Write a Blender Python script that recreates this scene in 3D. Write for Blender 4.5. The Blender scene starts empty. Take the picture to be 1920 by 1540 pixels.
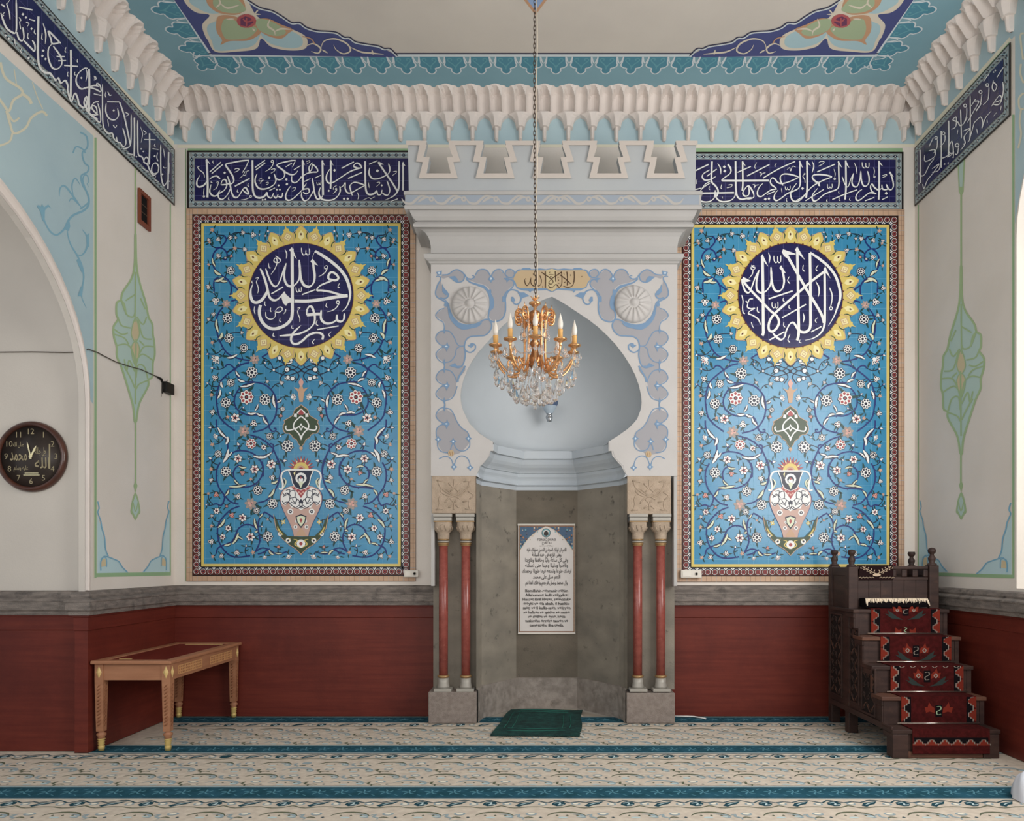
import bpy, bmesh, math, random
from mathutils import Vector, Matrix
from mathutils.geometry import tessellate_polygon
random.seed(7)
S = bpy.context.scene
COL = S.collection
PI = math.pi
# ------------------------------------------------------------------ camera
CAMZ, F, CX, CY = 1.5, 1400.0, 1015.0, 1055.0      # eye height, focal length and principal point in photo pixels
cd = bpy.data.cameras.new('camera'); cam = bpy.data.objects.new('camera', cd); COL.objects.link(cam)
cd.sensor_fit = 'HORIZONTAL'; cd.sensor_width = 36.0; cd.lens = F / 1920 * 36
cd.shift_x = (960 - CX) / 1920; cd.shift_y = (CY - 770) / 1920
cd.clip_start = 0.05; cd.clip_end = 100
cam.location = (0, 0, CAMZ); cam.rotation_euler = (PI / 2, 0, 0)
S.camera = cam
# ------------------------------------------------------------------ view, world, daylight and added fill
S.view_settings.view_transform = 'Standard'; S.view_settings.look = 'None'
S.view_settings.gamma = 1.0; S.view_settings.use_curve_mapping = False
S.view_settings.exposure = -0.14
W = bpy.data.worlds.new('world'); S.world = W; W.use_nodes = True
bg = W.node_tree.nodes['Background']; bg.inputs[0].default_value = (0.93, 0.97, 1.0, 1); bg.inputs[1].default_value = 0.58
def area(name, loc, target, sx, sy, power, color):
    l = bpy.data.lights.new(name, 'AREA'); l.shape = 'RECTANGLE'; l.size = sx; l.size_y = sy; l.energy = power; l.color = color
    o = bpy.data.objects.new(name, l); COL.objects.link(o); o.location = loc
    o.rotation_euler = (Vector(target) - Vector(loc)).to_track_quat('-Z', 'Y').to_euler()
    return o
area('daylight_right_windows', (3.55, 3.2, 3.1), (-1.6, 6.8, 2.2), 2.6, 2.8, 195, (1.0, 0.985, 0.96))
area('fill_left_rear', (-3.3, 1.6, 3.0), (0.5, 6.4, 2.0), 2.6, 2.4, 40, (0.94, 0.97, 1.0))  # added fill at the left rear
area('fill_rear', (-0.6, -1.5, 2.6), (-0.6, 7.0, 2.0), 5.0, 3.4, 95, (1.0, 0.985, 0.965))  # added broad light for the daylight from behind; the entrance is invented

# ------------------------------------------------------------------ helpers
def lin(h):
    c = [int(h[i:i + 2], 16) / 255 for i in (0, 2, 4)]
    return [x / 12.92 if x <= 0.04045 else ((x + 0.055) / 1.055) ** 2.4 for x in c]
G = 1.55            # paint is brighter than it looks in this soft light
MATS = {}
def M(hexc, rough=0.6, metal=0.0, gain=None, name=None, coat=0.0, **kw):
    key = (hexc, rough, metal, gain, name, coat, tuple(sorted(kw.items())))
    if key in MATS: return MATS[key]
    m = bpy.data.materials.new(name or 'paint_' + hexc); m.use_nodes = True
    b = m.node_tree.nodes['Principled BSDF']
    g = G if gain is None else gain
    c = [min(0.92, x * g) for x in lin(hexc)]
    b.inputs['Base Color'].default_value = (*c, 1)
    b.inputs['Roughness'].default_value = rough; b.inputs['Metallic'].default_value = metal
    b.inputs['Specular IOR Level'].default_value = kw.get('spec', 0.35)
    if coat: b.inputs['Coat Weight'].default_value = coat; b.inputs['Coat Roughness'].default_value = 0.08
    if 'trans' in kw:
        b.inputs['Transmission Weight'].default_value = kw['trans']; b.inputs['IOR'].default_value = 1.5
    MATS[key] = m
    return m
def noisy(name, h1, h2, scale=(6, 6, 6), rough=0.6, bump=0.0, bscale=60, detail=6, lo=0.35, hi=0.65, gain=None, coat=0.0, h3=None, s3=3.0, t3=(0.55, 0.7), spec=0.35):
    """two-tone noise material in object coordinates, with optional bump and a third tone in patches"""
    m = bpy.data.materials.new(name); m.use_nodes = True; nt = m.node_tree; n = nt.nodes; L = nt.links
    b = n['Principled BSDF']; b.inputs['Roughness'].default_value = rough; b.inputs['Specular IOR Level'].default_value = spec
    g = G if gain is None else gain
    if coat: b.inputs['Coat Weight'].default_value = coat; b.inputs['Coat Roughness'].default_value = 0.15
    tc = n.new('ShaderNodeTexCoord'); mp = n.new('ShaderNodeMapping'); mp.inputs['Scale'].default_value = scale
    L.new(tc.outputs['Object'], mp.inputs[0])
    nz = n.new('ShaderNodeTexNoise'); nz.inputs['Scale'].default_value = 1.0; nz.inputs['Detail'].default_value = detail
    L.new(mp.outputs[0], nz.inputs['Vector'])
    cr = n.new('ShaderNodeValToRGB'); e = cr.color_ramp.elements
    e[0].position = lo; e[1].position = hi
    e[0].color = (*[min(.92, x * g) for x in lin(h1)], 1); e[1].color = (*[min(.92, x * g) for x in lin(h2)], 1)
    L.new(nz.outputs['Fac'], cr.inputs[0]); out = cr.outputs[0]
    if h3:
        n3 = n.new('ShaderNodeTexNoise'); n3.inputs['Scale'].default_value = s3; n3.inputs['Detail'].default_value = 9; n3.inputs['Roughness'].default_value = 0.68
        L.new(tc.outputs['Object'], n3.inputs['Vector'])
        r3 = n.new('ShaderNodeMapRange'); r3.inputs['From Min'].default_value = t3[0]; r3.inputs['From Max'].default_value = t3[1]
        L.new(n3.outputs['Fac'], r3.inputs[0])
        mx = n.new('ShaderNodeMix'); mx.data_type = 'RGBA'
        L.new(r3.outputs[0], mx.inputs['Factor']); L.new(out, mx.inputs['A'])
        mx.inputs['B'].default_value = (*[min(.92, x * g) for x in lin(h3)], 1); out = mx.outputs['Result']
    L.new(out, b.inputs['Base Color'])
    if bump:
        nb = n.new('ShaderNodeTexNoise'); nb.inputs['Scale'].default_value = bscale; nb.inputs['Detail'].default_value = 4
        L.new(tc.outputs['Object'], nb.inputs['Vector'])
        bp = n.new('ShaderNodeBump'); bp.inputs['Strength'].default_value = bump; bp.inputs['Distance'].default_value = 0.01
        L.new(nb.outputs['Fac'], bp.inputs['Height']); L.new(bp.outputs[0], b.inputs['Normal'])
    return m

def tag(o, label=None, cat=None, group=None, kind=None):
    if label: o['label'] = label
    if cat: o['category'] = cat
    if group: o['group'] = group
    if kind: o['kind'] = kind
    return o
def empty(name, loc, label, cat, group=None, rz=0):
    o = bpy.data.objects.new(name, None); COL.objects.link(o); o.location = loc; o.rotation_euler = (0, 0, rz)
    o.empty_display_size = 0.1
    return tag(o, label, cat, group)
def link(name, me, parent=None, local=False):
    o = bpy.data.objects.new(name, me); COL.objects.link(o)
    if parent:
        o.parent = parent
        if not local:                       # mesh was written in world coordinates
            wl = Matrix.Identity(4); p = parent; chain = []
            while p: chain.append(p); p = p.parent
            for p in reversed(chain): wl = wl @ p.matrix_parent_inverse @ Matrix.LocRotScale(p.location, p.rotation_euler, p.scale)
            o.matrix_parent_inverse = wl.inverted()
    return o
def dup(root, loc=None, rz=None, **tags):
    def cp(o, par):
        c = o.copy(); COL.objects.link(c); c.parent = par
        for ch in list(o.children): cp(ch, c)
        return c
    r = cp(root, root.parent)
    if loc is not None: r.location = loc
    if rz is not None: r.rotation_euler = (0, 0, rz)
    for k, v in tags.items(): r[k] = v
    return r

class MB:
    """mesh builder: collects shapes into ONE mesh with several material slots"""
    def __init__(s): s.v = []; s.f = []; s.m = []; s.mats = []; s.sm = []
    def mi(s, m):
        if m not in s.mats: s.mats.append(m)
        return s.mats.index(m)
    def add(s, vs, fs, m, smooth=False):
        b = len(s.v); s.v += [tuple(p) for p in vs]; k = s.mi(m)
        for f in fs: s.f.append([b + i for i in f]); s.m.append(k); s.sm.append(smooth)
        return s
    def box(s, x0, x1, y0, y1, z0, z1, m, bev=0.0, T=None):
        if bev:
            b = min(bev, (x1 - x0) * .45, (y1 - y0) * .45, (z1 - z0) * .45)
            bm = bmesh.new(); bmesh.ops.create_cube(bm, size=1)
            for v in bm.verts: v.co = ((x0 + x1) / 2 + v.co.x * (x1 - x0), (y0 + y1) / 2 + v.co.y * (y1 - y0), (z0 + z1) / 2 + v.co.z * (z1 - z0))
            bmesh.ops.bevel(bm, geom=bm.edges[:], offset=b, segments=2, affect='EDGES', profile=0.5)
            bm.verts.index_update()
            vs = [v.co.copy() for v in bm.verts]; fs = [[v.index for v in f.verts] for f in bm.faces]; bm.free()
        else:
            vs = [Vector(p) for p in [(x0, y0, z0), (x1, y0, z0), (x1, y1, z0), (x0, y1, z0), (x0, y0, z1), (x1, y0, z1), (x1, y1, z1), (x0, y1, z1)]]
            fs = [(0, 3, 2, 1), (4, 5, 6, 7), (0, 1, 5, 4), (1, 2, 6, 5), (2, 3, 7, 6), (3, 0, 4, 7)]
        if T: vs = [T @ v for v in vs]
        return s.add(vs, fs, m)
    def prism(s, poly, fn0, fn1, m, caps=(1, 1)):
        """poly: 2-D outline; fn0/fn1 map a 2-D point to the two end faces"""
        n = len(poly); a = [fn0(*p) for p in poly]; b = [fn1(*p) for p in poly]
        tris = tessellate_polygon([[Vector((p[0], p[1], 0)) for p in poly]])
        fs = [(i, (i + 1) % n, n + (i + 1) % n, n + i) for i in range(n)]
        if caps[0]: fs += [tuple(t) for t in tris]
        if caps[1]: fs += [tuple(n + i for i in reversed(t)) for t in tris]
        return s.add(a + b, fs, m)
    def lathe(s, prof, c, m, seg=16, smooth=True, axis='z', sx=1, sy=1, a0=0.0, caps=True):
        vs = []; fs = []
        for r, h in prof:
            for k in range(seg):
                a = a0 + 2 * PI * k / seg; x, y = r * math.cos(a) * sx, r * math.sin(a) * sy
                if axis == 'z': vs.append((c[0] + x, c[1] + y, c[2] + h))
                elif axis == 'y': vs.append((c[0] + x, c[1] - h, c[2] + y))     # h grows towards the viewer
                else: vs.append((c[0] + h, c[1] + x, c[2] + y))
        for i in range(len(prof) - 1):
            for k in range(seg):
                k2 = (k + 1) % seg; fs.append((i * seg + k, i * seg + k2, (i + 1) * seg + k2, (i + 1) * seg + k))
        if caps and prof[0][0] > 1e-5: fs.append(tuple(reversed(range(seg))))
        if caps and prof[-1][0] > 1e-5: fs.append(tuple(range((len(prof) - 1) * seg, len(prof) * seg)))
        return s.add(vs, fs, m, smooth)
    def tube(s, pts, r, m, seg=8, closed=False, smooth=True, caps=True):
        pts = [Vector(p) for p in pts]; n = len(pts)
        rs = r if isinstance(r, (list, tuple)) else [r] * n
        vs = []; fs = []; up = None
        for i, p in enumerate(pts):
            if closed: d = pts[(i + 1) % n] - pts[i - 1]
            else: d = pts[min(i + 1, n - 1)] - pts[max(i - 1, 0)]
            d = d.normalized() if d.length > 1e-9 else Vector((0, 0, 1))
            if up is None: up = Vector((0, 0, 1)) if abs(d.z) < 0.9 else Vector((0, 1, 0))
            a = d.cross(up)
            if a.length < 1e-6: a = d.orthogonal()
            a.normalize(); u = a.cross(d); up = u
            for k in range(seg):
                t = 2 * PI * k / seg; vs.append(p + (a * math.cos(t) + u * math.sin(t)) * rs[i])
        for i in range(n if closed else n - 1):
            j = (i + 1) % n
            for k in range(seg):
                k2 = (k + 1) % seg; fs.append((i * seg + k, i * seg + k2, j * seg + k2, j * seg + k))
        if caps and not closed: fs += [tuple(reversed(range(seg))), tuple(range((n - 1) * seg, n * seg))]
        return s.add(vs, fs, m, smooth)
    def grid(s, rows, m, smooth=True, closed=False):
        n = len(rows[0]); vs = [p for r in rows for p in r]; fs = []
        for i in range(len(rows) - 1):
            for k in range(n if closed else n - 1):
                k2 = (k + 1) % n; fs.append((i * n + k, i * n + k2, (i + 1) * n + k2, (i + 1) * n + k))
        return s.add(vs, fs, m, smooth)
    def build(s, name, parent=None, fix=True, local=False):
        me = bpy.data.meshes.new(name)
        off = Vector((0, 0, 0))
        me.from_pydata(s.v, [], s.f)
        for m in s.mats: me.materials.append(m)
        me.polygons.foreach_set('material_index', s.m); me.polygons.foreach_set('use_smooth', s.sm)
        if fix:
            bm = bmesh.new(); bm.from_mesh(me); bmesh.ops.recalc_face_normals(bm, faces=bm.faces[:]); bm.to_mesh(me); bm.free()
        me.update()
        return link(name, me, parent, local)

def crom(pts, step=6.0, closed=False):
    """Catmull-Rom through 2-D points"""
    n = len(pts)
    if n < 3 and not closed:
        return [tuple(p) for p in pts]
    out = []; rng = range(n) if closed else range(n - 1)
    for i in rng:
        if closed: p0, p1, p2, p3 = pts[i - 1], pts[i], pts[(i + 1) % n], pts[(i + 2) % n]
        else: p0, p1, p2, p3 = pts[max(i - 1, 0)], pts[i], pts[i + 1], pts[min(i + 2, n - 1)]
        d = math.hypot(p2[0] - p1[0], p2[1] - p1[1]); k = max(2, min(10, int(d / step)))
        for j in range(k):
            t = j / k; t2 = t * t; t3 = t2 * t
            out.append(tuple(0.5 * (2 * p1[q] + (p2[q] - p0[q]) * t + (2 * p0[q] - 5 * p1[q] + 4 * p2[q] - p3[q]) * t2 + (3 * p1[q] - p0[q] - 3 * p2[q] + p3[q]) * t3) for q in (0, 1)))
    if not closed: out.append(tuple(pts[-1]))
    return out

def on_y(Y):  return lambda px, py: Vector(((px - CX) * Y / F, Y, CAMZ - (py - CY) * Y / F))
def on_x(X):
    def f(px, py):
        Y = X * F / (px - CX); return Vector((X, Y, CAMZ - (py - CY) * Y / F))
    return f
def on_z(Z):
    def f(px, py):
        Y = (CAMZ - Z) * F / (py - CY); return Vector(((px - CX) * Y / F, Y, Z))
    return f

class Paint(MB):
    """flat painted or inlaid ornament lying on a real surface; each layer a hair above the last"""
    EPS = 0.0008; K = 0
    def __init__(s, proj, nrm, tr=(0, 0, 1.0)):
        super().__init__(); s.pj = proj; s.mic = 0.0; s.n = Vector(nrm); s.tr = tr; s.mir = None
    def at(s, ox, oy, sc): s.tr = (ox, oy, sc); return s
    def p3(s, x, y, L):
        ox, oy, sc = s.tr; return s.pj(ox + x / sc, oy + y / sc) + s.n * (s.EPS * L + s.mic)
    def emit(s, vs, fs, m):
        s.K = (s.K + 1) % 37; s.mic = s.K * 2.0e-5          # neighbours never share one plane exactly
        vs = [Vector(v) for v in vs]; out = []
        for f in fs:
            nn = (vs[f[1]] - vs[f[0]]).cross(vs[f[2]] - vs[f[0]])
            if len(f) == 4: nn += (vs[f[2]] - vs[f[0]]).cross(vs[f[3]] - vs[f[0]])
            out.append(f if nn.dot(s.n) >= 0 else tuple(reversed(f)))
        s.add(vs, out, m)
        if s.mir is not None:
            mv = [Vector((2 * s.mir - v.x, v.y, v.z)) for v in vs]
            s.add(mv, [tuple(reversed(f)) for f in out], m)
    def poly(s, m, pts, L=1, smooth=False):
        if smooth: pts = crom(pts, 4, True)
        tris = tessellate_polygon([[Vector((p[0], p[1], 0)) for p in pts]])
        s.emit([s.p3(x, y, L) for x, y in pts], [tuple(t) for t in tris], m)
    def rect(s, m, x0, y0, x1, y1, L=1): s.emit([s.p3(x0, y0, L), s.p3(x1, y0, L), s.p3(x1, y1, L), s.p3(x0, y1, L)], [(0, 1, 2, 3)], m)
    def frame(s, m, x0, y0, x1, y1, w, L=1):
        s.rect(m, x0, y0, x1, y0 + w, L); s.rect(m, x0, y1 - w, x1, y1, L); s.rect(m, x0, y0 + w, x0 + w, y1 - w, L); s.rect(m, x1 - w, y0 + w, x1, y1 - w, L)
    def disc(s, m, x, y, r, L=1, seg=12, ry=None):
        ry = r if ry is None else ry
        vs = [s.p3(x + r * math.cos(2 * PI * k / seg), y + ry * math.sin(2 * PI * k / seg), L) for k in range(seg)]
        s.emit(vs, [(0, k, k + 1) for k in range(1, seg - 1)], m)
    def ring(s, m, x, y, r0, r1, L=1, seg=14):
        vs = []
        for k in range(seg):
            a = 2 * PI * k / seg
            vs += [s.p3(x + r0 * math.cos(a), y + r0 * math.sin(a), L), s.p3(x + r1 * math.cos(a), y + r1 * math.sin(a), L)]
        s.emit(vs, [(2 * k, 2 * k + 1, (2 * k + 3) % (2 * seg), (2 * k + 2) % (2 * seg)) for k in range(seg)], m)
    def stroke(s, m, pts, w, L=1, mode='n', closed=False, step=None, ex=0.0):
        pts = crom(pts, step or max(4.0, 0.35 * w + 3), closed)
        if len(pts) == 2: pts = [pts[0], tuple((pts[0][q] * .67 + pts[1][q] * .33) for q in (0, 1)), tuple((pts[0][q] * .33 + pts[1][q] * .67) for q in (0, 1)), pts[1]]
        n = len(pts); vs = []
        ln = [0]
        for i in range(1, n): ln.append(ln[-1] + math.hypot(pts[i][0] - pts[i - 1][0], pts[i][1] - pts[i - 1][1]))
        T = max(ln[-1], 1e-6)
        for i, (x, y) in enumerate(pts):
            if closed: a, b = pts[i - 1], pts[(i + 1) % n]
            else: a, b = pts[max(i - 1, 0)], pts[min(i + 1, n - 1)]
            dx, dy = b[0] - a[0], b[1] - a[1]; d = math.hypot(dx, dy) or 1
            t = ln[i] / T; k = 1.0
            if mode == 't': k = min(1, 0.75 + t * 2) * min(1.0, (1 - t) * 2.2 + 0.18)
            elif mode == 'b': k = 0.15 + 0.85 * math.sin(PI * t) ** 0.7
            elif mode == 'p':       # reed pen: thick on the down stroke, thin on the up-right stroke
                k = 0.52 + 0.48 * abs(math.sin(math.atan2(dy, dx) + 0.85)); k *= min(1, 0.55 + 5 * min(t, 1 - t))
            h = w / 2 * k + ex
            nx, ny = -dy / d * h, dx / d * h
            vs += [s.p3(x + nx, y + ny, L + i * 1.5e-3), s.p3(x - nx, y - ny, L + i * 1.5e-3)]
        fs = [(2 * i, 2 * i + 1, 2 * i + 3, 2 * i + 2) for i in range(n - 1)]
        if closed: fs.append((2 * n - 2, 2 * n - 1, 1, 0))
        s.emit(vs, fs, m)
    def text(s, m, data, L=1, mode='p', k=1.0, dx=0, dy=0, ex=0.0):
        """data: lines 'w x,y x,y ...'  |  'S x,y ...' filled serif  |  'D x,y r' diamond dot  |  'O x,y r w' small ring"""
        for ln in data.strip().splitlines():
            q = ln.split()
            if not q: continue
            if q[0] in 'SDO':
                pt = [tuple(float(a) for a in e.split(',')) for e in q[1:] if ',' in e]; num = [float(e) for e in q[1:] if ',' not in e]
                pt = [(x + dx, y + dy) for x, y in pt]
                if q[0] == 'S': s.poly(m, pt, L)
                elif q[0] == 'D':
                    r = num[0] + ex
                    for x, y in pt: s.poly(m, [(x - r, y + .15 * r), (x - .1 * r, y - r), (x + r, y - .1 * r), (x + .1 * r, y + r)], L)
                else:
                    for x, y in pt: s.ring(m, x, y, num[0] - ex, num[0] + num[1] + ex, L)
                continue
            w = q[0]; md = mode
            if w[-1] in 'ntbp': md = w[-1]; w = w[:-1]
            pt = [tuple(float(a) for a in e.split(',')) for e in q[1:]]
            s.stroke(m, [(x + dx, y + dy) for x, y in pt], float(w) * k, L, md, ex=ex)
    def build(s, name, parent=None): return super().build(name, parent, fix=False)
# ------------------------------------------------------------------ the room
D = 7.317; XL, XR, ZC = -3.6, 3.66, 6.03
YB = 5.97                                      # qibla wall of the bay on the left
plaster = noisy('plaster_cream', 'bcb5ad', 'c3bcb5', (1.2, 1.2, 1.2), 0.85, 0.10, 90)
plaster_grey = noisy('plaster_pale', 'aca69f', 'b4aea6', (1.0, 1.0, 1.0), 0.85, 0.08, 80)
gypsum = noisy('gypsum_white', 'bbb2ac', 'c3bab4', (3, 3, 3), 0.8, 0.12, 70)
lime = noisy('lime_white', '959391', '9a9896', (2, 2, 2), 0.75, 0.06, 80)
lime2 = noisy('lime_white_front', '9f9c9a', 'a5a2a0', (2, 2, 2), 0.75, 0.06, 80)
blue_pale = noisy('paint_pale_blue', '90a4ab', '98abb0', (1.5, 1.5, 1.5), 0.8, 0.06, 90)
blue_ceil = noisy('paint_ceiling_blue', '6b8d99', '73949f', (1.2, 1.2, 1.2), 0.75)
stone = noisy('stone_grey', '5b5551', '746c66', (9, 9, 40), 0.85, 0.5, 120, h3='3f3b39', s3=7, t3=(0.55, 0.72))
redwood = noisy('red_wood_panel', '531f18', '61281e', (2.0, 2.0, 34), 0.42, 0.05, 60, lo=0.3, hi=0.7, h3='471a15', s3=1.3, t3=(0.45, 0.75), gain=1.45, spec=0.3)
c_cream = M('b9b0a4', .8); c_line = M('c3beac', .8); c_green = M('7f9b78', .75); c_gdark = M('6f8a68', .75); c_black = M('15120f', .5)

def plane(name, pts, m, kind='structure', th=None, nrm=None):
    mb = MB(); mb.add(pts, [tuple(range(len(pts)))], m); o = mb.build(name, fix=False); return tag(o, kind=kind)

def wallbox(name, boxes, m):
    mb = MB()
    for b in boxes: mb.box(*b, m)
    return tag(mb.build(name), kind='structure')
floor = wallbox('floor', [(-7.2, XR, -2.5, 7.9, -0.12, 0)], M('8c8378', .9))
wall_back = wallbox('wall_back', [(XL - .3, -0.92, D, D + .3, 0, ZC), (1.15, XR + .3, D, D + .3, 0, ZC), (-0.92, 1.15, D, D + .3, 4.6, ZC)], plaster)
ceiling = wallbox('ceiling', [(-7.2, XR + .3, -2.5, 7.62, ZC, ZC + .15)], plaster_grey)

def arch_wall(name, X0, X1, ya, yb, yend, yc, a, z0, b, zsill, m):
    """side wall with one arched opening (ya..yb along the room), solid on to the back wall at yend"""
    n = 28; arc = []
    for k in range(n + 1):
        t = PI * k / n; arc.append((yc + a * math.cos(t), z0 + b * math.sin(t)))
    mb = MB()
    hole = [(yc + a, zsill)] + arc + [(yc - a, zsill)]
    # upper part as strips, jambs as blocks
    for X, rev in ((X0, 0), (X1, 1)):
        vs = []; fs = []
        for (y, z) in arc: vs += [(X, y, z), (X, y, ZC)]
        fs = [(2 * i, 2 * i + 1, 2 * i + 3, 2 * i + 2) for i in range(n)]
        mb.add(vs, fs, m)
        for (p, q, zz0, zz1) in ((yc + a, yend, 0, ZC), (-2.5, yc - a, 0, ZC), (yc - a, yc + a, 0, zsill)):
            if zz1 > zz0: mb.add([(X, p, zz0), (X, q, zz0), (X, q, zz1), (X, p, zz1)], [(0, 1, 2, 3)], m)
    loop = [(yc + a, zsill)] + arc + [(yc - a, zsill)]
    vs = []
    for y, z in loop: vs += [(X0, y, z), (X1, y, z)]
    k = len(loop); fs = [(2 * i, 2 * i + 1, 2 * ((i + 1) % k) + 1, 2 * ((i + 1) % k)) for i in range(k if zsill > 0 else k - 1)]
    mb.add(vs, fs, plaster_grey)
    return tag(mb.build(name), kind='structure'), arc
LYC, LA, LZ0, LBB = 4.25, 1.68, 2.78, 1.30
wall_left, larc = arch_wall('wall_left', XL - .05, XL, 0, 0, YB - .0599, LYC, LA - .04, LZ0, LBB, 0, plaster)
stub = wallbox('wall_left_return', [(XL - .3, XL, YB + .1999, D, 0, ZC), (XL - .0499, XL, YB - .06, YB + .2, 0, ZC)], plaster)
bay = wallbox('wall_bay', [(-7.2, XL - .0501, YB, YB + .2, 0, ZC)], plaster_grey)
RYC, RA, RZ0, RB = 4.2, 1.55, 4.0, 1.25
wall_right, rarc = arch_wall('wall_right', XR, XR + .42, 0, 0, D + .3, RYC, RA, RZ0, RB, 1.30, plaster)
# arched window in the right wall
mb = MB(); wm = M('c9c6c0', .5)
for k in range(4): y = RYC - RA + 2 * RA * k / 3; mb.box(XR + .34, XR + .39, y - .035, y + .035, 1.3, 4.0 if k in (0, 3) else 5.05, wm)
for z in (1.33, 2.65, 3.97): mb.box(XR + .34, XR + .39, RYC - RA, RYC + RA, z - .035, z + .035, wm)
win = tag(mb.build('window_1'), kind='structure')
mb = MB(); mb.add([(XR + .365, RYC - RA, 1.3), (XR + .365, RYC + RA, 1.3), (XR + .365, RYC + RA, 4.0), (XR + .365, RYC - RA, 4.0)], [(0, 1, 2, 3)], M('f4f8fa', .02, trans=1.0, gain=1.0)); mb.build('window_pane', win, fix=False)
# archivolt on the left wall arch
mb = MB(); prof = []
loop = [(LYC + LA - .04, 1.28)] + larc + [(LYC - LA, 1.28)]
rows = []
for i, (y, z) in enumerate(loop):
    # outward direction
    dy, dz = (y - LYC), max(0.0, z - LZ0) * (LA / LBB) ** 2
    d = math.hypot(dy, dz) or 1; ny, nz = dy / d, dz / d
    row = []
    for (o, h) in ((0, 0.002), (0, .022), (.018, .03), (.03, .016), (.05, .026), (.085, .022), (.10, .003)):
        row.append((XL + h, y + ny * o * .42, z + nz * o))
    rows.append(row)
mb.grid(rows, gypsum, smooth=False)
tag(mb.build('trim_1', wall_left), kind='structure')

# ------------------------------------------------------------------ painted fields on the walls
P = Paint(on_y(D), (0, -1, 0)); P.tr = (0, 0, 1.0)
P.rect(blue_pale, 326, 60, 1720, 271, 1)
P.stroke(c_line, [(333, 275), (1716, 273)], 5, 2); 
P.rect(c_green, 352, 278.5, 765, 283, 2); P.rect(c_green, 1302, 278, 1692, 285.4, 2)
P.rect(c_gdark, 347.8, 279, 349.3, 1090, 2)
P.build('painted_frieze', wall_back)

Pl = Paint(on_x(XL), (1, 0, 0)); Pl.tr = (0, 0, 1.0)
# left return wall, traced in the photograph and laid onto the wall plane
def vw(P, m, px, y0, y1, w, L): P.rect(m, px - w / 2, y0, px + w / 2, y1, L)
sq = [(-60, -200), (325, 272), (325, 100), (100, -200)]
Pl.poly(blue_pale, [(-110, -190), (-110, -300), (326, 60), (326, 268), (58, -14)], 1)      # above the inscription
Pl.stroke(c_line, [(326, 270), (250, 191), (100, 36), (-60, -135)], 6, 2)
Pl.stroke(c_green, [(324, 277), (100, 45), (-60, -122)], 2.2, 2)
arcpx = []
for (y, z) in larc:
    if y > 4.3: arcpx.append((CX + XL * F / y, CY - (z - CAMZ) * F / y))
arcpx.sort()
Pl.poly(blue_pale, [(-155, 20), (-60, 55), (0, 98), (176, 256), (176, 760)] + [(x + 4, y - 8) for x, y in reversed(arcpx)], 1)
Pl.rect(c_line, 175.0, 250, 176.4, 1082, 2); Pl.rect(c_green, 176.6, 258, 180.6, 1084, 2); Pl.rect(c_line, 180.8, 262, 182, 1076, 2)
Pl.rect(c_green, 318.2, 383, 320.2, 1079, 2)
Pl.poly(c_green, [(177, 1082.5), (320, 1079.5), (320, 1073), (177, 1075)], 2)
vine = M('6f95a6', .75)
Pl.at(60, 330, 5.7)
for d, w in ((( (605, 120), (585, 85), (605, 60), (590, 0), (560, -10), (540, 40), (560, 120), (600, 220), (600, 310), (550, 370), (440, 420), (385, 480), (340, 570), (260, 630), (190, 590), (140, 500), (110, 400), (100, 340)), 30),
             (((380, 500), (375, 600), (410, 730), (480, 850), (530, 960), (550, 1080), (535, 1200), (530, 1300), (580, 1415)), 24),
             (((460, 830), (520, 850), (570, 800), (595, 700), (570, 620), (530, 570)), 26), (((540, 360), (440, 220), (350, 110), (300, 130), (290, 220)), 26),
             (((440, 220), (425, 100), (460, 25), (515, 100)), 20), (((520, 330), (430, 240), (390, 280)), 24)):
    Pl.stroke(vine, d, w * .8, 2, 'b')
for q in ([(45, 320), (70, 310), (90, 330), (105, 300), (125, 335), (170, 305), (205, 350), (170, 330), (135, 370), (130, 500), (105, 470), (85, 380)], [(340, 565), (395, 470), (405, 540), (390, 590), (365, 580)], [(485, 1285), (520, 1180), (545, 1190), (530, 1290)], [(575, 640), (605, 610), (608, 760), (580, 770)], [(470, 900), (495, 880), (540, 1030), (525, 1030)]):
    Pl.poly(vine, q, 3)
# vine by the inscription, higher up
Pl.at(150, 100, 5.132)
for d, w in ((((0, 760), (60, 800), (70, 900), (20, 960), (40, 1050), (80, 1090), (70, 1140), (10, 1180), (20, 1260), (70, 1350), (80, 1430), (0, 1500)), 16), (((50, 960), (20, 920), (-40, 900), (-70, 960)), 14)): Pl.stroke(vine, d, w, 2, 'n')
Pl.at(0, 0, 6.161)
cv = M('b9b5a2', .8)
for d, w in ((((0, 720), (60, 900), (230, 1020), (250, 1090), (150, 1160), (100, 1280), (30, 1200), (-80, 1050)), 30), (((250, 1080), (330, 1140), (360, 1200)), 36), (((70, 1280), (110, 1420), (160, 1540), (290, 1480), (360, 1360), (480, 1290), (540, 1340)), 28),
             (((490, 1260), (420, 1100), (370, 950)), 12), (((190, 1000), (160, 800)), 12), (((80, 1290), (150, 1400), (220, 1360)), 24), (((-60, 1700), (100, 1640), (140, 1540)), 24)): Pl.stroke(cv, d, w, 2, 'n')
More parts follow.
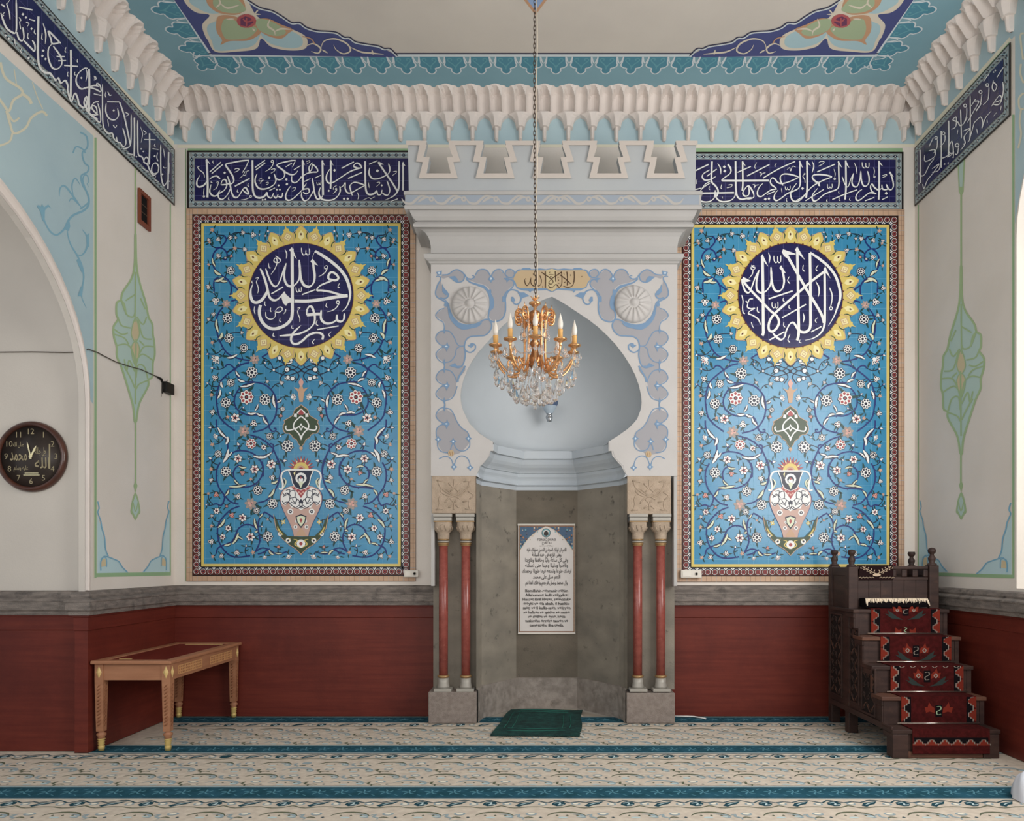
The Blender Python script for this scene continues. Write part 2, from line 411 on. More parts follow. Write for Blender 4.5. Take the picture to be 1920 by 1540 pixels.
# hanging arabesque pendant (used on both side walls)
c_leaf = M('9db0a9', .8); c_lg = M('8fa37c', .8); c_tan = M('b3a688', .8); c_cyl = M('6c97ad', .8); c_pale = M('9fb6bb', .8)
def pendant(P, ox, oy, sx, sy, flip=1, T=2060):
    P.pj0 = P.pj; base = P.pj
    P.pj = lambda x, y: base(ox + flip * x * sx, oy + y * sy)
    P.tr = (0, 0, 1.0)
    # coordinates: crop of the left wall, 4.276 px per photo pixel, centre x = 360, y from 0 (top) to 1540
    L = [(-2, 0), (-6, 230), (-30, 350), (-100, 460), (-118, 525), (-150, 550), (-152, 640), (-140, 680), (-175, 740), (-172, 820), (-150, 900), (-148, 980), (-110, 1070), (-60, 1230), (-18, 1380), (-6, 1500)]
    R = [(6, 1500), (30, 1360), (100, 1220), (105, 1165), (135, 1140), (140, 1030), (155, 960), (150, 860), (140, 800), (135, 720), (105, 660), (80, 540), (30, 370), (8, 230), (2, 0)]
    P.poly(c_leaf, L + R, 1); P.stroke(c_lg, L + R, 16, 2, closed=True)
    for d in ([(0, 300), (-4, 700)], [(4, 840), (0, 1360)], [(-110, 540), (-70, 640), (-20, 660), (-2, 620)], [(-118, 525), (-90, 560), (-75, 640)], [(-2, 480), (-80, 530)], [(-135, 680), (-110, 730), (-40, 750)], [(-170, 760), (-110, 800), (-60, 790)], [(-150, 890), (-80, 880), (-30, 920), (0, 1040)],
              [(-170, 800), (-90, 830), (-55, 880)], [(10, 660), (60, 720), (90, 660)], [(20, 680), (60, 820), (130, 840)], [(150, 900), (70, 900), (30, 960)], [(140, 1010), (60, 960), (15, 1000), (5, 1060)], [(100, 1160), (70, 1060), (20, 1050), (5, 1150)], [(-90, 1000), (-70, 1090), (-50, 1010), (-5, 1100)], [(-90, 1060), (-40, 1150), (-5, 1230)], [(100, 1170), (30, 1200), (5, 1240)], [(40, 510), (80, 600)], [(30, 850), (70, 890)]):
        P.stroke(c_lg, d, 12, 3)
    P.poly(c_tan, [(0, 680), (30, 790), (15, 850), (-15, 850), (-32, 790)], 2, True); P.poly(c_tan, [(0, 1040), (-30, 920), (-12, 865), (14, 865), (30, 920)], 2, True)
    P.stroke(c_lg, [(0, 670), (32, 790), (0, 860), (-34, 790)], 8, 3, closed=True); P.stroke(c_lg, [(0, 1050), (-34, 920), (0, 855), (32, 920)], 8, 3, closed=True)
    P.stroke(c_lg, [(0, 0), (0, -400), (0, -860)], 14, 2); P.stroke(c_lg, [(2, 1500), (2, T - 60)], 14, 2)
    P.poly(c_lg, [(0, T - 90), (-16, T - 45), (0, T + 15), (16, T - 45)], 3)
    lf = lambda k: [(0, T + 10), (-26 * k, T + 70), (-40 * k, T + 165), (-24 * k, T + 190), (0, T + 232), (24 * k, T + 190), (40 * k, T + 165), (26 * k, T + 70)]
    P.poly(c_lg, lf(1), 2, True); P.poly(c_leaf, [(x * .66, T + 120 + (y - T - 120) * .78) for x, y in lf(1)], 3)
    P.stroke(c_lg, [(-20, T + 90), (0, T + 160), (20, T + 90)], 8, 4)
    P.poly(c_lg, [(-30, -860), (-18, -600), (0, -560), (18, -600), (30, -860)], 2); P.poly(c_leaf, [(-20, -860), (-10, -640), (10, -640), (20, -860)], 3)
    P.pj = base
def wallcorner(P, x0, y0, f, k):
    """blue scroll in the lower corner of a painted frame; f = +1 opens to the right"""
    base = P.pj; P.pj = lambda x, y: base(x0 + f * x * k, y0 + y); P.tr = (0, 0, 1.0)
    P.poly(c_pale, [(0, 0), (0, -118), (4, -100), (10, -85), (16, -50), (22, -32), (40, -25), (50, -12), (62, 0)], 1)
    for d in ([(2, -135), (5, -122), (2, -115), (8, -98), (10, -85), (15, -68), (17, -45), (22, -32)], [(8, -5), (8, -22), (14, -32), (24, -30), (34, -26), (42, -22), (48, -12), (58, -2)]): P.stroke(c_cyl, d, 2.4, 3)
    P.poly(c_tan, [(9, -12), (9, -26), (17, -28), (18, -14)], 2); P.stroke(c_cyl, [(8, -10), (9, -28), (18, -29), (19, -12)], 1.6, 3)
    P.pj = base
pendant(Pl, 253.5, 440, .2338, .2338)
wallcorner(Pl, 180.5, 1075.5, 1, 1.0); wallcorner(Pl, 318, 1074.5, -1, .85)
Pl.build('painted_ornament', stub)

Pr = Paint(on_x(XR), (-1, 0, 0)); Pr.tr = (0, 0, 1.0)
Pr.poly(blue_pale, [(1717, 60), (2110, -300), (2110, -130), (1895, 75), (1717, 268)], 1)
Pr.stroke(c_line, [(1717, 271), (1895, 72)], 6, 2); Pr.stroke(c_green, [(1719, 277), (1893, 80)], 2.2, 2)
Pr.rect(c_green, 1721, 384, 1723, 1077, 2); Pr.rect(c_green, 1898.5, 215, 1902.5, 1084, 2)
Pr.poly(c_green, [(1721, 1073), (1902, 1078), (1902, 1085), (1721, 1079)], 2)
Pr.poly(blue_pale, [(1903.5, 62), (1903.5, 420)] + [(CX + XR * F / y - 1, CY - (z - CAMZ) * F / y - 4) for y, z in rarc if 4.6 < y < 5.74] + [(2105, -170)], 1)
Pr.rect(c_line, 1897, 75, 1898.3, 1078, 2)
Pr.at(1780, 60, 3.85)
for d in ([(539, 10), (515, 30), (535, 200)], [(520, 230), (515, 300), (539, 370)], [(539, 440), (505, 480), (510, 550), (539, 555)], [(520, 560), (510, 650), (520, 740), (500, 840)]): Pr.stroke(cv, d, 14, 3)
Pr.tr = (0, 0, 1.0)
pendant(Pr, 1802.5, 500, .245, .2338, -1, 1800)
wallcorner(Pr, 1723, 1073.5, 1, .9); wallcorner(Pr, 1898, 1078.5, -1, 1.15)
Pr.build('painted_ornament', wall_right)

# ------------------------------------------------------------------ stone ledge, red panelling
def run_profile(name, prof, pts, m):
    """sweep (outset, z) profile along an open plan polyline; outset is to the left of travel"""
    mb = MB(); n = len(pts); rows = []
    for i in range(n):
        p = Vector(pts[i])
        if i == 0: d = (Vector(pts[1]) - p).normalized(); nn = Vector((-d.y, d.x)); k = 1
        elif i == n - 1: d = (p - Vector(pts[i - 1])).normalized(); nn = Vector((-d.y, d.x)); k = 1
        else:
            d1 = (p - Vector(pts[i - 1])).normalized(); d2 = (Vector(pts[i + 1]) - p).normalized()
            n1 = Vector((-d1.y, d1.x)); n2 = Vector((-d2.y, d2.x)); nn = (n1 + n2).normalized(); k = 1 / max(.3, nn.dot(n1))
        rows.append([(p.x + nn.x * o * k, p.y + nn.y * o * k, z) for o, z in prof])
    mb.grid(rows, m, smooth=False)
    return mb
ledge = [(0.0, 1.276), (.042, 1.266), (.05, 1.238), (.046, 1.222), (.066, 1.214), (.080, 1.204), (.080, 1.192), (.074, 1.186), (.074, 1.125), (.060, 1.112), (.057, 1.085), (0, 1.08)]
LEFTRUN = [(-7.2, YB), (XL - .05, YB), (XL - .05, YB - .06), (XL, YB - .06), (XL, D), (-1.03, D)][::-1]
RIGHTRUN = [(XR, -2.5), (XR, D), (1.275, D)]
for nm, pts in (('trim_2', LEFTRUN), ('trim_3', RIGHTRUN)): tag(run_profile(nm, ledge, pts, stone).build(nm), kind='structure')
dado = [(0.0, 1.09), (.040, 1.09), (.040, 1.07), (.033, 1.064), (.033, .965), (.026, .958), (.028, 0.0)]
for nm, pts in (('baseboard_left', LEFTRUN), ('baseboard_right', RIGHTRUN)): tag(run_profile(nm, dado, pts, redwood).build(nm), kind='structure')

# ------------------------------------------------------------------ plaster stalactite cornice
def cornice_unit(mb, T, p):
    """one bay of the stalactite cornice; local x along the wall (pitch p), y out of the wall, z up"""
    zt, zm, zs, zb = ZC - .002, 5.855, 5.737, 5.617
    nu, nv = 20, 9; rows = []
    def dep(u, v):
        d = .125 + .11 * v + (.03 * v ** 6 * max(0, 1 - abs(u) / .25))
        a = abs(u)
        if a < .245:
            top = .97 - .42 * (a / .245) ** 1.6
            if v < top: d -= .095 * math.sqrt(max(0, 1 - (a / .245) ** 2)) * min(1, (top - v) * 9 + .25)
        else:
            q = (a - .5) / .245; top = .90 - .25 * q * q
            d -= .085 * math.sqrt(max(0, 1 - q * q)) * (1 if v < top else max(0, 1 - (v - top) * 6))
        return d
    us = [-.5, -.47, -.42, -.36, -.30, -.262, -.245, -.24, -.20, -.13, -.05, .05, .13, .20, .24, .245, .262, .30, .36, .42, .47, .5]
    vs_ = [0, .2, .4, .5, .6, .68, .76, .84, .9, .95, 1.0]
    for v in vs_: rows.append([T @ Vector((u * p, dep(u, v), zm + (zt - zm) * v)) for u in us])
    mb.grid(rows, gypsum, smooth=False)
    mb.add([T @ Vector((u * p, dep(u, 0), zm)) for u in us] + [T @ Vector((u * p, .0, zm)) for u in us], [(i, i + 1, len(us) + i + 1, len(us) + i) for i in range(len(us) - 1)], gypsum)
    # hanging fan and stalk
    rows = []
    for v, w, d in ((0, .49, .112), (.05, .44, .112), (.18, .33, .108), (.38, .25, .102), (.7, .20, .092), (1.0, .175, .08)):
        z = zm - (zm - zs) * v
        rows.append([T @ Vector((s * w * p, d * q, z)) for s, q in ((-1, 0), (-1, .55), (-.45, .95), (-.35, 1.0), (.35, 1.0), (.45, .95), (1, .55), (1, 0))])
    mb.grid(rows, gypsum, smooth=False)
    rows = []
    for z, w, d in ((zs, .175, .08), (zs - .001, .085, .062), (zs - .06, .08, .055), (zb + .015, .075, .05), (zb, .03, .02)):
        rows.append([T @ Vector((s * w * p, d * q, z)) for s, q in ((-1, 0), (-1, .7), (-.4, 1.0), (.4, 1.0), (1, .7), (1, 0))])
    mb.grid(rows, gypsum, smooth=False)
def cornice(name, n, p, fn):
    mb = MB()
    for k in range(n): cornice_unit(mb, fn((k + .5) * p), p)
    tag(mb.build(name, fix=False), kind='structure')
nb = 31; pb = (XR - XL) / nb
cornice('trim_5', nb, pb, lambda s: Matrix(((-1, 0, 0, XR - s), (0, -1, 0, D - .001), (0, 0, 1, 0), (0, 0, 0, 1))))
cornice('trim_6', 30, pb, lambda s: Matrix(((0, 1, 0, XL + .001), (1, 0, 0, D - s), (0, 0, 1, 0), (0, 0, 0, 1))))
cornice('trim_7', 30, pb, lambda s: Matrix(((0, -1, 0, XR - .001), (-1, 0, 0, D - s), (0, 0, 1, 0), (0, 0, 0, 1))))

# ------------------------------------------------------------------ painted ceiling
CXM = 0.02; e0 = 2.98; yE = 6.683
c_teal = M('487a8c', .7); c_teal2 = M('5a8c97', .7); c_wht = M('b9c0c4', .75); c_navy = M('3f4571', .6); c_aqua = M('94adb4', .75); c_ochre = M('a98468', .75)
c_sage = M('8f9d80', .75); c_rose = M('9b4f52', .75); c_rose2 = M('5e3550', .75); c_ink = M('2d2f47', .6); c_bone = M('bdb5a6', .75)
Pc = Paint(lambda x, y: Vector((x, y, ZC)), (0, 0, -1)); Pc.tr = (0, 0, 1.0)
Pc.rect(blue_ceil, XL, yE, XR, D, 1); Pc.rect(blue_ceil, XL, -2.5, CXM - e0, yE, 1); Pc.rect(blue_ceil, CXM + e0, -2.5, XR, yE, 1)
for w, m in ((.032, c_wht),):
    Pc.rect(m, CXM - e0, yE - w, CXM + e0, yE, 2); Pc.rect(m, CXM - e0, -2.5, CXM - e0 + w, yE, 2); Pc.rect(m, CXM + e0 - w, -2.5, CXM + e0, yE, 2)
Pc.rect(c_ink, CXM - e0, yE - .05, CXM + e0, yE - .032, 2)
def tongue(P, px, py, dx, dy, p):
    """one lobed tongue of the fringe hanging outwards from a line; (dx,dy) = outward"""
    tx, ty = -dy, dx
    def q(u, v): return (px + tx * u * p + dx * v * p, py + ty * u * p + dy * v * p)
    R = [(.38, -.02), (.40, .30), (.44, .48), (.34, .62), (.18, .68), (.20, .80), (.12, .96), (0, 1.02)]
    o = R + [(-a, b) for a, b in reversed(R[:-1])]
    P.poly(c_teal, [q(*a) for a in o], 2, False)
    P.stroke(c_wht, [q(*a) for a in o], p * .055, 3, step=.01)
    P.stroke(c_wht, [q(.38, .0), q(.46, .32), q(.54, .32), q(.62, 0)], p * .05, 3, step=.02)
    for s in (1, -1): P.stroke(c_teal2, [q(0, .62), q(s * .1, .42), q(s * .27, .22), q(s * .24, .08), q(s * .12, .1), q(s * .14, .2)], p * .05, 3, step=.02)
    P.stroke(c_teal2, [q(0, .5), q(0, .74)], p * .05, 3)
nt = 26; pt = 2 * e0 / nt
for k in range(nt): tongue(Pc, CXM - e0 + (k + .5) * pt, yE + .004, 0, 1, pt * .98)
for k in range(14):
    y = yE - (k + .45) * pt
    tongue(Pc, CXM - e0 - .004, y, -1, 0, pt * .98); tongue(Pc, CXM + e0 + .004, y, 1, 0, pt * .98)
for s in (1, -1): tongue(Pc, CXM + s * (e0 + .03), yE + .03, s * .7071, .7071, pt * .9)
# corner spandrels, traced on the left and mirrored
Pk = Paint(on_z(ZC), (0, 0, -1)); Pk.mir = CXM; Pk.at(330, 0, 4.465)
Pk.poly(c_navy, [(300, 455), (0, 20), (-330, -470), (-120, -420), (30, -330), (190, -230), (330, -160), (440, -90), (560, -20), (690, 75), (800, 95), (960, 190), (1030, 195), (1130, 250), (1330, 275), (1440, 320), (1520, 365), (1690, 390), (1760, 415), (1850, 470), (1850, 478)], 3)
edge = [(560, -20), (690, 65), (800, 95), (880, 140), (965, 195), (1030, 195), (1090, 235), (1180, 262), (1330, 275), (1400, 315), (1450, 320), (1500, 355), (1600, 375), (1690, 390), (1740, 412), (1790, 415), (1850, 475)]
Pk.stroke(c_ink, [(x + 6, y - 10) for x, y in edge], 9, 4); Pk.stroke(c_wht, edge, 9, 5)
# petals
Pk.poly(c_bone, [(60, -20), (110, 60), (180, 105), (280, 125), (220, 205), (245, 300), (265, 330), (330, 430), (500, 430), (670, 405), (715, 320), (800, 390), (960, 420), (1085, 400), (1090, 310), (980, 245), (700, 150), (560, -40), (300, -120), (100, -90)], 4, True)
Pk.poly(c_aqua, [(110, 0), (190, 70), (300, 110), (420, 90), (560, 30), (480, -90), (200, -80)], 5, True)
Pk.poly(c_aqua, [(330, 175), (270, 205), (262, 260), (300, 340), (340, 418), (500, 410), (640, 380), (700, 300), (690, 240), (560, 200), (420, 130)], 5, True)
Pk.poly(c_aqua, [(720, 300), (800, 365), (950, 400), (1050, 380), (1050, 310), (960, 255), (820, 220), (720, 240)], 5, True)
Pk.poly(c_ochre, [(360, 130), (335, 200), (345, 270), (385, 330), (375, 370), (450, 340), (600, 335), (690, 290), (710, 250), (650, 200), (480, 130)], 6, True)
Pk.poly(c_ochre, [(700, 250), (780, 300), (880, 318), (940, 275), (975, 240), (880, 200), (760, 150), (660, 170)], 6, True)
Pk.poly(c_ochre, [(260, 20), (330, 90), (420, 115), (520, 115), (580, 60), (520, -40), (280, -50)], 6, True)
Pk.poly(c_sage, [(420, 150), (380, 215), (395, 290), (440, 325), (590, 315), (660, 270), (670, 225), (560, 190)], 7, True)
Pk.poly(c_sage, [(690, 240), (780, 285), (870, 295), (920, 260), (850, 200), (740, 155), (670, 165)], 7, True)
Pk.poly(c_sage, [(310, 30), (370, 85), (470, 105), (560, 95), (580, 60), (480, -40), (340, -50)], 7, True)
Pk.disc(c_rose, 590, 170, 82, 8, 14, 58); Pk.poly(c_rose2, [(540, 150), (580, 130), (620, 140), (650, 180), (600, 215), (540, 205)], 9)
Pk.stroke(c_rose, [(560, 150), (590, 175), (640, 165)], 12, 10); Pk.stroke(c_rose, [(590, 140), (590, 210)], 12, 10)
for d in ([(790, 150), (770, 210), (820, 250), (830, 290)], [(820, 260), (880, 235), (960, 240)], [(330, 60), (370, 20), (350, -30)], [(370, 20), (430, 60), (530, 35)], [(420, 155), (490, 152)], [(640, 230), (660, 255)]): Pk.stroke(c_bone, d, 16, 8, 'b')
for d in ([(1090, 380), (1150, 360), (1210, 400), (1190, 440), (1130, 425)], [(1210, 410), (1240, 340), (1330, 320), (1430, 360), (1460, 420), (1400, 445), (1340, 410), (1320, 370)], [(1460, 390), (1550, 430), (1640, 440), (1740, 450)], [(1640, 410), (1650, 455)], [(620, 70), (640, 110), (710, 115)], [(690, 75), (660, 110)], [(1220, 410), (1270, 440)]): Pk.stroke(c_bone, d, 14, 6, 'b')
Pk.stroke(c_ochre, [(1060, 300), (1130, 320), (1160, 360)], 9, 6)
Pk.build('painted_spandrels', ceiling)
# centre rosette, only its tip reaches into the picture
tip = on_z(ZC)(1004, 28)
RC = (tip.x, tip.y - 1.2)
def star(r, n, k): return [(RC[0] + (r if i % 2 == 0 else r * k) * math.sin(PI * i / n), RC[1] + (r if i % 2 == 0 else r * k) * math.cos(PI * i / n)) for i in range(2 * n)]
Pc.poly(c_ochre, star(1.2, 8, .62), 2); Pc.poly(M('7d93b4', .7), star(1.15, 8, .62), 3); Pc.poly(c_navy, star(.85, 8, .7), 4); Pc.poly(c_aqua, star(.6, 8, .7), 5)
Pc.build('painted_ceiling', ceiling)
# ------------------------------------------------------------------ glazed tile work
t_blue = noisy('tile_turquoise', '2a6e92', '36799b', (5, 5, 5), 0.22, 0.0, lo=0.3, hi=0.7, spec=.5)
t_navy = noisy('tile_navy', '17163f', '1d1c48', (4, 4, 4), 0.2, 0.0, spec=.5)
t_white = M('d3cdc9', .3); t_yel = M('b8a55c', .3); t_yel2 = M('cdc190', .3); t_ink = M('14182c', .3); t_vine = M('15265f', .35); t_leafg = M('123634', .3)
t_olive = M('2f3d28', .3); t_tan = M('a88a72', .35); t_red = M('8c3a3c', .3); t_brown = M('4c211c', .35); t_blackb = M('130c0a', .35); t_joint = M('5f93ab', .5); t_jnavy = M('4a4a78', .5)
t_grey = M('7d8282', .4); t_gblue = M('93aab0', .35); t_sage = M('b9bda6', .3); t_pink = M('b98f86', .3)
brick = noisy('tile_buff', 'a2866f', 'ad917a', (14, 14, 14), .5, .1, 100)
YT = D - .016                                  # face of the tile panels

def stroke_list(P, m, data, L, mode='n'): P.text(m, data, L, mode)

MED_L = """
42n 652,130 654,500 655,850 653,1030 630,1110 560,1180 470,1220 390,1232 310,1205 245,1140 210,1060 203,980 218,905
S 612,150 650,110 716,276 690,250 672,225
36 935,285 948,400 962,500 952,585 915,640 870,655 815,630 775,550 758,400 750,285
S 903,310 930,268 1007,362 965,350 940,345
32 750,290 758,420 750,540 705,615 645,650 585,630 550,560 545,470 555,400 570,335
26 572,330 530,440 490,560 450,635 415,650 370,610 325,510 290,405
16b 552,140 576,190 578,230 570,270
15 780,120 786,180 806,218 835,205 842,150
15 842,190 862,218 890,200 888,128
17 425,230 470,265 495,290 470,322 420,318 402,295 415,265 440,268 445,330 415,410 362,485
13 328,330 332,370 345,400 362,392
30n 1150,548 1150,500 1180,460 1215,458 1262,490 1288,535 1255,565 1205,562 1150,548
30 1210,570 1110,605 1030,645 992,700 1060,705 1180,725 1300,760 1415,780
44n 1415,775 1260,795 1080,825 940,845 830,852 690,850
S 505,800 545,715 572,762 622,806 680,820 680,875 610,872 585,890 570,918 530,880
34 548,722 500,785 440,835 385,835 340,790 318,700 290,590 255,490 215,405
40t 318,705 280,780 225,845 160,872 110,850 85,780 88,690 118,612
42t 968,165 1090,240 1220,335 1330,440 1405,560 1445,700 1445,800 1420,890 1385,950 1335,995
7 968,160 925,262
13 705,660 712,710 728,728 745,715 748,680
13 748,705 762,722 778,712 780,660
17n 788,762 970,695
17n 368,752 528,658
12 1118,362 1140,375 1130,405 1100,405 1098,380 1118,362
13t 1138,395 1110,450 1060,495 1015,515
14 1305,605 1285,640 1282,665 1308,660
34 1368,1020 1365,1090 1335,1130 1295,1130 1265,1100 1268,1035
34 1268,1095 1230,1135 1150,1160 1085,1140 1048,1085 1052,975
40n 1060,1030 980,1030 855,1042
34 850,1045 858,970 890,925 925,935 950,1000 965,1080 950,1160 890,1230 800,1280 690,1310 480,1328
30n 640,1335 640,1395 670,1435 730,1435 800,1390 870,1325 960,1288 1040,1292 1078,1330 1065,1380
26t 640,1375 660,1300 710,1245 775,1185
16n 998,1242 1290,1192
O 1280,868 14 13
13t 1296,890 1250,950 1190,985 1128,1000
14 360,940 355,975 365,1000
16 415,1000 450,950 490,932 518,950 510,985 470,1005 425,1005 422,1055 385,1095 330,1095 295,1060 290,1000
13 725,948 762,940 728,985 738,1040 757,1085 757,1140
12 150,538 190,530 162,585 180,640 190,690 180,745
13 105,570 100,595 120,605
13 140,920 132,975 145,1030
13 280,855 278,900 295,915
13t 565,960 560,995 535,1030
13 490,1080 480,1120 505,1140
13 650,1185 645,1220 675,1225
13 400,1285 388,1325 415,1340
13 1130,872 1115,915 1138,940
15 1000,1110 980,1160 1010,1190
13 1190,1270 1155,1310 1175,1340
15 968,1370 930,1410 950,1440
"""
MED_R = """
38n 428,235 434,600 438,900 440,1200 440,1290 426,1325
S 404,240 430,208 508,376 470,335 452,310
36n 905,130 914,500 920,900 926,1270 905,1390
S 875,150 905,102 1012,288 960,240 930,215
36n 1080,190 1085,600 1087,1000 1085,1190 1060,1250 1005,1280 945,1265 920,1220
34t 1280,400 1283,700 1283,1000 1278,1170 1245,1265 1180,1330 1100,1370 1015,1388
S 1262,425 1290,372 1362,542 1320,490 1300,470
36t 1082,185 1220,280 1350,395 1440,530 1490,700 1492,820 1455,940 1410,1060 1335,1188
36n 755,205 860,390 940,530 1050,720 1150,880 1240,1040 1272,1150
S 694,182 710,140 882,202 880,214 785,215 765,262 730,240
32n 1272,450 1100,580 920,735 720,910 590,1030 530,1120 512,1205 530,1262 580,1262 635,1205 655,1130 620,1050 540,985 420,860 280,715 190,610 150,545
S 148,572 162,518 276,575 205,590
32 690,390 715,490 725,590 700,680 640,720 585,680 555,560 545,385
S 658,398 685,358 748,468 712,455
30 545,390 552,520 535,630 480,712 410,738 355,700 345,610 360,510 382,430
26 382,425 325,540 285,650 245,735 195,715 160,630 142,555
17b 508,185 530,250 518,335
15 585,230 588,290 610,325 635,305 635,235
15 636,295 655,325 678,305 680,225
14 278,355 300,385 330,395 310,418 278,415 272,388 300,365 325,372
12t 300,415 290,480 242,540
20n 512,822 842,712
18n 698,1080 1026,896
18n 525,1385 732,1272
16n 1095,1275 1238,1200
14 560,865 560,915 580,945 600,930 602,885
14 602,920 620,948 640,930 640,860
15 988,355 982,420 1010,445
14 1192,355 1162,410 1180,440
14 795,515 775,570 805,612
13 718,805 710,840 735,862
13 795,905 790,940 815,962
15 358,930 358,990 385,1008
13t 275,1140 290,1190 310,1225
13 722,1140 718,1185 740,1210
15 805,1305 778,1380 805,1420
13 945,1380 935,1415 965,1425
14 1188,1080 1152,1110 1170,1150
22b 1160,580 1200,660 1205,740 1190,795
19b 985,1012 1000,1080 985,1150
19 1350,668 1382,760 1380,850 1362,930
O 1368,950 14 13
17 145,768 162,850 155,940 165,1010 190,1025
19 198,850 232,868 250,825 300,820
19 235,860 222,930 265,955 322,950 262,985 235,1020 300,1050 370,1100 402,1175
30 568,1285 620,1345 680,1380 728,1350 755,1260 800,1170 845,1145 880,1180 920,1260
"""
BAND_L = """
30n 305,205 316,400 322,600 318,770
S 288,212 308,188 367,278 335,255
24 345,500 400,460 460,450 508,492
24t 320,520 260,590 195,612 160,585 165,510 212,428
13 205,300 172,312 195,355 245,390 268,430 272,475
16n 352,388 520,240
16n 382,412 548,275
27 940,210 800,225 690,248 592,275 640,360 695,450 712,520 680,562 600,568
20 935,215 900,300 840,400
D 575,400 20
24 520,578 535,525 570,500 600,525 605,600 565,665 500,705 435,748 385,735 352,680 372,575
20n 605,575 530,580
26 618,450 645,530 665,620 685,710 720,765 770,765 815,705 850,645 890,622 930,690 930,720 880,690 845,655
24 665,630 620,725 555,792 510,795 480,765
24t 485,770 478,720 508,660
19n 728,602 950,485
15 722,348 760,335 795,350 765,375 720,392
12 798,482 850,440 882,375
12 855,425 885,440 905,380 945,368
O 470,545 8 9
11t 482,560 450,630 402,660
12 402,215 398,245 412,260
12 375,520 372,545 395,548
13 268,630 262,690 265,740
O 265,755 7 10
13 642,760 630,790 648,812
13 775,650 762,680 785,695
13 932,560 920,590 942,605
28n 992,210 994,450 997,640 1025,740 1080,775 1150,765 1195,725 1210,690
22 1210,690 1225,755 1275,775 1308,705
22 1308,745 1345,780 1378,720
22 1378,755 1430,765 1445,698
O 965,755 10 10
10t 950,772 880,800 818,802
16n 1030,322 1180,212
16n 1042,358 1185,250
25 1315,415 1345,500 1320,570 1250,620 1160,645 1080,625 1035,550 1035,480 1062,415
12 1135,482 1092,500 1100,525 1155,510 1120,540 1105,565
O 1290,230 12 12
13t 1308,250 1270,325 1178,388
13 1268,352 1325,340 1322,372 1268,408
D 1243,475 22
D 1385,590 17
D 1358,652 16
D 1402,652 16
11 1188,555 1225,540 1228,565 1195,580
D 1500,498 22
D 1508,570 21
D 1145,806 18
D 1186,800 16
12n 1243,668 1330,625
25 1640,212 1520,228 1362,278 1430,345 1510,405 1585,430 1640,410 1670,368
18 1636,218 1590,315
22 1455,350 1475,430 1445,485 1390,505 1335,480
13n 1490,312 1582,255
22 1725,450 1680,520 1625,550 1580,520 1582,450
26 1745,650 1650,745 1570,805 1515,810 1488,760 1515,670 1562,600
11 1588,632 1632,618 1632,650 1588,682
13n 1612,355 1712,294
28n 1745,215 1747,450 1750,660
S 1730,225 1745,200 1782,290 1765,270
22 1800,560 1755,640 1830,640 1840,690 1795,715 1750,690
24 1730,690 1730,760 1770,820 1830,795 1885,710 1920,640
22 1890,245 1842,310 1848,380 1880,345 1888,270
22 1890,265 1955,330 1965,385 1890,392 1790,420 1690,505
12 1800,232 1845,218 1848,240 1808,266
25 1885,478 1905,580 1925,710 1960,790 2015,785 2050,730
28n 2040,215 2045,480 2050,735
S 2025,225 2040,208 2080,298 2060,275
12n 1768,532 1860,488
12n 1928,478 2015,438
11 1955,540 1965,580 1985,575 1990,540
11 1990,560 2010,575 2020,530
24n 2165,215 2167,400 2166,540 2162,640
S 2152,228 2166,203 2208,295 2180,265
26 2150,345 2105,430 2102,510 2140,555 2210,540 2330,462 2450,385 2560,342 2635,325
24 2632,325 2600,275 2550,255 2508,300 2570,330 2635,325
17n 2328,332 2512,236
17n 2425,484 2636,394
D 2222,362 22
D 2135,670 17
26 2010,620 1988,700 2015,780 2090,812 2190,805 2265,755 2305,680 2300,600
11 2255,590 2210,615 2205,655
O 2245,645 8 9
11t 2258,660 2198,716
22 2305,620 2345,600 2380,550 2382,640 2420,700 2480,695 2580,640 2675,590
22 2675,588 2590,555 2510,545 2455,590 2460,650 2488,740
D 2365,790 20
D 2420,790 20
13b 2562,692 2582,745 2570,802
27n 2680,225 2683,450 2690,640 2720,715 2775,725 2830,700 2855,665
21 2855,665 2870,725 2915,725 2935,655
21 2935,700 2975,728 3020,735 3050,670 3030,580 3005,520
25 2748,325 2738,410 2780,480 2850,492 2940,465 3030,410 3050,340 3030,262
26n 2875,240 2980,395 3080,540 3162,675
S 2868,252 2888,232 2962,276 2915,278
14n 2738,272 2866,218
D 2864,370 25
12 3098,385 3150,378 3140,405 3090,440
D 2930,590 17
12 2848,608 2900,560 2890,540 2850,552
12b 2728,540 2742,630
27t 3190,225 3188,450 3180,640 3110,745 2975,812
27n 3248,245 3250,450 3248,665
S 3236,255 3250,232 3284,302 3262,285
10 2640,815 2730,775 2770,792 2800,770 2828,762
12n 3065,830 3172,790
"""
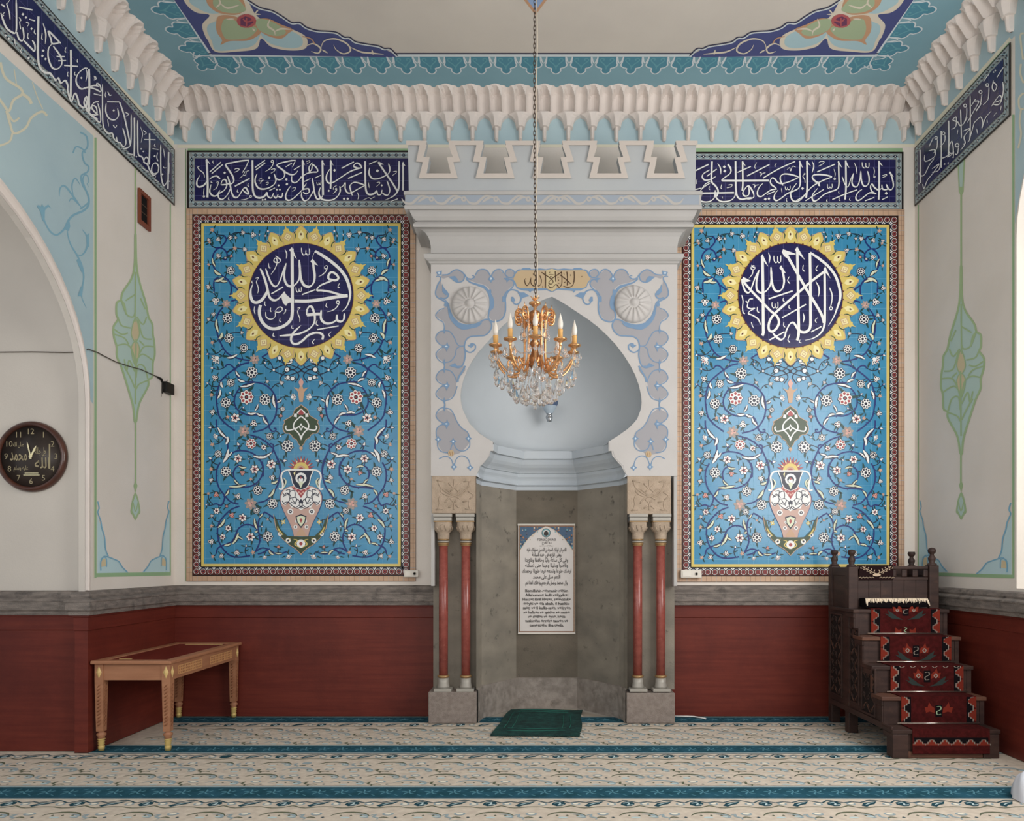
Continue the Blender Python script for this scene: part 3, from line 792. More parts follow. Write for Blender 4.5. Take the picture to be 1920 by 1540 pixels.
BAND_R = """
22n 60,430 305,312
26 322,408 220,470 195,530 240,582 330,572 425,522
29n 362,262 356,450 358,610 420,680 462,750 462,810 438,862
24 332,632 240,690 175,750 130,830
24 345,595 250,650 195,720 170,760
18n 60,748 172,722
27n 60,810 740,798
26 70,860 150,930 240,958 330,945 395,895 410,830 418,755
26 410,800 440,890 510,945 600,950 690,925 750,865 772,770
29n 765,258 768,500 772,740 800,870 870,912 960,895 1040,890
28 1080,850 1060,780 985,682 910,755 890,815 930,858 985,840 1000,780 990,705
26 1080,840 1070,880 1000,905 930,895
28n 886,262 888,480 890,640 880,765
S 872,272 888,250 940,342 905,318
22b 458,295 505,375 514,485
D 572,355 27
D 580,428 26
28 640,320 685,400 670,470 590,530 530,580 545,600
32n 540,592 800,594 1100,592 1335,590
S 622,325 645,300 700,380 660,360
17n 272,518 442,393
17n 798,450 1028,348
19n 962,512 1346,314
19n 1238,546 1500,392 1785,262
13 1128,278 1095,340 1100,378 1118,380
13 1465,292 1438,335 1448,352
13 108,565 92,620 105,650
13 320,688 310,730 328,745
13 528,655 515,715 535,735
13 545,865 535,885 552,892
15 1172,450 1208,465 1192,515 1230,470 1278,455
15 1058,658 1095,668 1080,720 1115,675 1165,662
14 1645,405 1690,370 1710,425 1740,345 1795,360
16 615,715 690,695 705,660 640,668
26 1845,528 1730,492 1600,478 1535,520 1538,600 1580,675
26 1850,535 1720,595 1580,640 1490,625 1440,565 1390,545 1360,600 1380,660 1440,705 1470,740
27 1470,738 1380,750 1290,805 1210,862 1150,850 1140,780 1180,690 1235,640
D 1275,908 26
D 1336,902 24
15n 1303,832 1442,772
13b 1550,715 1562,805
14 1615,690 1622,740 1645,745 1658,705
14 1658,735 1685,748 1700,725 1700,678
14 1645,890 1632,930 1650,948
29 1866,255 1868,480 1872,640 1845,720 1770,765 1650,815 1550,890 1470,935 1425,900 1440,820 1492,755
26 1812,635 1740,735 1708,820 1730,915 1790,950 1870,925 1960,830 2010,760
S 1848,268 1868,245 1920,378 1885,340
13 1935,465 1958,478 1915,510 1950,575 1955,635
D 1911,725 27
30n 1988,258 1992,500 1990,740 1972,885
S 1972,266 1990,242 2055,342 2015,318
21b 2072,258 2105,340 2074,460
28 2418,525 2320,500 2200,488 2095,500 2085,555 2140,610 2190,650
28 2415,530 2280,580 2160,640 2060,710 1980,800 1900,880 1800,935
S 2152,600 2205,620 2214,692 2182,682
19n 2162,442 2468,310
16 2182,292 2225,262 2280,270 2255,308 2182,346
13b 2448,388 2470,470 2462,545
O 2463,562 9 11
14 2338,650 2345,715 2370,722 2382,690
14 2382,705 2405,722 2420,700 2418,645
29 2528,260 2534,480 2535,660 2500,740 2380,785 2280,830 2190,905 2120,945 2080,905 2090,825 2172,722
S 2512,272 2530,246 2590,368 2550,335
28n 2652,250 2656,500 2656,730 2640,915
S 2635,258 2654,238 2715,376 2675,335
17n 2422,915 2640,822 2846,748
15n 1962,938 2275,742
26 3024,428 3050,530 3045,630 3000,685 2950,670 2918,570 2911,425
26 2911,430 2895,570 2850,685 2795,690 2758,620 2785,465
19 2785,468 2740,560 2692,695 2640,655 2592,525
17b 2798,282 2830,370 2844,480
17 2932,275 2940,345 2970,375 2992,345 2995,285
17 2995,335 3020,372 3048,350 3050,280
13 3128,365 3145,430 3130,505
O 3143,525 8 10
28n 3222,258 3224,500 3224,750 3216,918
S 3204,266 3222,244 3290,348 3248,318
26 3412,455 3450,560 3468,680 3435,745 3380,730 3345,660
25 3345,655 3375,725 3330,748 3280,730 3270,660
26 3275,720 3210,750 3150,715 3100,650 3075,705 3105,780 3175,822
28 3175,815 3065,800 2975,860 2890,925 2840,925 2825,870 2865,790 2930,742
S 3390,462 3412,432 3474,528 3440,505
13 3275,505 3350,488 3340,515 3280,538
D 3345,808 27
15n 3272,918 3370,870
17n 2982,938 3140,880
13 2552,880 2535,920 2560,938
13 2725,880 2715,920 2735,935
13 2535,770 2528,800 2548,806
13 2335,905 2322,940 2342,945
"""

def chevrons(P, x0, y0, x1, y1, n, hw, sx=1.0):
    """guilloche border of the inscription bands: lozenges with a light eye between two waves"""
    dx, dy = x1 - x0, y1 - y0; L = math.hypot(dx, dy); tx, ty = dx / L, dy / L; nx, ny = -ty, tx
    st = L / n
    q = lambda s, h: (x0 + tx * s + nx * h, y0 + ty * s + ny * h)
    for ph in (0, 1):
        pts = [q(st * k / 2, hw * (1 if (k + ph * 2) % 4 in (0,) else -1 if (k + ph * 2) % 4 == 2 else 0) * .8) for k in range(2 * n + 1)]
        P.stroke(t_gblue, pts, 1.25 * sx, 3 + ph, step=1.2)
    for k in range(n):
        s = st * (k + .5) + 0
        P.poly(t_ink, [q(s - st * .36, 0), q(s, -hw * .62), q(s + st * .36, 0), q(s, hw * .62)], 5)
        P.disc(t_white if k % 2 else t_gblue, *q(s, 0), 1.15 * sx, 6, 8)

# --- the two long bands of the qibla wall
def back_band(name, label, x0, x1, y0, y1, ins, ox, oy, sc, dxy, hideL=None):
    e = empty(name, ((x0 + x1) / 2 * 0 + on_y(D)((x0 + x1) / 2, y1).x, D, on_y(D)(0, y1).z), label, 'calligraphy panel', 'tiled calligraphy bands')
    mb = MB(); a = on_y(D)(x0, y1); b = on_y(D)(x1, y0); mb.box(a.x, b.x, D - .012, D - .0045, a.z, b.z, t_blackb)
    P = Paint(on_y(D - .012), (0, -1, 0)); P.v, P.f, P.m, P.sm, P.mats = mb.v, mb.f, mb.m, mb.sm, mb.mats
    P.rect(t_grey, x0 + 2.2, y0 + 2.2, x1 - 2.2, y1 - 2.2, 1)
    m = 7.8; n = round((x1 - x0 - 12) / 13.9)
    chevrons(P, x0 + 8, y0 + m, x1 - 8, y0 + m, n, 4.6); chevrons(P, x0 + 8, y1 - m, x1 - 8, y1 - m, n, 4.6)
    nv = round((y1 - y0 - 16) / 13.9)
    if not hideL == 'L': chevrons(P, x0 + m, y0 + 10, x0 + m, y1 - 10, nv, 4.6)
    if not hideL == 'R': chevrons(P, x1 - m, y0 + 10, x1 - m, y1 - 10, nv, 4.6)
    P.build('border', e)
    P = Paint(on_y(D - .012), (0, -1, 0)); i = 14.0
    xa, xb = x0 + (i if hideL != 'L' else 0), x1 - (i if hideL != 'R' else 0)
    P.rect(t_navy, xa, y0 + i, xb, y1 - i, 7)
    x = xa + 13
    while x < xb: P.rect(t_jnavy, x, y0 + i, x + .45, y1 - i, 8); x += 28
    for y in (y0 + i + 14, y0 + i + 41.5, y0 + i + 69.5): P.rect(t_jnavy, xa, y, xb, y + .4, 8)
    P.build('tile_field', e)
    P = Paint(on_y(D - .012), (0, -1, 0)); P.at(ox, oy, sc)
    P.text(t_ink, ins, 9, dx=dxy[0], dy=dxy[1], ex=sc * .55); P.text(t_white, ins, 11, dx=dxy[0], dy=dxy[1])
    P.build('inscription', e)
    return e
back_band('calligraphy_band', 'long navy tile band of white calligraphy left of the white crenellated niche head', 352, 772, 283.5, 391, BAND_L, 350, 275, 8.0, (0, 0), 'R')
back_band('calligraphy_band', 'long navy tile band of white calligraphy right of the white crenellated niche head', 1290, 1693, 286, 394, BAND_R, 1295, 275, 9.143, (0, 0), 'L')

SIDE_L2 = """
14n 845,950 842,1100 838,1305
10 850,1050 848,1160
8n 828,1228 858,1232
14 768,880 768,1060 775,1200 800,1275 835,1225
9b 795,915 808,1010
14 745,1145 700,1160 680,1130 690,1075 720,1055 748,1090 742,1145
14 742,1145 700,1175 665,1130 640,1070 605,1045 625,1000 650,1020 640,1060
14n 660,770 661,900 657,1070
9n 608,830 718,832
14 545,645 546,830 552,970 590,1000 610,1050
14n 514,620 515,800 512,992
14 483,590 483,760 476,880 440,912 402,916
14n 372,470 420,620 475,880
10n 252,466 368,468
14 352,530 360,600 325,640 270,625 238,560 242,480
14 402,720 425,800 432,870 405,898 375,855
13 378,862 350,850 340,805
13 345,850 315,820 300,770 255,768 218,710 207,600 206,300
14 0,348 60,328 130,342 190,368 182,310 150,290 150,320
14n 75,150 77,300 80,560
10b 45,140 58,200 45,272
14 40,540 100,592 180,665 185,580 160,480
13 75,560 105,505 145,520 150,590 95,585
14 30,430 52,480 25,525 0,512
10 125,230 148,245 122,258
9n 122,390 196,406
9 240,370 232,400 240,425
10 258,370 275,405 295,400
8b 568,700 592,770 578,862
10 598,740 628,768 605,782
10 428,568 458,588 430,606
9b 255,635 266,705
10 308,690 330,715 345,690
8n 688,918 746,926
8 712,870 705,890 718,898
10 738,955 730,1000 742,1040
8 588,1100 620,1125 652,1138
8 722,1180 712,1215 752,1236
8n 448,964 502,974
D 315,550 12
D 580,920 9
D 710,990 12
D 535,995 9
D 600,945 9
D 785,1165 10
8 790,1090 805,1105 822,1100
"""
SIDE_L1 = """
24n 430,190 426,400 425,640 445,770 500,835 560,845 590,880
22 590,870 630,930 660,900 690,960 740,930 770,990 770,1050 800,1150 820,1165 850,1080 880,1120 905,1210 960,1245
22n 806,575 808,800 804,1120
15n 728,755 890,768
20 688,500 620,430 545,360 575,450 595,505 690,488
20 590,505 548,560 545,670 590,780 650,795 700,740 685,650 600,530
13n 640,652 736,655
13n 660,702 750,700
20 1000,790 960,790 885,860 868,950 920,1025 1000,1010 1080,988 1130,1000
22n 1015,795 1020,1000 1008,1270
22 172,-10 176,200 170,370 120,370 60,320 20,230 -5,150
20 180,370 205,450 245,470 262,420 248,315
20 262,470 310,520 350,560 385,590 388,520 358,465
12 205,200 228,238 212,250 225,340
17b 482,265 515,390 508,508
15n 205,82 362,116
13n 322,222 392,242
D 250,165 17
D 286,202 15
D 350,332 15
D 315,672 16
D 485,585 16
D 476,646 16
D 512,682 16
D 50,410 16
D 86,446 15
D 926,900 14
12 285,255 320,275 298,308
12 390,340 382,375 400,395
12 312,380 305,430 322,448
12 475,380 468,440 480,460
12 238,550 225,590 240,612
12 378,680 365,715 382,735
12 750,545 738,590 752,605
12 888,680 878,705 890,722
12 775,830 765,860 775,885
12 855,830 848,855 860,872
12 728,1030 715,1060 728,1082
12b 152,435 165,535
9 570,950 600,972 640,995
10 1070,878 1098,895 1075,912
20 975,1245 958,1180 985,1115 1000,1180 985,1245 1040,1330 1120,1380
18 1130,1170 1070,1190 1050,1250 1120,1330
16 -5,50 25,65 42,82
14 60,40 90,130 102,225
12 42,140 18,165 30,185
12 102,-5 60,55
"""
SIDE_R = """
12n 125,985 128,1130 126,1275
11 165,1030 172,1085 250,1045 252,985 200,995
11 250,1060 205,1120 165,1200 130,1212 115,1182
O 265,880 8 8
10 278,892 272,970 240,1015
12n 310,820 312,1000 310,1142
10 310,1060 352,1045 400,1010
O 330,840 8 8
10 343,855 340,910 298,965
12n 375,730 378,900 372,1045
11 365,1052 415,1005 402,910 372,990 400,1020
O 450,945 11 9
10 462,965 452,1020 432,1022
12 480,630 485,770 488,885
11 400,805 438,780 442,700 412,722 455,742 475,772 505,758 540,700
O 520,598 9 8
10 535,612 532,690 508,752
11 500,822 562,800 512,868 520,930 480,988
12 565,510 566,700 562,880 542,918
10 562,885 600,750 612,735
11 540,745 600,640 640,562 600,560
9n 618,645 662,578
O 655,478 9 8
10 668,495 652,590 612,642
10 602,748 655,698 675,745 668,795 700,705 750,645
O 715,418 9 8
10 730,435 722,540 678,592
10 750,605 820,510 838,545 770,572
12 850,390 856,470 825,580 758,585
11 770,378 758,440 778,470 798,425 762,388
7n 800,350 856,262
7n 682,385 732,318
7n 205,955 242,878
7n 575,600 612,540
11 230,1152 292,1110 238,1190 190,1250 160,1322 148,1285
9 310,1062 290,1160 230,1182
8 838,598 832,640
8 768,692 798,655
8 712,720 716,752
8 622,800 628,842
8 456,810 450,852
8 422,1000 416,1052
D 115,1280 8
D 372,1100 8
D 340,1110 8
D 415,1050 8
D 512,935 8
D 785,290 9
D 770,305 8
"""
def side_band(label, X, nrm, quad, parts, n, xs, clip=None):
    """quad: outer corners in the photograph (near-top, far-top, far-bottom, near-bottom)"""
    s = 1 if nrm[0] > 0 else -1
    pj = on_x(X + s * .012)
    c = on_x(X)(*quad[1]); e = empty('calligraphy_band', (X, c.y, c.z), label, 'calligraphy panel', 'tiled calligraphy bands')
    Y0 = on_x(X)(*quad[0]).y; Y1 = on_x(X)(*quad[1]).y; z1 = on_x(X)(*quad[1]).z; z0 = on_x(X)(*quad[2]).z
    P = Paint(lambda u, v: Vector((X + s * .012, u, v)), nrm)
    P.box(min(X + s * .0058, X + s * .012), max(X + s * .0058, X + s * .012), Y0, Y1, z0, z1, t_blackb)
    P.rect(t_grey, Y0 + .012, z0 + .012, Y1 - .012, z1 - .012, 1)
    m = .042; k = round((Y1 - Y0) / .073)
    for z in (z0 + m, z1 - m): chevrons(P, Y0 + .04, z, Y1 - .04, z, k, .024, .0053)
    kk = round((z1 - z0 - .06) / .073)
    for y in (Y0 + m, Y1 - m): chevrons(P, y, z0 + .05, y, z1 - .05, kk, .024, .0053)
    P.build('border', e)
    P = Paint(lambda u, v: Vector((X + s * .012, u, v)), nrm)
    P.rect(t_navy, Y0 + .075, z0 + .075, Y1 - .075, z1 - .075, 7)
    y = Y0 + .12
    while y < Y1 - .08: P.rect(t_jnavy, y, z0 + .075, y + .0025, z1 - .075, 8); y += .146
    P.rect(t_jnavy, Y0 + .075, z0 + .22, Y1 - .075, z0 + .2225, 8); P.rect(t_jnavy, Y0 + .075, z0 + .366, Y1 - .075, z0 + .3685, 8)
    P.build('tile_field', e)
    P = Paint(pj, nrm)
    for (ox, oy, sc, data) in parts:
        P.at(ox, oy, sc); P.text(t_white, data, 10, k=1.05)
    P.build('inscription', e)
side_band('navy tile band of white calligraphy slanting above the arch on the left wall', XL, (1, 0, 0), [(-70, -138), (325.5, 281), (325.5, 386), (-70, 35)], [(150, 100, 5.132, SIDE_L2), (0, 0, 6.161, SIDE_L1)], 60, 0)
side_band('short navy tile band of white calligraphy high on the right wall', XR, (-1, 0, 0), [(1896.5, 74), (1717, 278), (1717, 387), (1896.5, 215)], [(1700, 70, 4.667, SIDE_R)], 30, 0)

# ------------------------------------------------------------------ floral tile panels
VINES = [  # (crop, points)   crop 1: (360,400) x5.924   crop 2: (360,640) x5.924   crop 3: (360,860) x6.695
 (1, '300,390 250,440 230,520 245,600 280,650 340,700 400,740 435,800 440,870 420,945'), (1, '270,390 330,390 375,420 395,470 380,520 352,512 370,490'), (1, '325,380 370,330 385,290 360,250'),
 (1, '300,712 255,745 245,800 250,850 245,890'), (1, '345,1050 290,1130 270,1240 290,1360 330,1460 375,1535 430,1580 530,1620 640,1640'), (1, '435,790 490,830 520,860'), (1, '440,980 500,965 520,980 490,1060'),
 (2, '860,130 780,180'), (2, '640,240 560,260 480,310 400,370 330,440 290,540 275,640 285,740 310,840 380,920 480,995'), (2, '370,290 390,265 430,265 470,300 490,340 510,400 580,450 680,455 800,480 880,540 930,620 945,720 930,830 880,920 800,980 680,1012'),
 (2, '700,470 600,480 530,530 480,620 480,710 530,780 620,820 700,820 800,830 840,890 860,960 890,1000 930,1000 935,970 910,975'), (2, '655,1045 760,1080 850,1140 900,1190 905,1150 870,1140'), (2, '905,1190 895,1235 820,1270 700,1282'), (2, '275,870 280,950 330,1030 390,1110 400,1200 360,1320'),
 (2, '400,1290 420,1265 500,1222 600,1222 680,1250 750,1310 790,1400 795,1500'), (3, '880,40 900,130 870,240 800,320 700,360 600,365 480,380 430,440 405,530 370,590 310,570 270,580'), (3, '360,50 320,130 310,240 340,360 410,460 490,545 590,575'),
 (2, '905,1200 940,1280 970,1370 985,1450'), (3, '1080,0 1110,100 1110,200 1080,330 1010,450 930,530 835,556'), (3, '690,330 600,330 545,270 525,180 560,110 620,88'),
 (3, '600,600 500,640 420,710 350,800 325,900 340,1030 390,1130 470,1210 580,1240 735,1220'), (3, '400,1090 330,1125 310,1190'), (3, '370,1100 450,1070 520,1030 560,940 590,880 660,835 740,835 810,880 850,960 850,1060 800,1170'), (3, '840,930 830,860 850,760 910,680'),
 (3, '800,1170 880,1125 960,1140 1050,1195 1140,1190 1190,1170'), (3, '830,1200 900,1180 960,1140'), (3, '910,672 980,710 1050,770')]
SHEATH = [(1, 230,500,265,600,22),(1,250,630,330,690,34),(1,255,760,360,715,34),(1,300,740,400,760,28),(1,275,1180,300,1330,30),(1,300,1400,340,1330,38),(2,390,190,510,150,28),(2,490,330,540,400,24),(2,510,420,590,450,28),(2,540,510,700,470,26),(2,330,450,350,520,30),(2,290,640,320,540,28),(2,620,800,715,800,28),(2,700,780,740,700,20),(2,720,800,800,830,28),(2,790,840,850,930,26),(2,910,600,930,740,32),(2,950,680,1000,650,20),(2,290,960,390,1080,30),(2,380,1150,400,1060,34),(2,350,1350,410,1200,40),(2,390,1290,450,1230,22),(2,680,1275,840,1290,30),(2,790,1290,890,1240,22),(2,1030,410,1110,420,26),(2,1130,440,1140,390,20),(2,1050,250,1120,235,20),
 (3,590,100,690,115,26),(3,530,260,600,330,22),(3,470,355,690,330,30),(3,420,470,470,390,26),(3,1000,310,1080,280,34),(3,960,490,1040,380,36),(3,330,870,420,760,34),(3,410,1090,500,1065,26),(3,510,1080,590,930,34),(3,570,960,645,1015,22),(3,790,750,825,890,30),(3,790,920,830,905,26),(3,850,740,890,690,20),(3,970,1150,1030,1210,30),(3,1040,1185,1140,1190,20),(3,1140,260,1170,350,24)]
FLOW = """1 190,300,20s 297,295,26s 430,275,26s 490,275,17s 570,220,24s 685,245,32s 845,205,20b 820,255,13s 590,405,26s 300,480,30s 440,480,17k 435,640,44r 185,820,28s 270,980,42s 375,500,13s 243,1125,24s 190,1180,20s 400,1170,54r 415,1390,50r 560,1330,20s 580,1500,46r 230,190,26t 200,325,18t 480,395,24t 190,575,18t 385,1010,48u 230,1440,24t 750,245,14b 245,885,12b
2 285,190,66f 230,300,22b 260,410,34s 180,470,18b 670,350,62r 435,465,42r 430,580,18b 380,685,56r 610,625,78R 815,650,62r 575,740,18b 485,855,52d 690,915,40s 230,790,32s 210,960,24b 280,1055,40f 295,1255,38r 660,1140,58R 800,1180,30d 520,1150,28b 865,1060,36r 985,1055,17b 1065,1165,64r 1030,1330,28b 515,1305,46d 885,1370,52d 700,1425,48d 565,1465,28k 380,1450,56r 1010,755,26r 990,830,20k 1115,625,46f 1000,465,24s 1055,320,24d 910,320,13b 975,190,24s 210,1305,28b 635,1310,14b 180,145,20b 815,240,18b 840,450,18s 700,205,56u 220,600,22t 580,1000,66u 230,1150,24t 215,1425,24t 400,845,22t 530,245,12b 220,550,10b
3 1010,240,36s 745,260,22t 245,275,28s 250,135,20t 830,400,58r 310,455,34k 210,440,20t 580,475,38s 740,570,76u 190,580,18b 315,660,38d 255,720,22s 440,600,18k 505,715,34k 640,745,50d 815,655,38r 1015,570,62r 460,875,38d 390,985,36d 740,985,54d 955,980,62r 245,1045,36s 570,1180,36s 685,1100,22b 1090,1110,20k 375,1225,30s 915,1230,34f 1215,1220,44f 770,1180,28t 265,1230,24t 250,850,24t 1150,800,30y 880,855,18b 955,765,16t"""
CROPS = {1: (360, 400, 5.924), 2: (360, 640, 5.924), 3: (360, 860, 6.695)}

def flower(P, x, y, r, kind, rot):
    """x, y, r in photo pixels"""
    def petals(m, n, r0, r1, w, L, ph=0.0, both=True):
        for k in range(n):
            a = rot + ph + 2 * PI * k / n; c, s = math.cos(a), math.sin(a)
            def q(u, v): return (x + c * u - s * v, y + s * u + c * v)
            P.poly(m, [q(r0, 0), q(r0 + (r1 - r0) * .35, w * .85), q(r0 + (r1 - r0) * .72, w), q(r1, 0), q(r0 + (r1 - r0) * .72, -w), q(r0 + (r1 - r0) * .35, -w * .85)], L)
    if kind in 'rR':
        n = 8 if r > 5 else 6
        petals(t_ink, n, 0, r + 1.1, r * .34 + .9, 4); petals(t_white, n, 0, r, r * .34, 5); P.disc(t_white, x, y, r * .62, 5, 10)
        petals(t_red if kind == 'R' else t_ink, n, r * .40, r * .84, r * .19, 6); P.disc(t_ink, x, y, r * .28, 6, 8)
        if kind == 'R': P.disc(t_red, x, y, r * .13, 7, 6)
    elif kind == 'd':
        n = 6
        petals(t_ink, n, 0, r + 1.1, r * .28 + .8, 4); petals(t_white, n, 0, r, r * .28, 5); petals(t_red, 5, 0, r * .6, r * .14, 6); P.disc(t_ink, x, y, r * .26, 7, 8)
    elif kind == 'f':
        for k in range(5):
            a = rot + (k - 2) * .55
            c, s = math.cos(a), math.sin(a); q = lambda u, v: (x + c * u - s * v, y + s * u + c * v)
            P.poly(t_ink, [q(-r * .1, 0), q(r * .5, r * .3), q(r * 1.12, 0), q(r * .5, -r * .3)], 4); P.poly(t_white, [q(0, 0), q(r * .5, r * .22), q(r, 0), q(r * .5, -r * .22)], 5); P.poly(t_red if k == 2 else t_ink, [q(r * .3, 0), q(r * .5, r * .09), q(r * .75, 0), q(r * .5, -r * .09)], 6)
        P.disc(t_white, x, y, r * .3, 6, 8)
    elif kind in 'sk':
        m = t_white if kind == 's' else t_pink
        for k in range(3):
            a = rot + k * 2 * PI / 3; px, py = x + r * .48 * math.cos(a), y + r * .48 * math.sin(a)
            P.disc(t_ink, px, py, r * .46 + .9, 4, 9); P.disc(m, px, py, r * .46, 5, 9)
            P.disc(t_ink if kind == 's' else t_red, px + r * .08 * math.cos(a), py + r * .08 * math.sin(a), r * .24, 6, 6)
        P.disc(t_red, x, y, r * .16, 7, 6)
    elif kind == 'b':
        c, s = math.cos(rot), math.sin(rot); q = lambda u, v: (x + c * u - s * v, y + s * u + c * v)
        P.poly(t_ink, [q(-r * 1.1, 0), q(0, r * .7), q(r * 1.3, 0), q(0, -r * .7)], 4); P.poly(t_white, [q(-r * .7, 0), q(0, r * .45), q(r, 0), q(0, -r * .45)], 5); P.poly(t_vine, [q(-r * 1.1, 0), q(-r * .5, r * .5), q(-r * .3, 0), q(-r * .5, -r * .5)], 6)
    elif kind in 'tu':
        m = t_tan if kind == 't' else M('8c7f78', .35)
        n = 7 if kind == 'u' else 5
        petals(m, n, 0, r, r * .26, 4); P.disc(m, x, y, r * .5, 5, 9); petals(t_pink, 3, 0, r * .5, r * .2, 6, .4); 
        if kind == 'u': P.disc(t_ink, x + r * .2, y - r * .1, r * .1, 7, 6)
    elif kind == 'y':
        petals(t_yel, 4, 0, r, r * .35, 4); P.disc(t_white, x, y, r * .3, 5, 8)

def leaf(P, x, y, l, a, m, L=3, bend=.25):
    c, s = math.cos(a), math.sin(a); q = lambda u, v: (x + c * u * l - s * v * l, y + s * u * l + c * v * l)
    P.poly(m, [q(0, 0), q(.3, .17 + bend * .3), q(.65, .16 + bend * .55), q(1, bend * .8), q(.65, -.08 + bend * .45), q(.3, -.13 + bend * .2)], L)

def floral(P, dx, dy, sgn, cx, rnd):
    """half of the symmetrical garden; sgn=-1 mirrors it about the panel axis"""
    tx = lambda x: (cx + (x - 565.4) * sgn if sgn < 0 else cx + (x - 565.4))
    fx = lambda x: cx - (565.4 - x) if sgn > 0 else cx + (565.4 - x)
    allv = []
    P.tr = (0, 0, 1.0)
    for c, d in VINES:
        ox, oy, sc = CROPS[c]
        pts = [(fx(ox + float(a.split(',')[0]) / sc), dy + oy + float(a.split(',')[1]) / sc) for a in d.split()]
        P.stroke(t_vine, pts, 2.8, 3, 'n', step=3); allv += crom(pts, 6)
        # thorns
        cc = crom(pts, 4)
        for i in range(6, len(cc) - 3, 9):
            a = math.atan2(cc[i + 1][1] - cc[i][1], cc[i + 1][0] - cc[i][0]) + (1 if i % 2 else -1) * 1.1
            P.stroke(t_vine, [cc[i], (cc[i][0] + 4 * math.cos(a), cc[i][1] + 4 * math.sin(a))], 1.5, 3, 't')
    for c, x0, y0, x1, y1, w in SHEATH:
        ox, oy, sc = CROPS[c]; a = (fx(ox + x0 / sc), dy + oy + y0 / sc); b = (fx(ox + x1 / sc), dy + oy + y1 / sc); w = w / sc
        mx, my = (a[0] + b[0]) / 2, (a[1] + b[1]) / 2; ex, ey = b[0] - a[0], b[1] - a[1]; d = math.hypot(ex, ey) or 1
        bend = (mx - ey / d * w * .35, my + ex / d * w * .35)
        P.stroke(t_ink, [a, bend, b], w * .9 + 3.0, 4, 'b', step=2.5); P.stroke(t_sage if c != 2 else t_white, [a, bend, b], w * .8, 5, 'b', step=2.5)
        P.stroke(t_ink, [((a[0] * 2 + b[0]) / 3, (a[1] * 2 + b[1]) / 3), (bend[0] + ey / d * w * .3, bend[1] - ex / d * w * .3)], .8, 6, 'b', step=2)
    for ln in FLOW.strip().splitlines():
        q = ln.split(); ox, oy, sc = CROPS[int(q[0])]
        for e in q[1:]:
            x, y, r = e[:-1].split(','); k = e[-1]; r = float(r) / sc * 1.06
            X, Y = fx(ox + float(x) / sc), dy + oy + float(y) / sc
            v = min(allv, key=lambda p: (p[0] - X) ** 2 + (p[1] - Y) ** 2); dd = math.hypot(v[0] - X, v[1] - Y)
            away = math.atan2(Y - v[1], X - v[0])
            if 3 < dd < 60:
                a2 = away + .5 * sgn; mid = ((v[0] + X) / 2 + math.sin(away) * dd * .16 * sgn, (v[1] + Y) / 2 - math.cos(away) * dd * .16 * sgn)
                P.stroke(t_ink, [v, mid, (X, Y)], 1.6, 2, 'n', step=3)
                if dd > 10: leaf(P, mid[0], mid[1], 8.5, away + .9 * sgn, t_leafg, 3, .3 * sgn)
            for s2 in (1, -1, .25):
                if s2 == .25 and r < 5: continue
                leaf(P, X + math.cos(away + PI + s2 * 1.2) * r * .7, Y + math.sin(away + PI + s2 * 1.2) * r * .7, max(8.5, r * 1.3), away + PI + s2 * 1.5 + (.2 if sgn > 0 else -.2), t_leafg, 3, .3 * s2)
            flower(P, X, Y, r, k, away if k in 'bf' else away + .3)

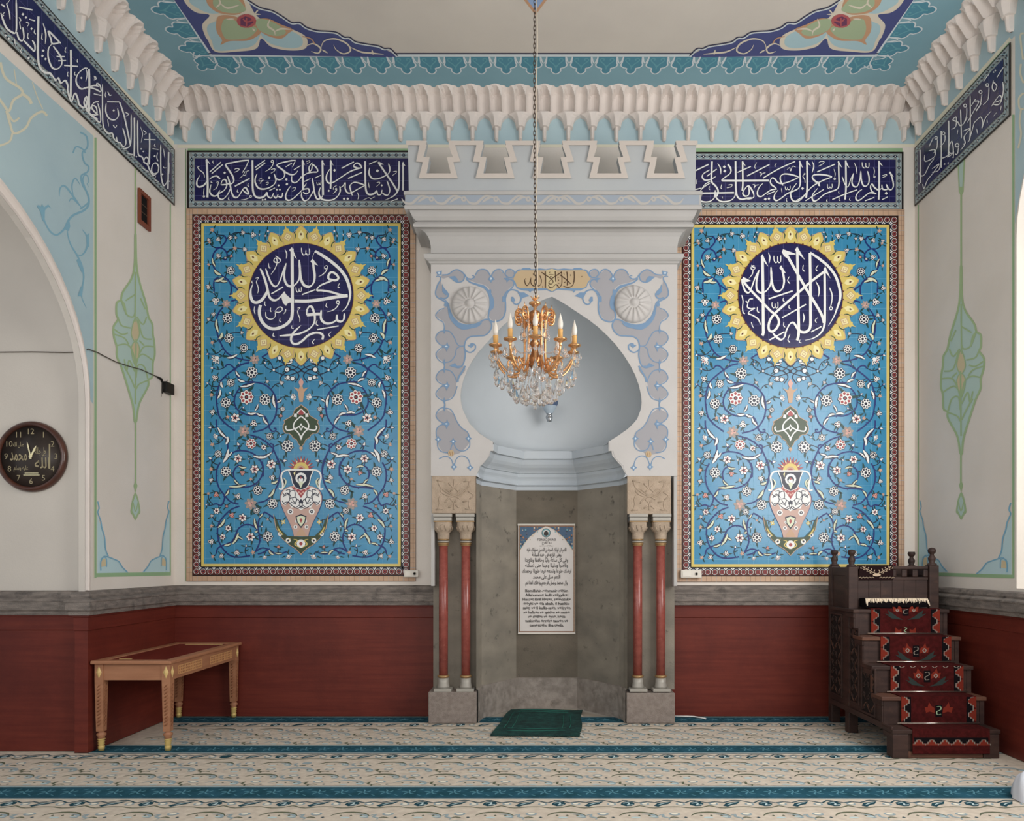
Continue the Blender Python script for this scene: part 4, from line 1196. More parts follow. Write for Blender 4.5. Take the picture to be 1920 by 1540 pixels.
def vase(P, cx, dy):
    base = P.pj; sc = 4.163
    P.pj = lambda x, y: base(cx + (x - 938) / sc, 740 + dy + y / sc); P.tr = (0, 0, 1.0)
    both = lambda pts: pts + [(1876 - x, y) for x, y in reversed(pts)]
    S2 = lambda m, pts, w, L, md='n': [P.stroke(m, q, w, L, md) for q in (pts, [(1876 - x, y) for x, y in pts])]
    # green medallion
    med = [(938, 85), (922, 100), (896, 116), (884, 134), (880, 156), (868, 172), (850, 182), (826, 196), (808, 206), (814, 222), (802, 242), (800, 268), (808, 290), (822, 304), (846, 304), (866, 318), (874, 336), (890, 344), (906, 356), (914, 378), (928, 396), (938, 440)]
    P.poly(t_tan, [(938 + (x - 938) * 1.05, 250 + (y - 250) * 1.05) for x, y in both(med)], 4); P.poly(t_olive, both(med), 5)
    P.poly(t_white, both([(938, 110), (905, 140), (905, 180), (880, 175), (885, 150)]), 6); P.poly(t_red, both([(938, 118), (918, 142), (920, 160)]), 7)
    S2(t_white, [(938, 170), (890, 215), (880, 260), (915, 300), (938, 340)], 10, 7); S2(t_white, [(815, 250), (830, 280), (890, 270), (925, 250)], 10, 7); S2(t_white, [(825, 245), (815, 262), (835, 285)], 8, 7)
    P.poly(t_white, both([(938, 225), (920, 255), (938, 285)]), 7); P.poly(t_olive, both([(938, 240), (930, 255), (938, 270)]), 8); P.poly(t_white, both([(938, 320), (926, 335), (938, 360)]), 7); P.disc(t_tan, 938, 420, 14, 7); 
    # tan finial above
    P.poly(t_tan, both([(938, -90), (920, -40), (880, -55), (912, -20), (925, 60)]), 4, False); P.poly(t_pink, both([(938, -130), (918, -95), (930, -60)]), 5)
    # flower crown
    for k in range(13):
        a = PI + PI * k / 12; c, s = math.cos(a), math.sin(a)
        P.poly(t_red, [(938 + c * 40 - s * 16, 590 + s * 40 + c * 16), (938 + c * 108, 590 + s * 112), (938 + c * 40 + s * 16, 590 + s * 40 - c * 16)], 5)
        if k % 2 == 0: P.poly(t_yel2, [(938 + c * 50 - s * 9, 588 + s * 50 + c * 9), (938 + c * 88, 588 + s * 92), (938 + c * 50 + s * 9, 588 + s * 50 - c * 9)], 6)
    hd = lambda r: [(938 + r * math.cos(PI + PI * k / 12), 590 + r * math.sin(PI + PI * k / 12)) for k in range(13)]
    P.poly(t_red, hd(66), 6); P.poly(t_yel, hd(60), 7); P.poly(t_tan, hd(34), 8); P.poly(t_red, hd(20), 9)
    # handles
    S2(t_white, [(850, 590), (805, 600), (783, 640), (795, 700), (790, 740), (765, 735)], 13, 6); S2(t_sage, [(795, 650), (820, 680), (800, 735)], 12, 6, 'b'); S2(t_ink, [(800, 655), (812, 685), (802, 715)], 5, 7, 'b')
    # body
    body = [(938, 1108), (882, 1108), (876, 1075), (864, 1040), (846, 998), (824, 955), (800, 905), (784, 862), (776, 828), (776, 795), (785, 766), (802, 743), (826, 728), (850, 720), (880, 715)]
    P.poly(t_vine, [(938 + (x - 938) * 1.03, y) for x, y in both(body)], 5); P.poly(M('a78a80', .3), both(body), 6)
    P.poly(t_white, both([(938, 730), (850, 725), (805, 750), (782, 800), (785, 850), (815, 870), (840, 840), (860, 885), (900, 880), (938, 905)]), 7)
    for d in ([(800, 800), (830, 770), (850, 820), (815, 860), (790, 830)], [(850, 760), (885, 750), (890, 800), (850, 810)], [(860, 840), (890, 850), (910, 820), (938, 850)], [(840, 840), (870, 870), (910, 890), (938, 870)], [(820, 750), (850, 745), (845, 790)], [(795, 770), (815, 790), (840, 775), (860, 800)], [(800, 850), (830, 840), (855, 850)], [(885, 800), (905, 815), (900, 840)], [(870, 815), (880, 835), (900, 860)], [(905, 880), (925, 865), (938, 880)]): S2(t_ink, d, 6, 8)
    P.poly(t_ink, both([(938, 815), (920, 840), (938, 895)]), 8); P.poly(t_white, both([(938, 845), (930, 860), (938, 875)]), 9)
    P.poly(t_red, both([(938, 810), (905, 760), (866, 730), (880, 700)]), 9)
    for (x, y) in ((878, 720), (900, 742), (920, 765), (938, 775), (905, 718), (938, 742)):
        for xx in {x, 1876 - x}: P.disc(t_pink, xx, y, 8, 10, 8)
    neck = [(938, 745), (895, 725), (875, 690), (865, 640), (845, 592)]
    P.poly(t_white, [(938 + (x - 938) * 1.09, y + 4) for x, y in both(neck)], 10); P.poly(t_ink, both(neck), 11); P.poly(t_yel2, both([(895, 600), (880, 615), (890, 640)])[:3], 12); P.rect(t_white, 838, 584, 1038, 596, 12)
    P.disc(t_white, 938, 655, 44, 12, 12); P.disc(t_ink, 938, 658, 28, 13, 10); P.disc(t_white, 938, 668, 18, 14, 9); P.poly(t_sage, both([(938, 680), (918, 690), (938, 735)]), 15); P.poly(t_red, both([(938, 640), (930, 652), (938, 664)]), 15)
    for x, y, r in ((855, 915, 24), (905, 990, 14), (895, 1035, 16)):
        for xx in (x, 1876 - x): P.disc(t_white, xx, y, r, 8, 9); P.disc(t_ink, xx, y, r * .55, 9, 7); P.disc(t_white, xx, y, r * .22, 10, 6)
    P.poly(t_ink, both([(938, 935), (895, 950), (905, 1000), (938, 1045)]), 8); P.poly(t_sage, both([(938, 945), (905, 958), (912, 998), (938, 1030)]), 9); P.poly(t_red, both([(938, 965), (926, 980), (938, 1005)]), 10)
    P.poly(t_tan, both([(938, 1040), (910, 1075), (900, 1108), (938, 1108)]), 8)
    # boat shaped foot
    boat = [(938, 1245), (895, 1200), (845, 1170), (790, 1120), (748, 1050), (735, 985), (728, 945), (752, 985), (775, 1050), (830, 1105), (938, 1112)]
    P.poly(t_tan, [(938 + (x - 938) * 1.035, 1110 + (y - 1110) * 1.06) for x, y in both(boat)], 9); P.poly(t_olive, both(boat), 10)
    for x, y, r in ((838, 1140, 20), (775, 1090, 16), (938, 1165, 34)):
        for xx in {x, 1876 - x}: P.disc(t_white, xx, y, r, 11, 10); P.disc(t_red if r > 30 else t_ink, xx, y, r * .42, 12, 8)
    S2(t_yel, [(880, 1130), (910, 1140), (890, 1170), (930, 1195)], 9, 11, 'b'); S2(t_yel, [(752, 1030), (770, 1065), (800, 1100)], 11, 11, 'b'); S2(t_yel, [(860, 1120), (820, 1150)], 8, 11, 'b')
    P.pj = base

def interlace(P, cx, dy):
    base = P.pj; sc = 4.163
    P.pj = lambda x, y: base(cx + (x - 938) / sc, 390 + dy + y / sc); P.tr = (0, 0, 1.0)
    S2 = lambda m, pts, w, L, md='n': [P.stroke(m, q, w, L, md) for q in (pts, [(1876 - x, y) for x, y in pts])]
    S2(t_ink, [(715, 1270), (770, 1240), (830, 1225), (900, 1245), (938, 1270), (900, 1290), (830, 1310), (770, 1295), (715, 1270)], 7, 5); S2(t_ink, [(760, 1190), (800, 1215), (870, 1265), (920, 1225), (880, 1185)], 7, 5); S2(t_ink, [(770, 1340), (800, 1300), (870, 1265), (920, 1310), (890, 1365)], 7, 5)
    S2(t_ink, [(640, 1210), (670, 1250), (720, 1270)], 6, 5)
    for x, y, r in ((828, 1265, 17), (725, 1268, 9), (860, 1190, 12), (870, 1335, 16), (835, 1325, 14), (770, 1175, 15)):
        for xx in (x, 1876 - x): P.disc(t_ink, xx, y, r * 1.35, 6, 8); P.disc(t_white, xx, y, r, 7, 8)
    P.disc(t_ink, 938, 1270, 12, 6, 8); P.poly(t_ink, [(938, 1195), (905, 1215), (938, 1240), (971, 1215)], 6)
    P.pj = base

def rays(P, cx, cy, R):
    P.tr = (0, 0, 1.0)
    P.disc(t_yel, cx, cy, R * 1.19, 6, 56)
    for k in range(28):
        a = 2 * PI * k / 28 - PI / 2; c, s = math.cos(a), math.sin(a)
        q = lambda u, v: (cx + (c * u - s * v) * R, cy + (s * u + c * v) * R)
        if k % 2 == 0:
            P.poly(t_yel, [q(1.0, -.13), q(1.19, -.15), q(1.22, -.1), q(1.25, -.1), q(1.31, -.04), q(1.345, 0), q(1.31, .04), q(1.25, .1), q(1.22, .1), q(1.19, .15), q(1.0, .13)], 7)
            P.stroke(t_tan, [q(1.03, -.135), q(1.19, -.15), q(1.25, -.1), q(1.345, 0), q(1.25, .1), q(1.19, .15), q(1.03, .135)], R * .012, 8, step=2); P.poly(t_yel2, [q(1.06, 0), q(1.12, .055), q(1.2, .05), q(1.26, 0), q(1.2, -.05), q(1.12, -.055)], 8); P.poly(t_brown, [q(1.15, 0), q(1.18, .018), q(1.21, 0), q(1.18, -.018)], 9)
        else:
            P.poly(t_yel, [q(1.0, -.1), q(1.12, -.14), q(1.2, -.12), q(1.27, -.05), q(1.30, -.06), q(1.32, -.02), q(1.40, 0), q(1.32, .02), q(1.30, .06), q(1.27, .05), q(1.2, .12), q(1.12, .14), q(1.0, .1)], 7)
            P.stroke(t_leafg, [q(1.24, -.13), q(1.16, -.155), q(1.08, -.12)], R * .018, 10, 'b', step=1.5); P.stroke(t_leafg, [q(1.24, .13), q(1.16, .155), q(1.08, .12)], R * .018, 10, 'b', step=1.5)
            dm = lambda r: [q(1.155 - r, 0), q(1.155, r * .95), q(1.155 + r, 0), q(1.155, -r * .95)]
            P.poly(t_tan, dm(.095), 8); P.poly(t_yel2, dm(.075), 9); P.poly(t_tan, dm(.045), 10); P.poly(t_yel2, dm(.028), 11)

def tile_panel(label, x0, x1, y0, y1, med, cx, cy, mo, dyf):
    """x0..y1: outer edge of the brown border"""
    o = on_y(D)((x0 + x1) / 2, y1)
    e = empty('tile_panel', (o.x, D, o.z), label, 'tile panel', 'floral tile panels')
    pj = on_y(YT); w = 10.5
    # buff brick surround
    P = Paint(pj, (0, -1, 0)); a, b = on_y(D)(x0 - w, y1 + w), on_y(D)(x1 + w, y0 - w)
    P.box(a.x, b.x, YT + .004, D - .0045, a.z, b.z, brick)
    P.pj = on_y(YT + .004); jt = M('6f5a4e', .7); jb = M('8392a0', .7)
    P.rect(jt, x0 - w, y0 - w, x0 - w + .7, y1 + w, 1); P.rect(jt, x1 + w - .7, y0 - w, x1 + w, y1 + w, 1); P.rect(jt, x0 - w, y0 - w, x1 + w, y0 - w + .7, 1); P.rect(jt, x0 - w, y1 + w - .7, x1 + w, y1 + w, 1)
    k = 0
    y = y0
    while y < y1: P.rect(jb if k % 3 == 0 else jt, x0 - w, y, x0, y + .5, 1); P.rect(jb if k % 3 == 0 else jt, x1, y, x1 + w, y + .5, 1); y += 9.2; k += 1
    x = x0
    while x < x1: P.rect(jb if k % 3 == 0 else jt, x, y0 - w, x + .5, y0, 1); P.rect(jb if k % 3 == 0 else jt, x, y1, x + .5, y1 + w, 1); x += 9.2; k += 1
    for xx in (x0 - w * .45, x1 + w * .55): P.rect(jt, xx, y0 - w, xx + .35, y1 + w, 2)
    P.build('brick_surround', e)
    # brown guilloche border and yellow fillet
    P = Paint(pj, (0, -1, 0)); a, b = on_y(YT)(x0, y1), on_y(YT)(x1, y0)
    P.box(a.x, b.x, YT, YT + .0039, a.z, b.z, t_blackb)
    P.rect(t_brown, x0 + 2, y0 + 2, x1 - 2, y1 - 2, 1); P.rect(t_ink, x0 + 11.5, y0 + 11.5, x1 - 11.5, y1 - 11.5, 2)
    nx, ny = round((x1 - x0 - 16) / 13.3), round((y1 - y0 - 16) / 13.3); sx, sy = (x1 - x0 - 16) / nx, (y1 - y0 - 16) / ny
    def unit(cx_, cy_, ix, iy):
        P.ring(t_white, cx_, cy_, 4.5, 5.2, 4, 12); P.disc(t_brown, cx_, cy_, 4.4, 4, 10); P.ring(t_red, cx_, cy_, 2.0, 3.0, 5, 9); P.disc(t_ink, cx_, cy_, 1.3, 6, 7)
    def dia(cx_, cy_, ix, iy):
        tx, ty = -iy, ix; q = lambda u, v: (cx_ + tx * u + ix * v, cy_ + ty * u + iy * v)
        P.poly(t_white, [q(0, -2.0), q(1.9, .2), q(3.9, 1.6), q(1.8, 2.7), q(0, 5.6), q(-1.8, 2.7), q(-3.9, 1.6), q(-1.9, .2)], 4); P.poly(t_ink, [q(0, 0), q(1.3, 1.6), q(0, 3.6), q(-1.3, 1.6)], 5)
    for k in range(nx + 1):
        x = x0 + 8 + sx * k
        for (yy, iy) in ((y0 + 8, 1), (y1 - 8, -1)):
            unit(x, yy, 0, iy)
            if 0 < k < nx + 1 and k > 0: dia(x - sx / 2, yy + iy * 5, 0, iy)
    for k in range(1, ny):
        y = y0 + 8 + sy * k
        for (xx, ix) in ((x0 + 8, 1), (x1 - 8, -1)): unit(xx, y, ix, 0)
    for k in range(ny):
        y = y0 + 8 + sy * (k + .5)
        for (xx, ix) in ((x0 + 8, 1), (x1 - 8, -1)): dia(xx + ix * 5, y, ix, 0)
    P.frame(t_blackb, x0 + 16, y0 + 16, x1 - 16, y1 - 16, 1.6, 7); P.frame(t_yel, x0 + 17.5, y0 + 17.5, x1 - 17.5, y1 - 17.5, 5.4, 8)
    P.build('patterned_border', e)
    # turquoise field with its garden
    fx0, fx1, fy0, fy1 = x0 + 22.5, x1 - 22.5, y0 + 22.5, y1 - 22.5
    P = Paint(pj, (0, -1, 0)); P.rect(t_blue, fx0, fy0, fx1, fy1, 8.6)
    base = P.pj; P.pj = lambda x, y: base(x, y) + Vector((0, -.0062, 0))
    floral(P, 0, dyf, 1, cx, None); floral(P, 0, dyf, -1, cx, None); interlace(P, cx, dyf)
    n = 0
    x = cx - 13.85 * 13
    while x < fx1:
        if x > fx0: P.rect(t_joint, x, fy0, x + .4, fy1, 1)
        x += 27.7
    y = fy0 + 13
    while y < fy1: P.rect(t_joint, fx0, y, fx1, y + .4, 1); y += 27.7
    P.build('turquoise_field', e)
    P = Paint(lambda x, y: base(x, y) + Vector((0, -.0085, 0)), (0, -1, 0)); vase(P, cx, dyf); P.build('painted_vase', e)
    R = 97.3
    P = Paint(lambda x, y: base(x, y) + Vector((0, -.0080, 0)), (0, -1, 0)); rays(P, cx, cy, R); P.build('sunburst', e)
    P = Paint(lambda x, y: base(x, y) + Vector((0, -.0175, 0)), (0, -1, 0)); P.disc(t_brown, cx, cy, R * 1.012, -.5, 64); P.disc(t_navy, cx, cy, R, 0, 64)
    if mo[3]:
        for k in range(40):
            a = 2 * PI * (k + .5) / 40; P.poly(t_brown, [(cx + R * .995 * math.cos(a - .03), cy + R * .995 * math.sin(a - .03)), (cx + R * 1.04 * math.cos(a), cy + R * 1.04 * math.sin(a)), (cx + R * .995 * math.cos(a + .03), cy + R * .995 * math.sin(a + .03))], 0)
    for k in range(-3, 4):
        for vert in (0, 1):
            o_ = 27.7 * k + (13.85 if vert else 0); h = math.sqrt(max(0, R * R - o_ * o_)) - .5
            if vert: P.rect(t_jnavy, cx + o_, cy - h, cx + o_ + .45, cy + h, 1)
            else: P.rect(t_jnavy, cx - h, cy + o_, cx + h, cy + o_ + .45, 1)
    P.build('medallion', e)
    P = Paint(lambda x, y: base(x, y) + Vector((0, -.0190, 0)), (0, -1, 0)); P.at(mo[0], mo[1], mo[2]); P.text(t_white, med, 1); P.build('inscription', e)
    return e
tile_panel('large turquoise tile panel whose round inscription stands left of the white niche', 360.5, 769, 402, 1080, MED_L, 565.4, 555.3, (460, 450, 7.332, 0), 0)
tile_panel('large turquoise tile panel with round inscription right of the white niche, above the wooden pulpit', 1278.5, 1684.5, 404.5, 1081, MED_R, 1481.2, 555.3, (1370, 450, 7.332, 1), 2)
# ------------------------------------------------------------------ the niche
YF = 6.98; MX0, MX1 = (808 - CX) * YF / F, (1270 - CX) * YF / F; MC = .10
zat = lambda py, Y: CAMZ - (py - CY) * Y / F
xat = lambda px, Y: (px - CX) * Y / F
mih = empty('prayer_niche', (MC, YF, 0), 'tall white crenellated prayer niche with onion shaped recess and grey stone lower part', 'prayer niche')
nblue = noisy('niche_blue_grey', '989da1', '9da2a6', (1.5, 1.5, 1.5), .55, .04, 80)
nmould = noisy('niche_mould_blue', '989fa6', 'a0a6ab', (2, 2, 2), .5, .03, 80)
crownp = noisy('crown_pale_blue', '93979a', '999c9d', (2, 2, 2), .7, .05, 80)
tuff = noisy('tuff_stone', '8f8070', '9b8b7b', (14, 14, 14), .9, .6, 160)
plinth_st = noisy('rough_plinth_stone', '766c66', '847a73', (30, 30, 30), .95, .9, 220)
cement = noisy('grey_cement_stone', '67625a', '7d766b', (3, 3, 5), .8, .25, 60, lo=.3, hi=.7, h3='35322e', s3=8, t3=(.60, .72))
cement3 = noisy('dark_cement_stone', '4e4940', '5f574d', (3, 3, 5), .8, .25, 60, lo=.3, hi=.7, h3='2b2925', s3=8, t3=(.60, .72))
cement2 = noisy('grey_cement_base', '6f6862', '857d76', (14, 14, 14), .9, .5, 120, h3='514b46', s3=6, t3=(.55, .75))
marble = noisy('red_marble', '7c3d36', '8f4c43', (20, 20, 20), .25, 0, lo=.3, hi=.72, h3='a86a5c', s3=60, t3=(.60, .72), coat=.4, gain=1.2)
gold = M('8f7350', .4, .5, gain=1.4, name='gilt'); silver = M('8b8780', .45, .2, name='silver_paint')
# entablature: profile of (px, py) along the left edge, swept round three sides
def outs(px):
    k = (px - CX) / F; return max(0.0, (MX0 - k * YF) / (1 - k))
def sweep(name, pairs, m, parent):
    prof = [(outs(px), zat(py, YF - outs(px))) for px, py in pairs]
    mb = MB(); rows = []
    for q in ((0), (1), (2), (3)):
        row = []
        for o, z in prof:
            x = MX0 - o if q < 2 else MX1 + o * .88; y = D - .032 if q in (0, 3) else YF - o
            row.append((x, y, z))
        rows.append(row)
    mb.grid(rows, m, smooth=False)
    return mb
corn = sweep('c', [(808, 497), (807.5, 495.5), (804, 493), (803.5, 490.5), (800, 488), (796, 484), (794.5, 480), (794.5, 476), (808, 474.6), (807.8, 462), (806, 452), (802.5, 443.5), (797, 436), (789, 430), (781, 427), (776, 425.8), (774.6, 423.5), (774.6, 420.5), (778, 416.5), (783, 415.6), (778.5, 413), (773, 406), (769, 398), (767.6, 393.6), (759, 392.4), (758, 391), (758, 385), (759.5, 384.5), (759.5, 366), (757, 365), (757, 358.3), (767, 357.4)], lime, mih)
corn.build('cornice', mih)
OC = outs(766.5); YC = YF - OC
# painted frieze on the cornice
of = outs(759.5); P = Paint(on_y(YF - of), (0, -1, 0)); P.tr = (0, 0, 1)
mv = M('838b95', .7); P.rect(mv, 760, 366, 1311, 384, 1)
fr = M('9a9793', .7)
x = 763
k = 0
while x < 1322:
    f = 1 if x < 1035 else -1
    P.stroke(fr, [(x - 10 * f, 372), (x - 4 * f, 380), (x + 8 * f, 382), (x + 18 * f, 374), (x + 26 * f, 368), (x + 38 * f, 368)], 5, 2, 'b', step=2)
    P.stroke(fr, [(x + 20 * f, 380), (x + 28 * f, 374), (x + 36 * f, 370), (x + 43 * f, 371)], 5, 2, 'b', step=2); P.ring(fr, x + 46 * f, 373.5, 1.6, 5.2, 3)
    x += 60.5 if k != 4 else 85; k += 1
P.build('painted_scrollwork', mih)
# parapet with stepped cuts
GAP = [(458, 84), (402, 358), (508, 365), (455, 642), (870, 642), (803, 368), (903, 358), (828, 80)]
OUTR = [(945, 165), (1035, 440), (915, 450), (990, 725), (320, 725), (390, 450), (275, 440), (335, 170)]
gp = lambda q, k: (750 + q[0] / 9.143 + 106.6 * k, 255 + q[1] / 9.143)
yt = 264.3
top = [(766.5, 358), (764.6, yt)]
for k in range(5): g = [gp(q, k) for q in GAP]; g[0] = (g[0][0], yt); g[-1] = (g[-1][0], yt); top += g
top += [(1305.5, yt), (1303.5, 358)]
mb = MB(); fr_ = on_y(YC)
mb.prism(top, lambda x, y: fr_(x, y), lambda x, y: fr_(x, y) + Vector((0, .09, 0)), crownp)
zt, zb = zat(yt, YC), zat(358, YC)
mb.box(xat(764.6, YC), xat(764.6, YC) + .08, YC + .09, D - .032, zb, zt, crownp); mb.box(xat(1305, YC) - .08, xat(1305, YC), YC + .09, D - .032, zb, zt, crownp)
mb.box(xat(767, YC) + .081, xat(1303, YC) - .081, YC + .0901, D - .032, zat(345, YC), zat(332, YC), lime)
mb.build('parapet', mih)
mb = MB(); fr2 = on_y(YC - .022); band = M('aaa29b', .8)
for k in range(5):
    g = [gp(q, k) for q in GAP]; o = [gp(q, k) for q in OUTR]; g[0] = (g[0][0], yt + 8); g[-1] = (g[-1][0], yt + 8); o[0] = (o[0][0], yt + 8); o[-1] = (o[-1][0], yt + 8)
    mb.prism(g + o, lambda x, y: fr2(x, y), lambda x, y: fr_(x, y), band)
    a = gp((828, 80), k)[0]; b = gp((458, 84), k + 1)[0] if k < 4 else 1308
    mb.prism([(a, yt - .5), (b, yt - .5), (b - (1.5 if k < 4 else 0), yt + 8), (a + 1.5, yt + 8)], lambda x, y: fr2(x, y), lambda x, y: fr_(x, y), band)
a = gp((458, 84), 0)[0]; mb.prism([(761.5, yt - .5), (a, yt - .5), (a - 1.5, yt + 8), (761.5, yt + 8)], lambda x, y: fr2(x, y), lambda x, y: fr_(x, y), band)
mb.build('stepped_border', mih)
# fascia with the onion shaped opening
ON_R = [(1035, 556.5), (1048, 563.5), (1063, 572.7), (1083, 586), (1104, 600), (1122, 614), (1139, 630), (1155, 647), (1169, 665.5), (1181, 684), (1191, 703.7), (1198, 723), (1202, 742), (1203, 755), (1201.5, 768), (1194, 788), (1177, 804.6), (1158, 818), (1141, 828.5), (1141, 850)]
ON_L = [(1035, 556.5), (1022, 561), (1008, 567), (986, 579), (959, 597), (944, 610), (929, 625), (907, 649), (896, 662), (885.5, 677), (876, 694), (869, 712), (865, 730), (863.6, 744), (865, 758), (868, 769), (880, 794), (899, 813), (911, 821), (924.5, 828.5), (924.5, 850)]
pf = on_y(YF)
mb = MB()
outer = [(808, 497), (1270, 497), (1270, 893), (1177, 893), (1171, 886), (1165, 874), (1162, 871), (1148, 855), (1146.5, 846), (1141, 846)] + ON_R[::-1][1:] + ON_L[1:-1] + [(924.5, 846), (920, 846), (918, 855), (905, 871), (901, 874), (896, 886), (892, 893), (808, 893)]
mb.prism(outer, lambda x, y: pf(x, y), lambda x, y: pf(x, y) + Vector((0, .012, 0)), lime2)
zf0, zf1 = zat(893, YF), zat(497, YF)
mb.box(MX0, MX0 + .03, YF + .0121, D - .032, 1.28, zf1, lime); mb.box(MX1 - .03, MX1, YF + .0121, D - .032, 1.28, zf1, lime)
mb.box(MX0 + .031, MX1 - .031, YF + .0121, D - .032, zat(540, YF), zf1, lime)
mb.build('fascia', mih)
# onion vault
rows = []; NS = 36
def ol(lst, z):
    for (x0, y0), (x1, y1) in zip(lst, lst[1:]):
        if y0 <= z <= y1: return x0 + (x1 - x0) * (z - y0) / max(1e-6, y1 - y0)
    return lst[-1][0]
ys = [556.6, 558, 560, 563, 567, 572, 578, 586, 595, 605, 616, 628, 640, 654, 668, 682, 696, 710, 724, 738, 752, 764, 774, 784, 793, 802, 810, 817, 823, 828.4, 838, 850, 868]
for y in ys:
    yy = min(y, 849.9)
    xl, xr = xat(ol(ON_L, yy), YF), xat(ol(ON_R, yy), YF); c, w = (xl + xr) / 2, (xr - xl) / 2; z = zat(y, YF)
    dep = .70 * min(1.0, (w / .60)) ** .8
    if y > 828: dep = .60
    rows.append([(c - w * math.cos(PI * k / NS), YF + dep * math.sin(PI * k / NS) ** (.8 if y > 800 else .95), z) for k in range(NS + 1)])
rows = rows[:-3]
def polyrow(m, y, n=NS):
    kq = 1 - m / .705; pts = [Vector((MC + (x - MC) * kq, YF + (yy - YF) * kq, zat(y, YF))) for x, yy in ((-.608, YF), (-.576, 7.2), (-.258, 7.69), (.3735, 7.69), (.751, 7.2), (.803, YF))]
    ln = [0]
    for a, b in zip(pts, pts[1:]): ln.append(ln[-1] + (b - a).length)
    out = []
    for k in range(n + 1):
        t = ln[-1] * k / n
        for i in range(5):
            if t <= ln[i + 1] + 1e-9: out.append(tuple(pts[i].lerp(pts[i + 1], (t - ln[i]) / (ln[i + 1] - ln[i])))); break
        else: out.append(tuple(pts[-1]))
    return out
mb = MB(); mb.grid(rows + [polyrow(.135, 829.5), polyrow(.165, 830.5)], nblue); mb.build('onion_vault', mih, fix=False)
# stepped mouldings under the vault and the stone walls of the lower niche
NP = [(-.608, YF - .004), (-.590, 7.12), (-.576, 7.2), (-.258, 7.69), (.3735, 7.69), (.751, 7.2), (.785, 7.12), (.803, YF - .004)]
def ring(m):
    k = 1 - m / .705; return [(MC + (x - MC) * k, YF + (y - YF) * k) for x, y in NP]
rows = []
for py, m in ((830, .165), (845.5, .165), (846, .13), (850, .128), (856, .118), (862, .098), (867, .072), (871, .056), (872.2, .054), (873, .036), (879, .034), (884, .020), (887, .016), (892, .022), (896.5, .036), (898, .0005), (906, .0005)):
    z = zat(py, YF); rows.append([(x, y, z) for x, y in ring(m)])
mb = MB(); mb.grid(rows, nmould, smooth=False); mb.build('niche_moulding', mih, fix=False)
zl = zat(899, YF); mb = MB()
rows = [[(x, y, z) for x, y in ring(0)] for z in (zl + .03, .31, .3)]
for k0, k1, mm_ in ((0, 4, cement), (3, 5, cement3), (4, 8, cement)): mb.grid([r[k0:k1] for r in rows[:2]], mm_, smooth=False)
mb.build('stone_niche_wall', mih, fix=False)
mb = MB(); mb.grid([[(x, y, .315) for x, y in ring(.001)], [(x, y, .31) for x, y in ring(.018)], [(x, y, 0.0) for x, y in ring(.018)]], cement2, smooth=False)
mb.build('stone_niche_base', mih, fix=False)
# jambs behind the columns
for x0, x1 in ((MX0 + .002, -.6085), (.8035, MX1 - .002)): mb = MB(); mb.box(x0, x1, 7.12, D - .006, .29, zat(893, YF), cement); mb.build('stone_jamb', mih)
# carved blocks
def carved(x0, x1, y0, y1, name='carved_block'):
    mb = MB(); X0, X1, Z0, Z1 = xat(x0, YF), xat(x1, YF), zat(y1, YF), zat(y0, YF)
    mb.box(X0, X1, YF + .004, 7.119, Z0, Z1, tuff, bev=.006)
    o = mb.build(name, mih)
    P = MB(); w, h = X1 - X0, Z1 - Z0
    q = lambda u, v: Vector((X0 + u * w, YF + .0045, Z1 - v * h))
    for d in ([(.15, .15), (.2, .3), (.35, .45), (.55, .55), (.7, .5), (.78, .38), (.68, .35), (.55, .5), (.38, .6), (.3, .72)], [(.85, .15), (.82, .3), (.68, .45), (.48, .55), (.3, .5), (.2, .4), (.3, .34), (.45, .48), (.65, .62)], [(.5, .1), (.5, .3), (.42, .42)], [(.5, .3), (.6, .42)], [(.38, .2), (.45, .28), (.5, .35)], [(.62, .2), (.56, .28), (.5, .35)], [(.14, .9), (.18, .75), (.17, .6), (.22, .5)], [(.86, .9), (.83, .75), (.84, .65), (.7, .7)], [(.85, .62), (.94, .52), (.82, .42)], [(.5, .9), (.5, .72), (.42, .62)], [(.5, .72), (.58, .62)], [(.38, .85), (.46, .78)], [(.62, .85), (.54, .78)], [(.1, .9), (.25, .88)], [(.9, .9), (.75, .88)], [(.12, .13), (.3, .16)], [(.88, .13), (.72, .16)]):
        pts = crom(d, .05); P.tube([q(*p) for p in pts], .0075, tuff, 5)
    P.build('carved_arabesque', o)
carved(809, 893, 892, 963); carved(1175.5, 1258.5, 892.5, 964.5)
# plinths
for x0, x1, yt_ in ((803, 893.5, 1298), (1175, 1265.5, 1300)):
    mb = MB(); Yp = 6.953; mb.box(xat(x0, Yp), xat(x1, Yp), Yp, D - .03, 0, zat(yt_, Yp), plinth_st, bev=.008); mb.build('plinth', mih)
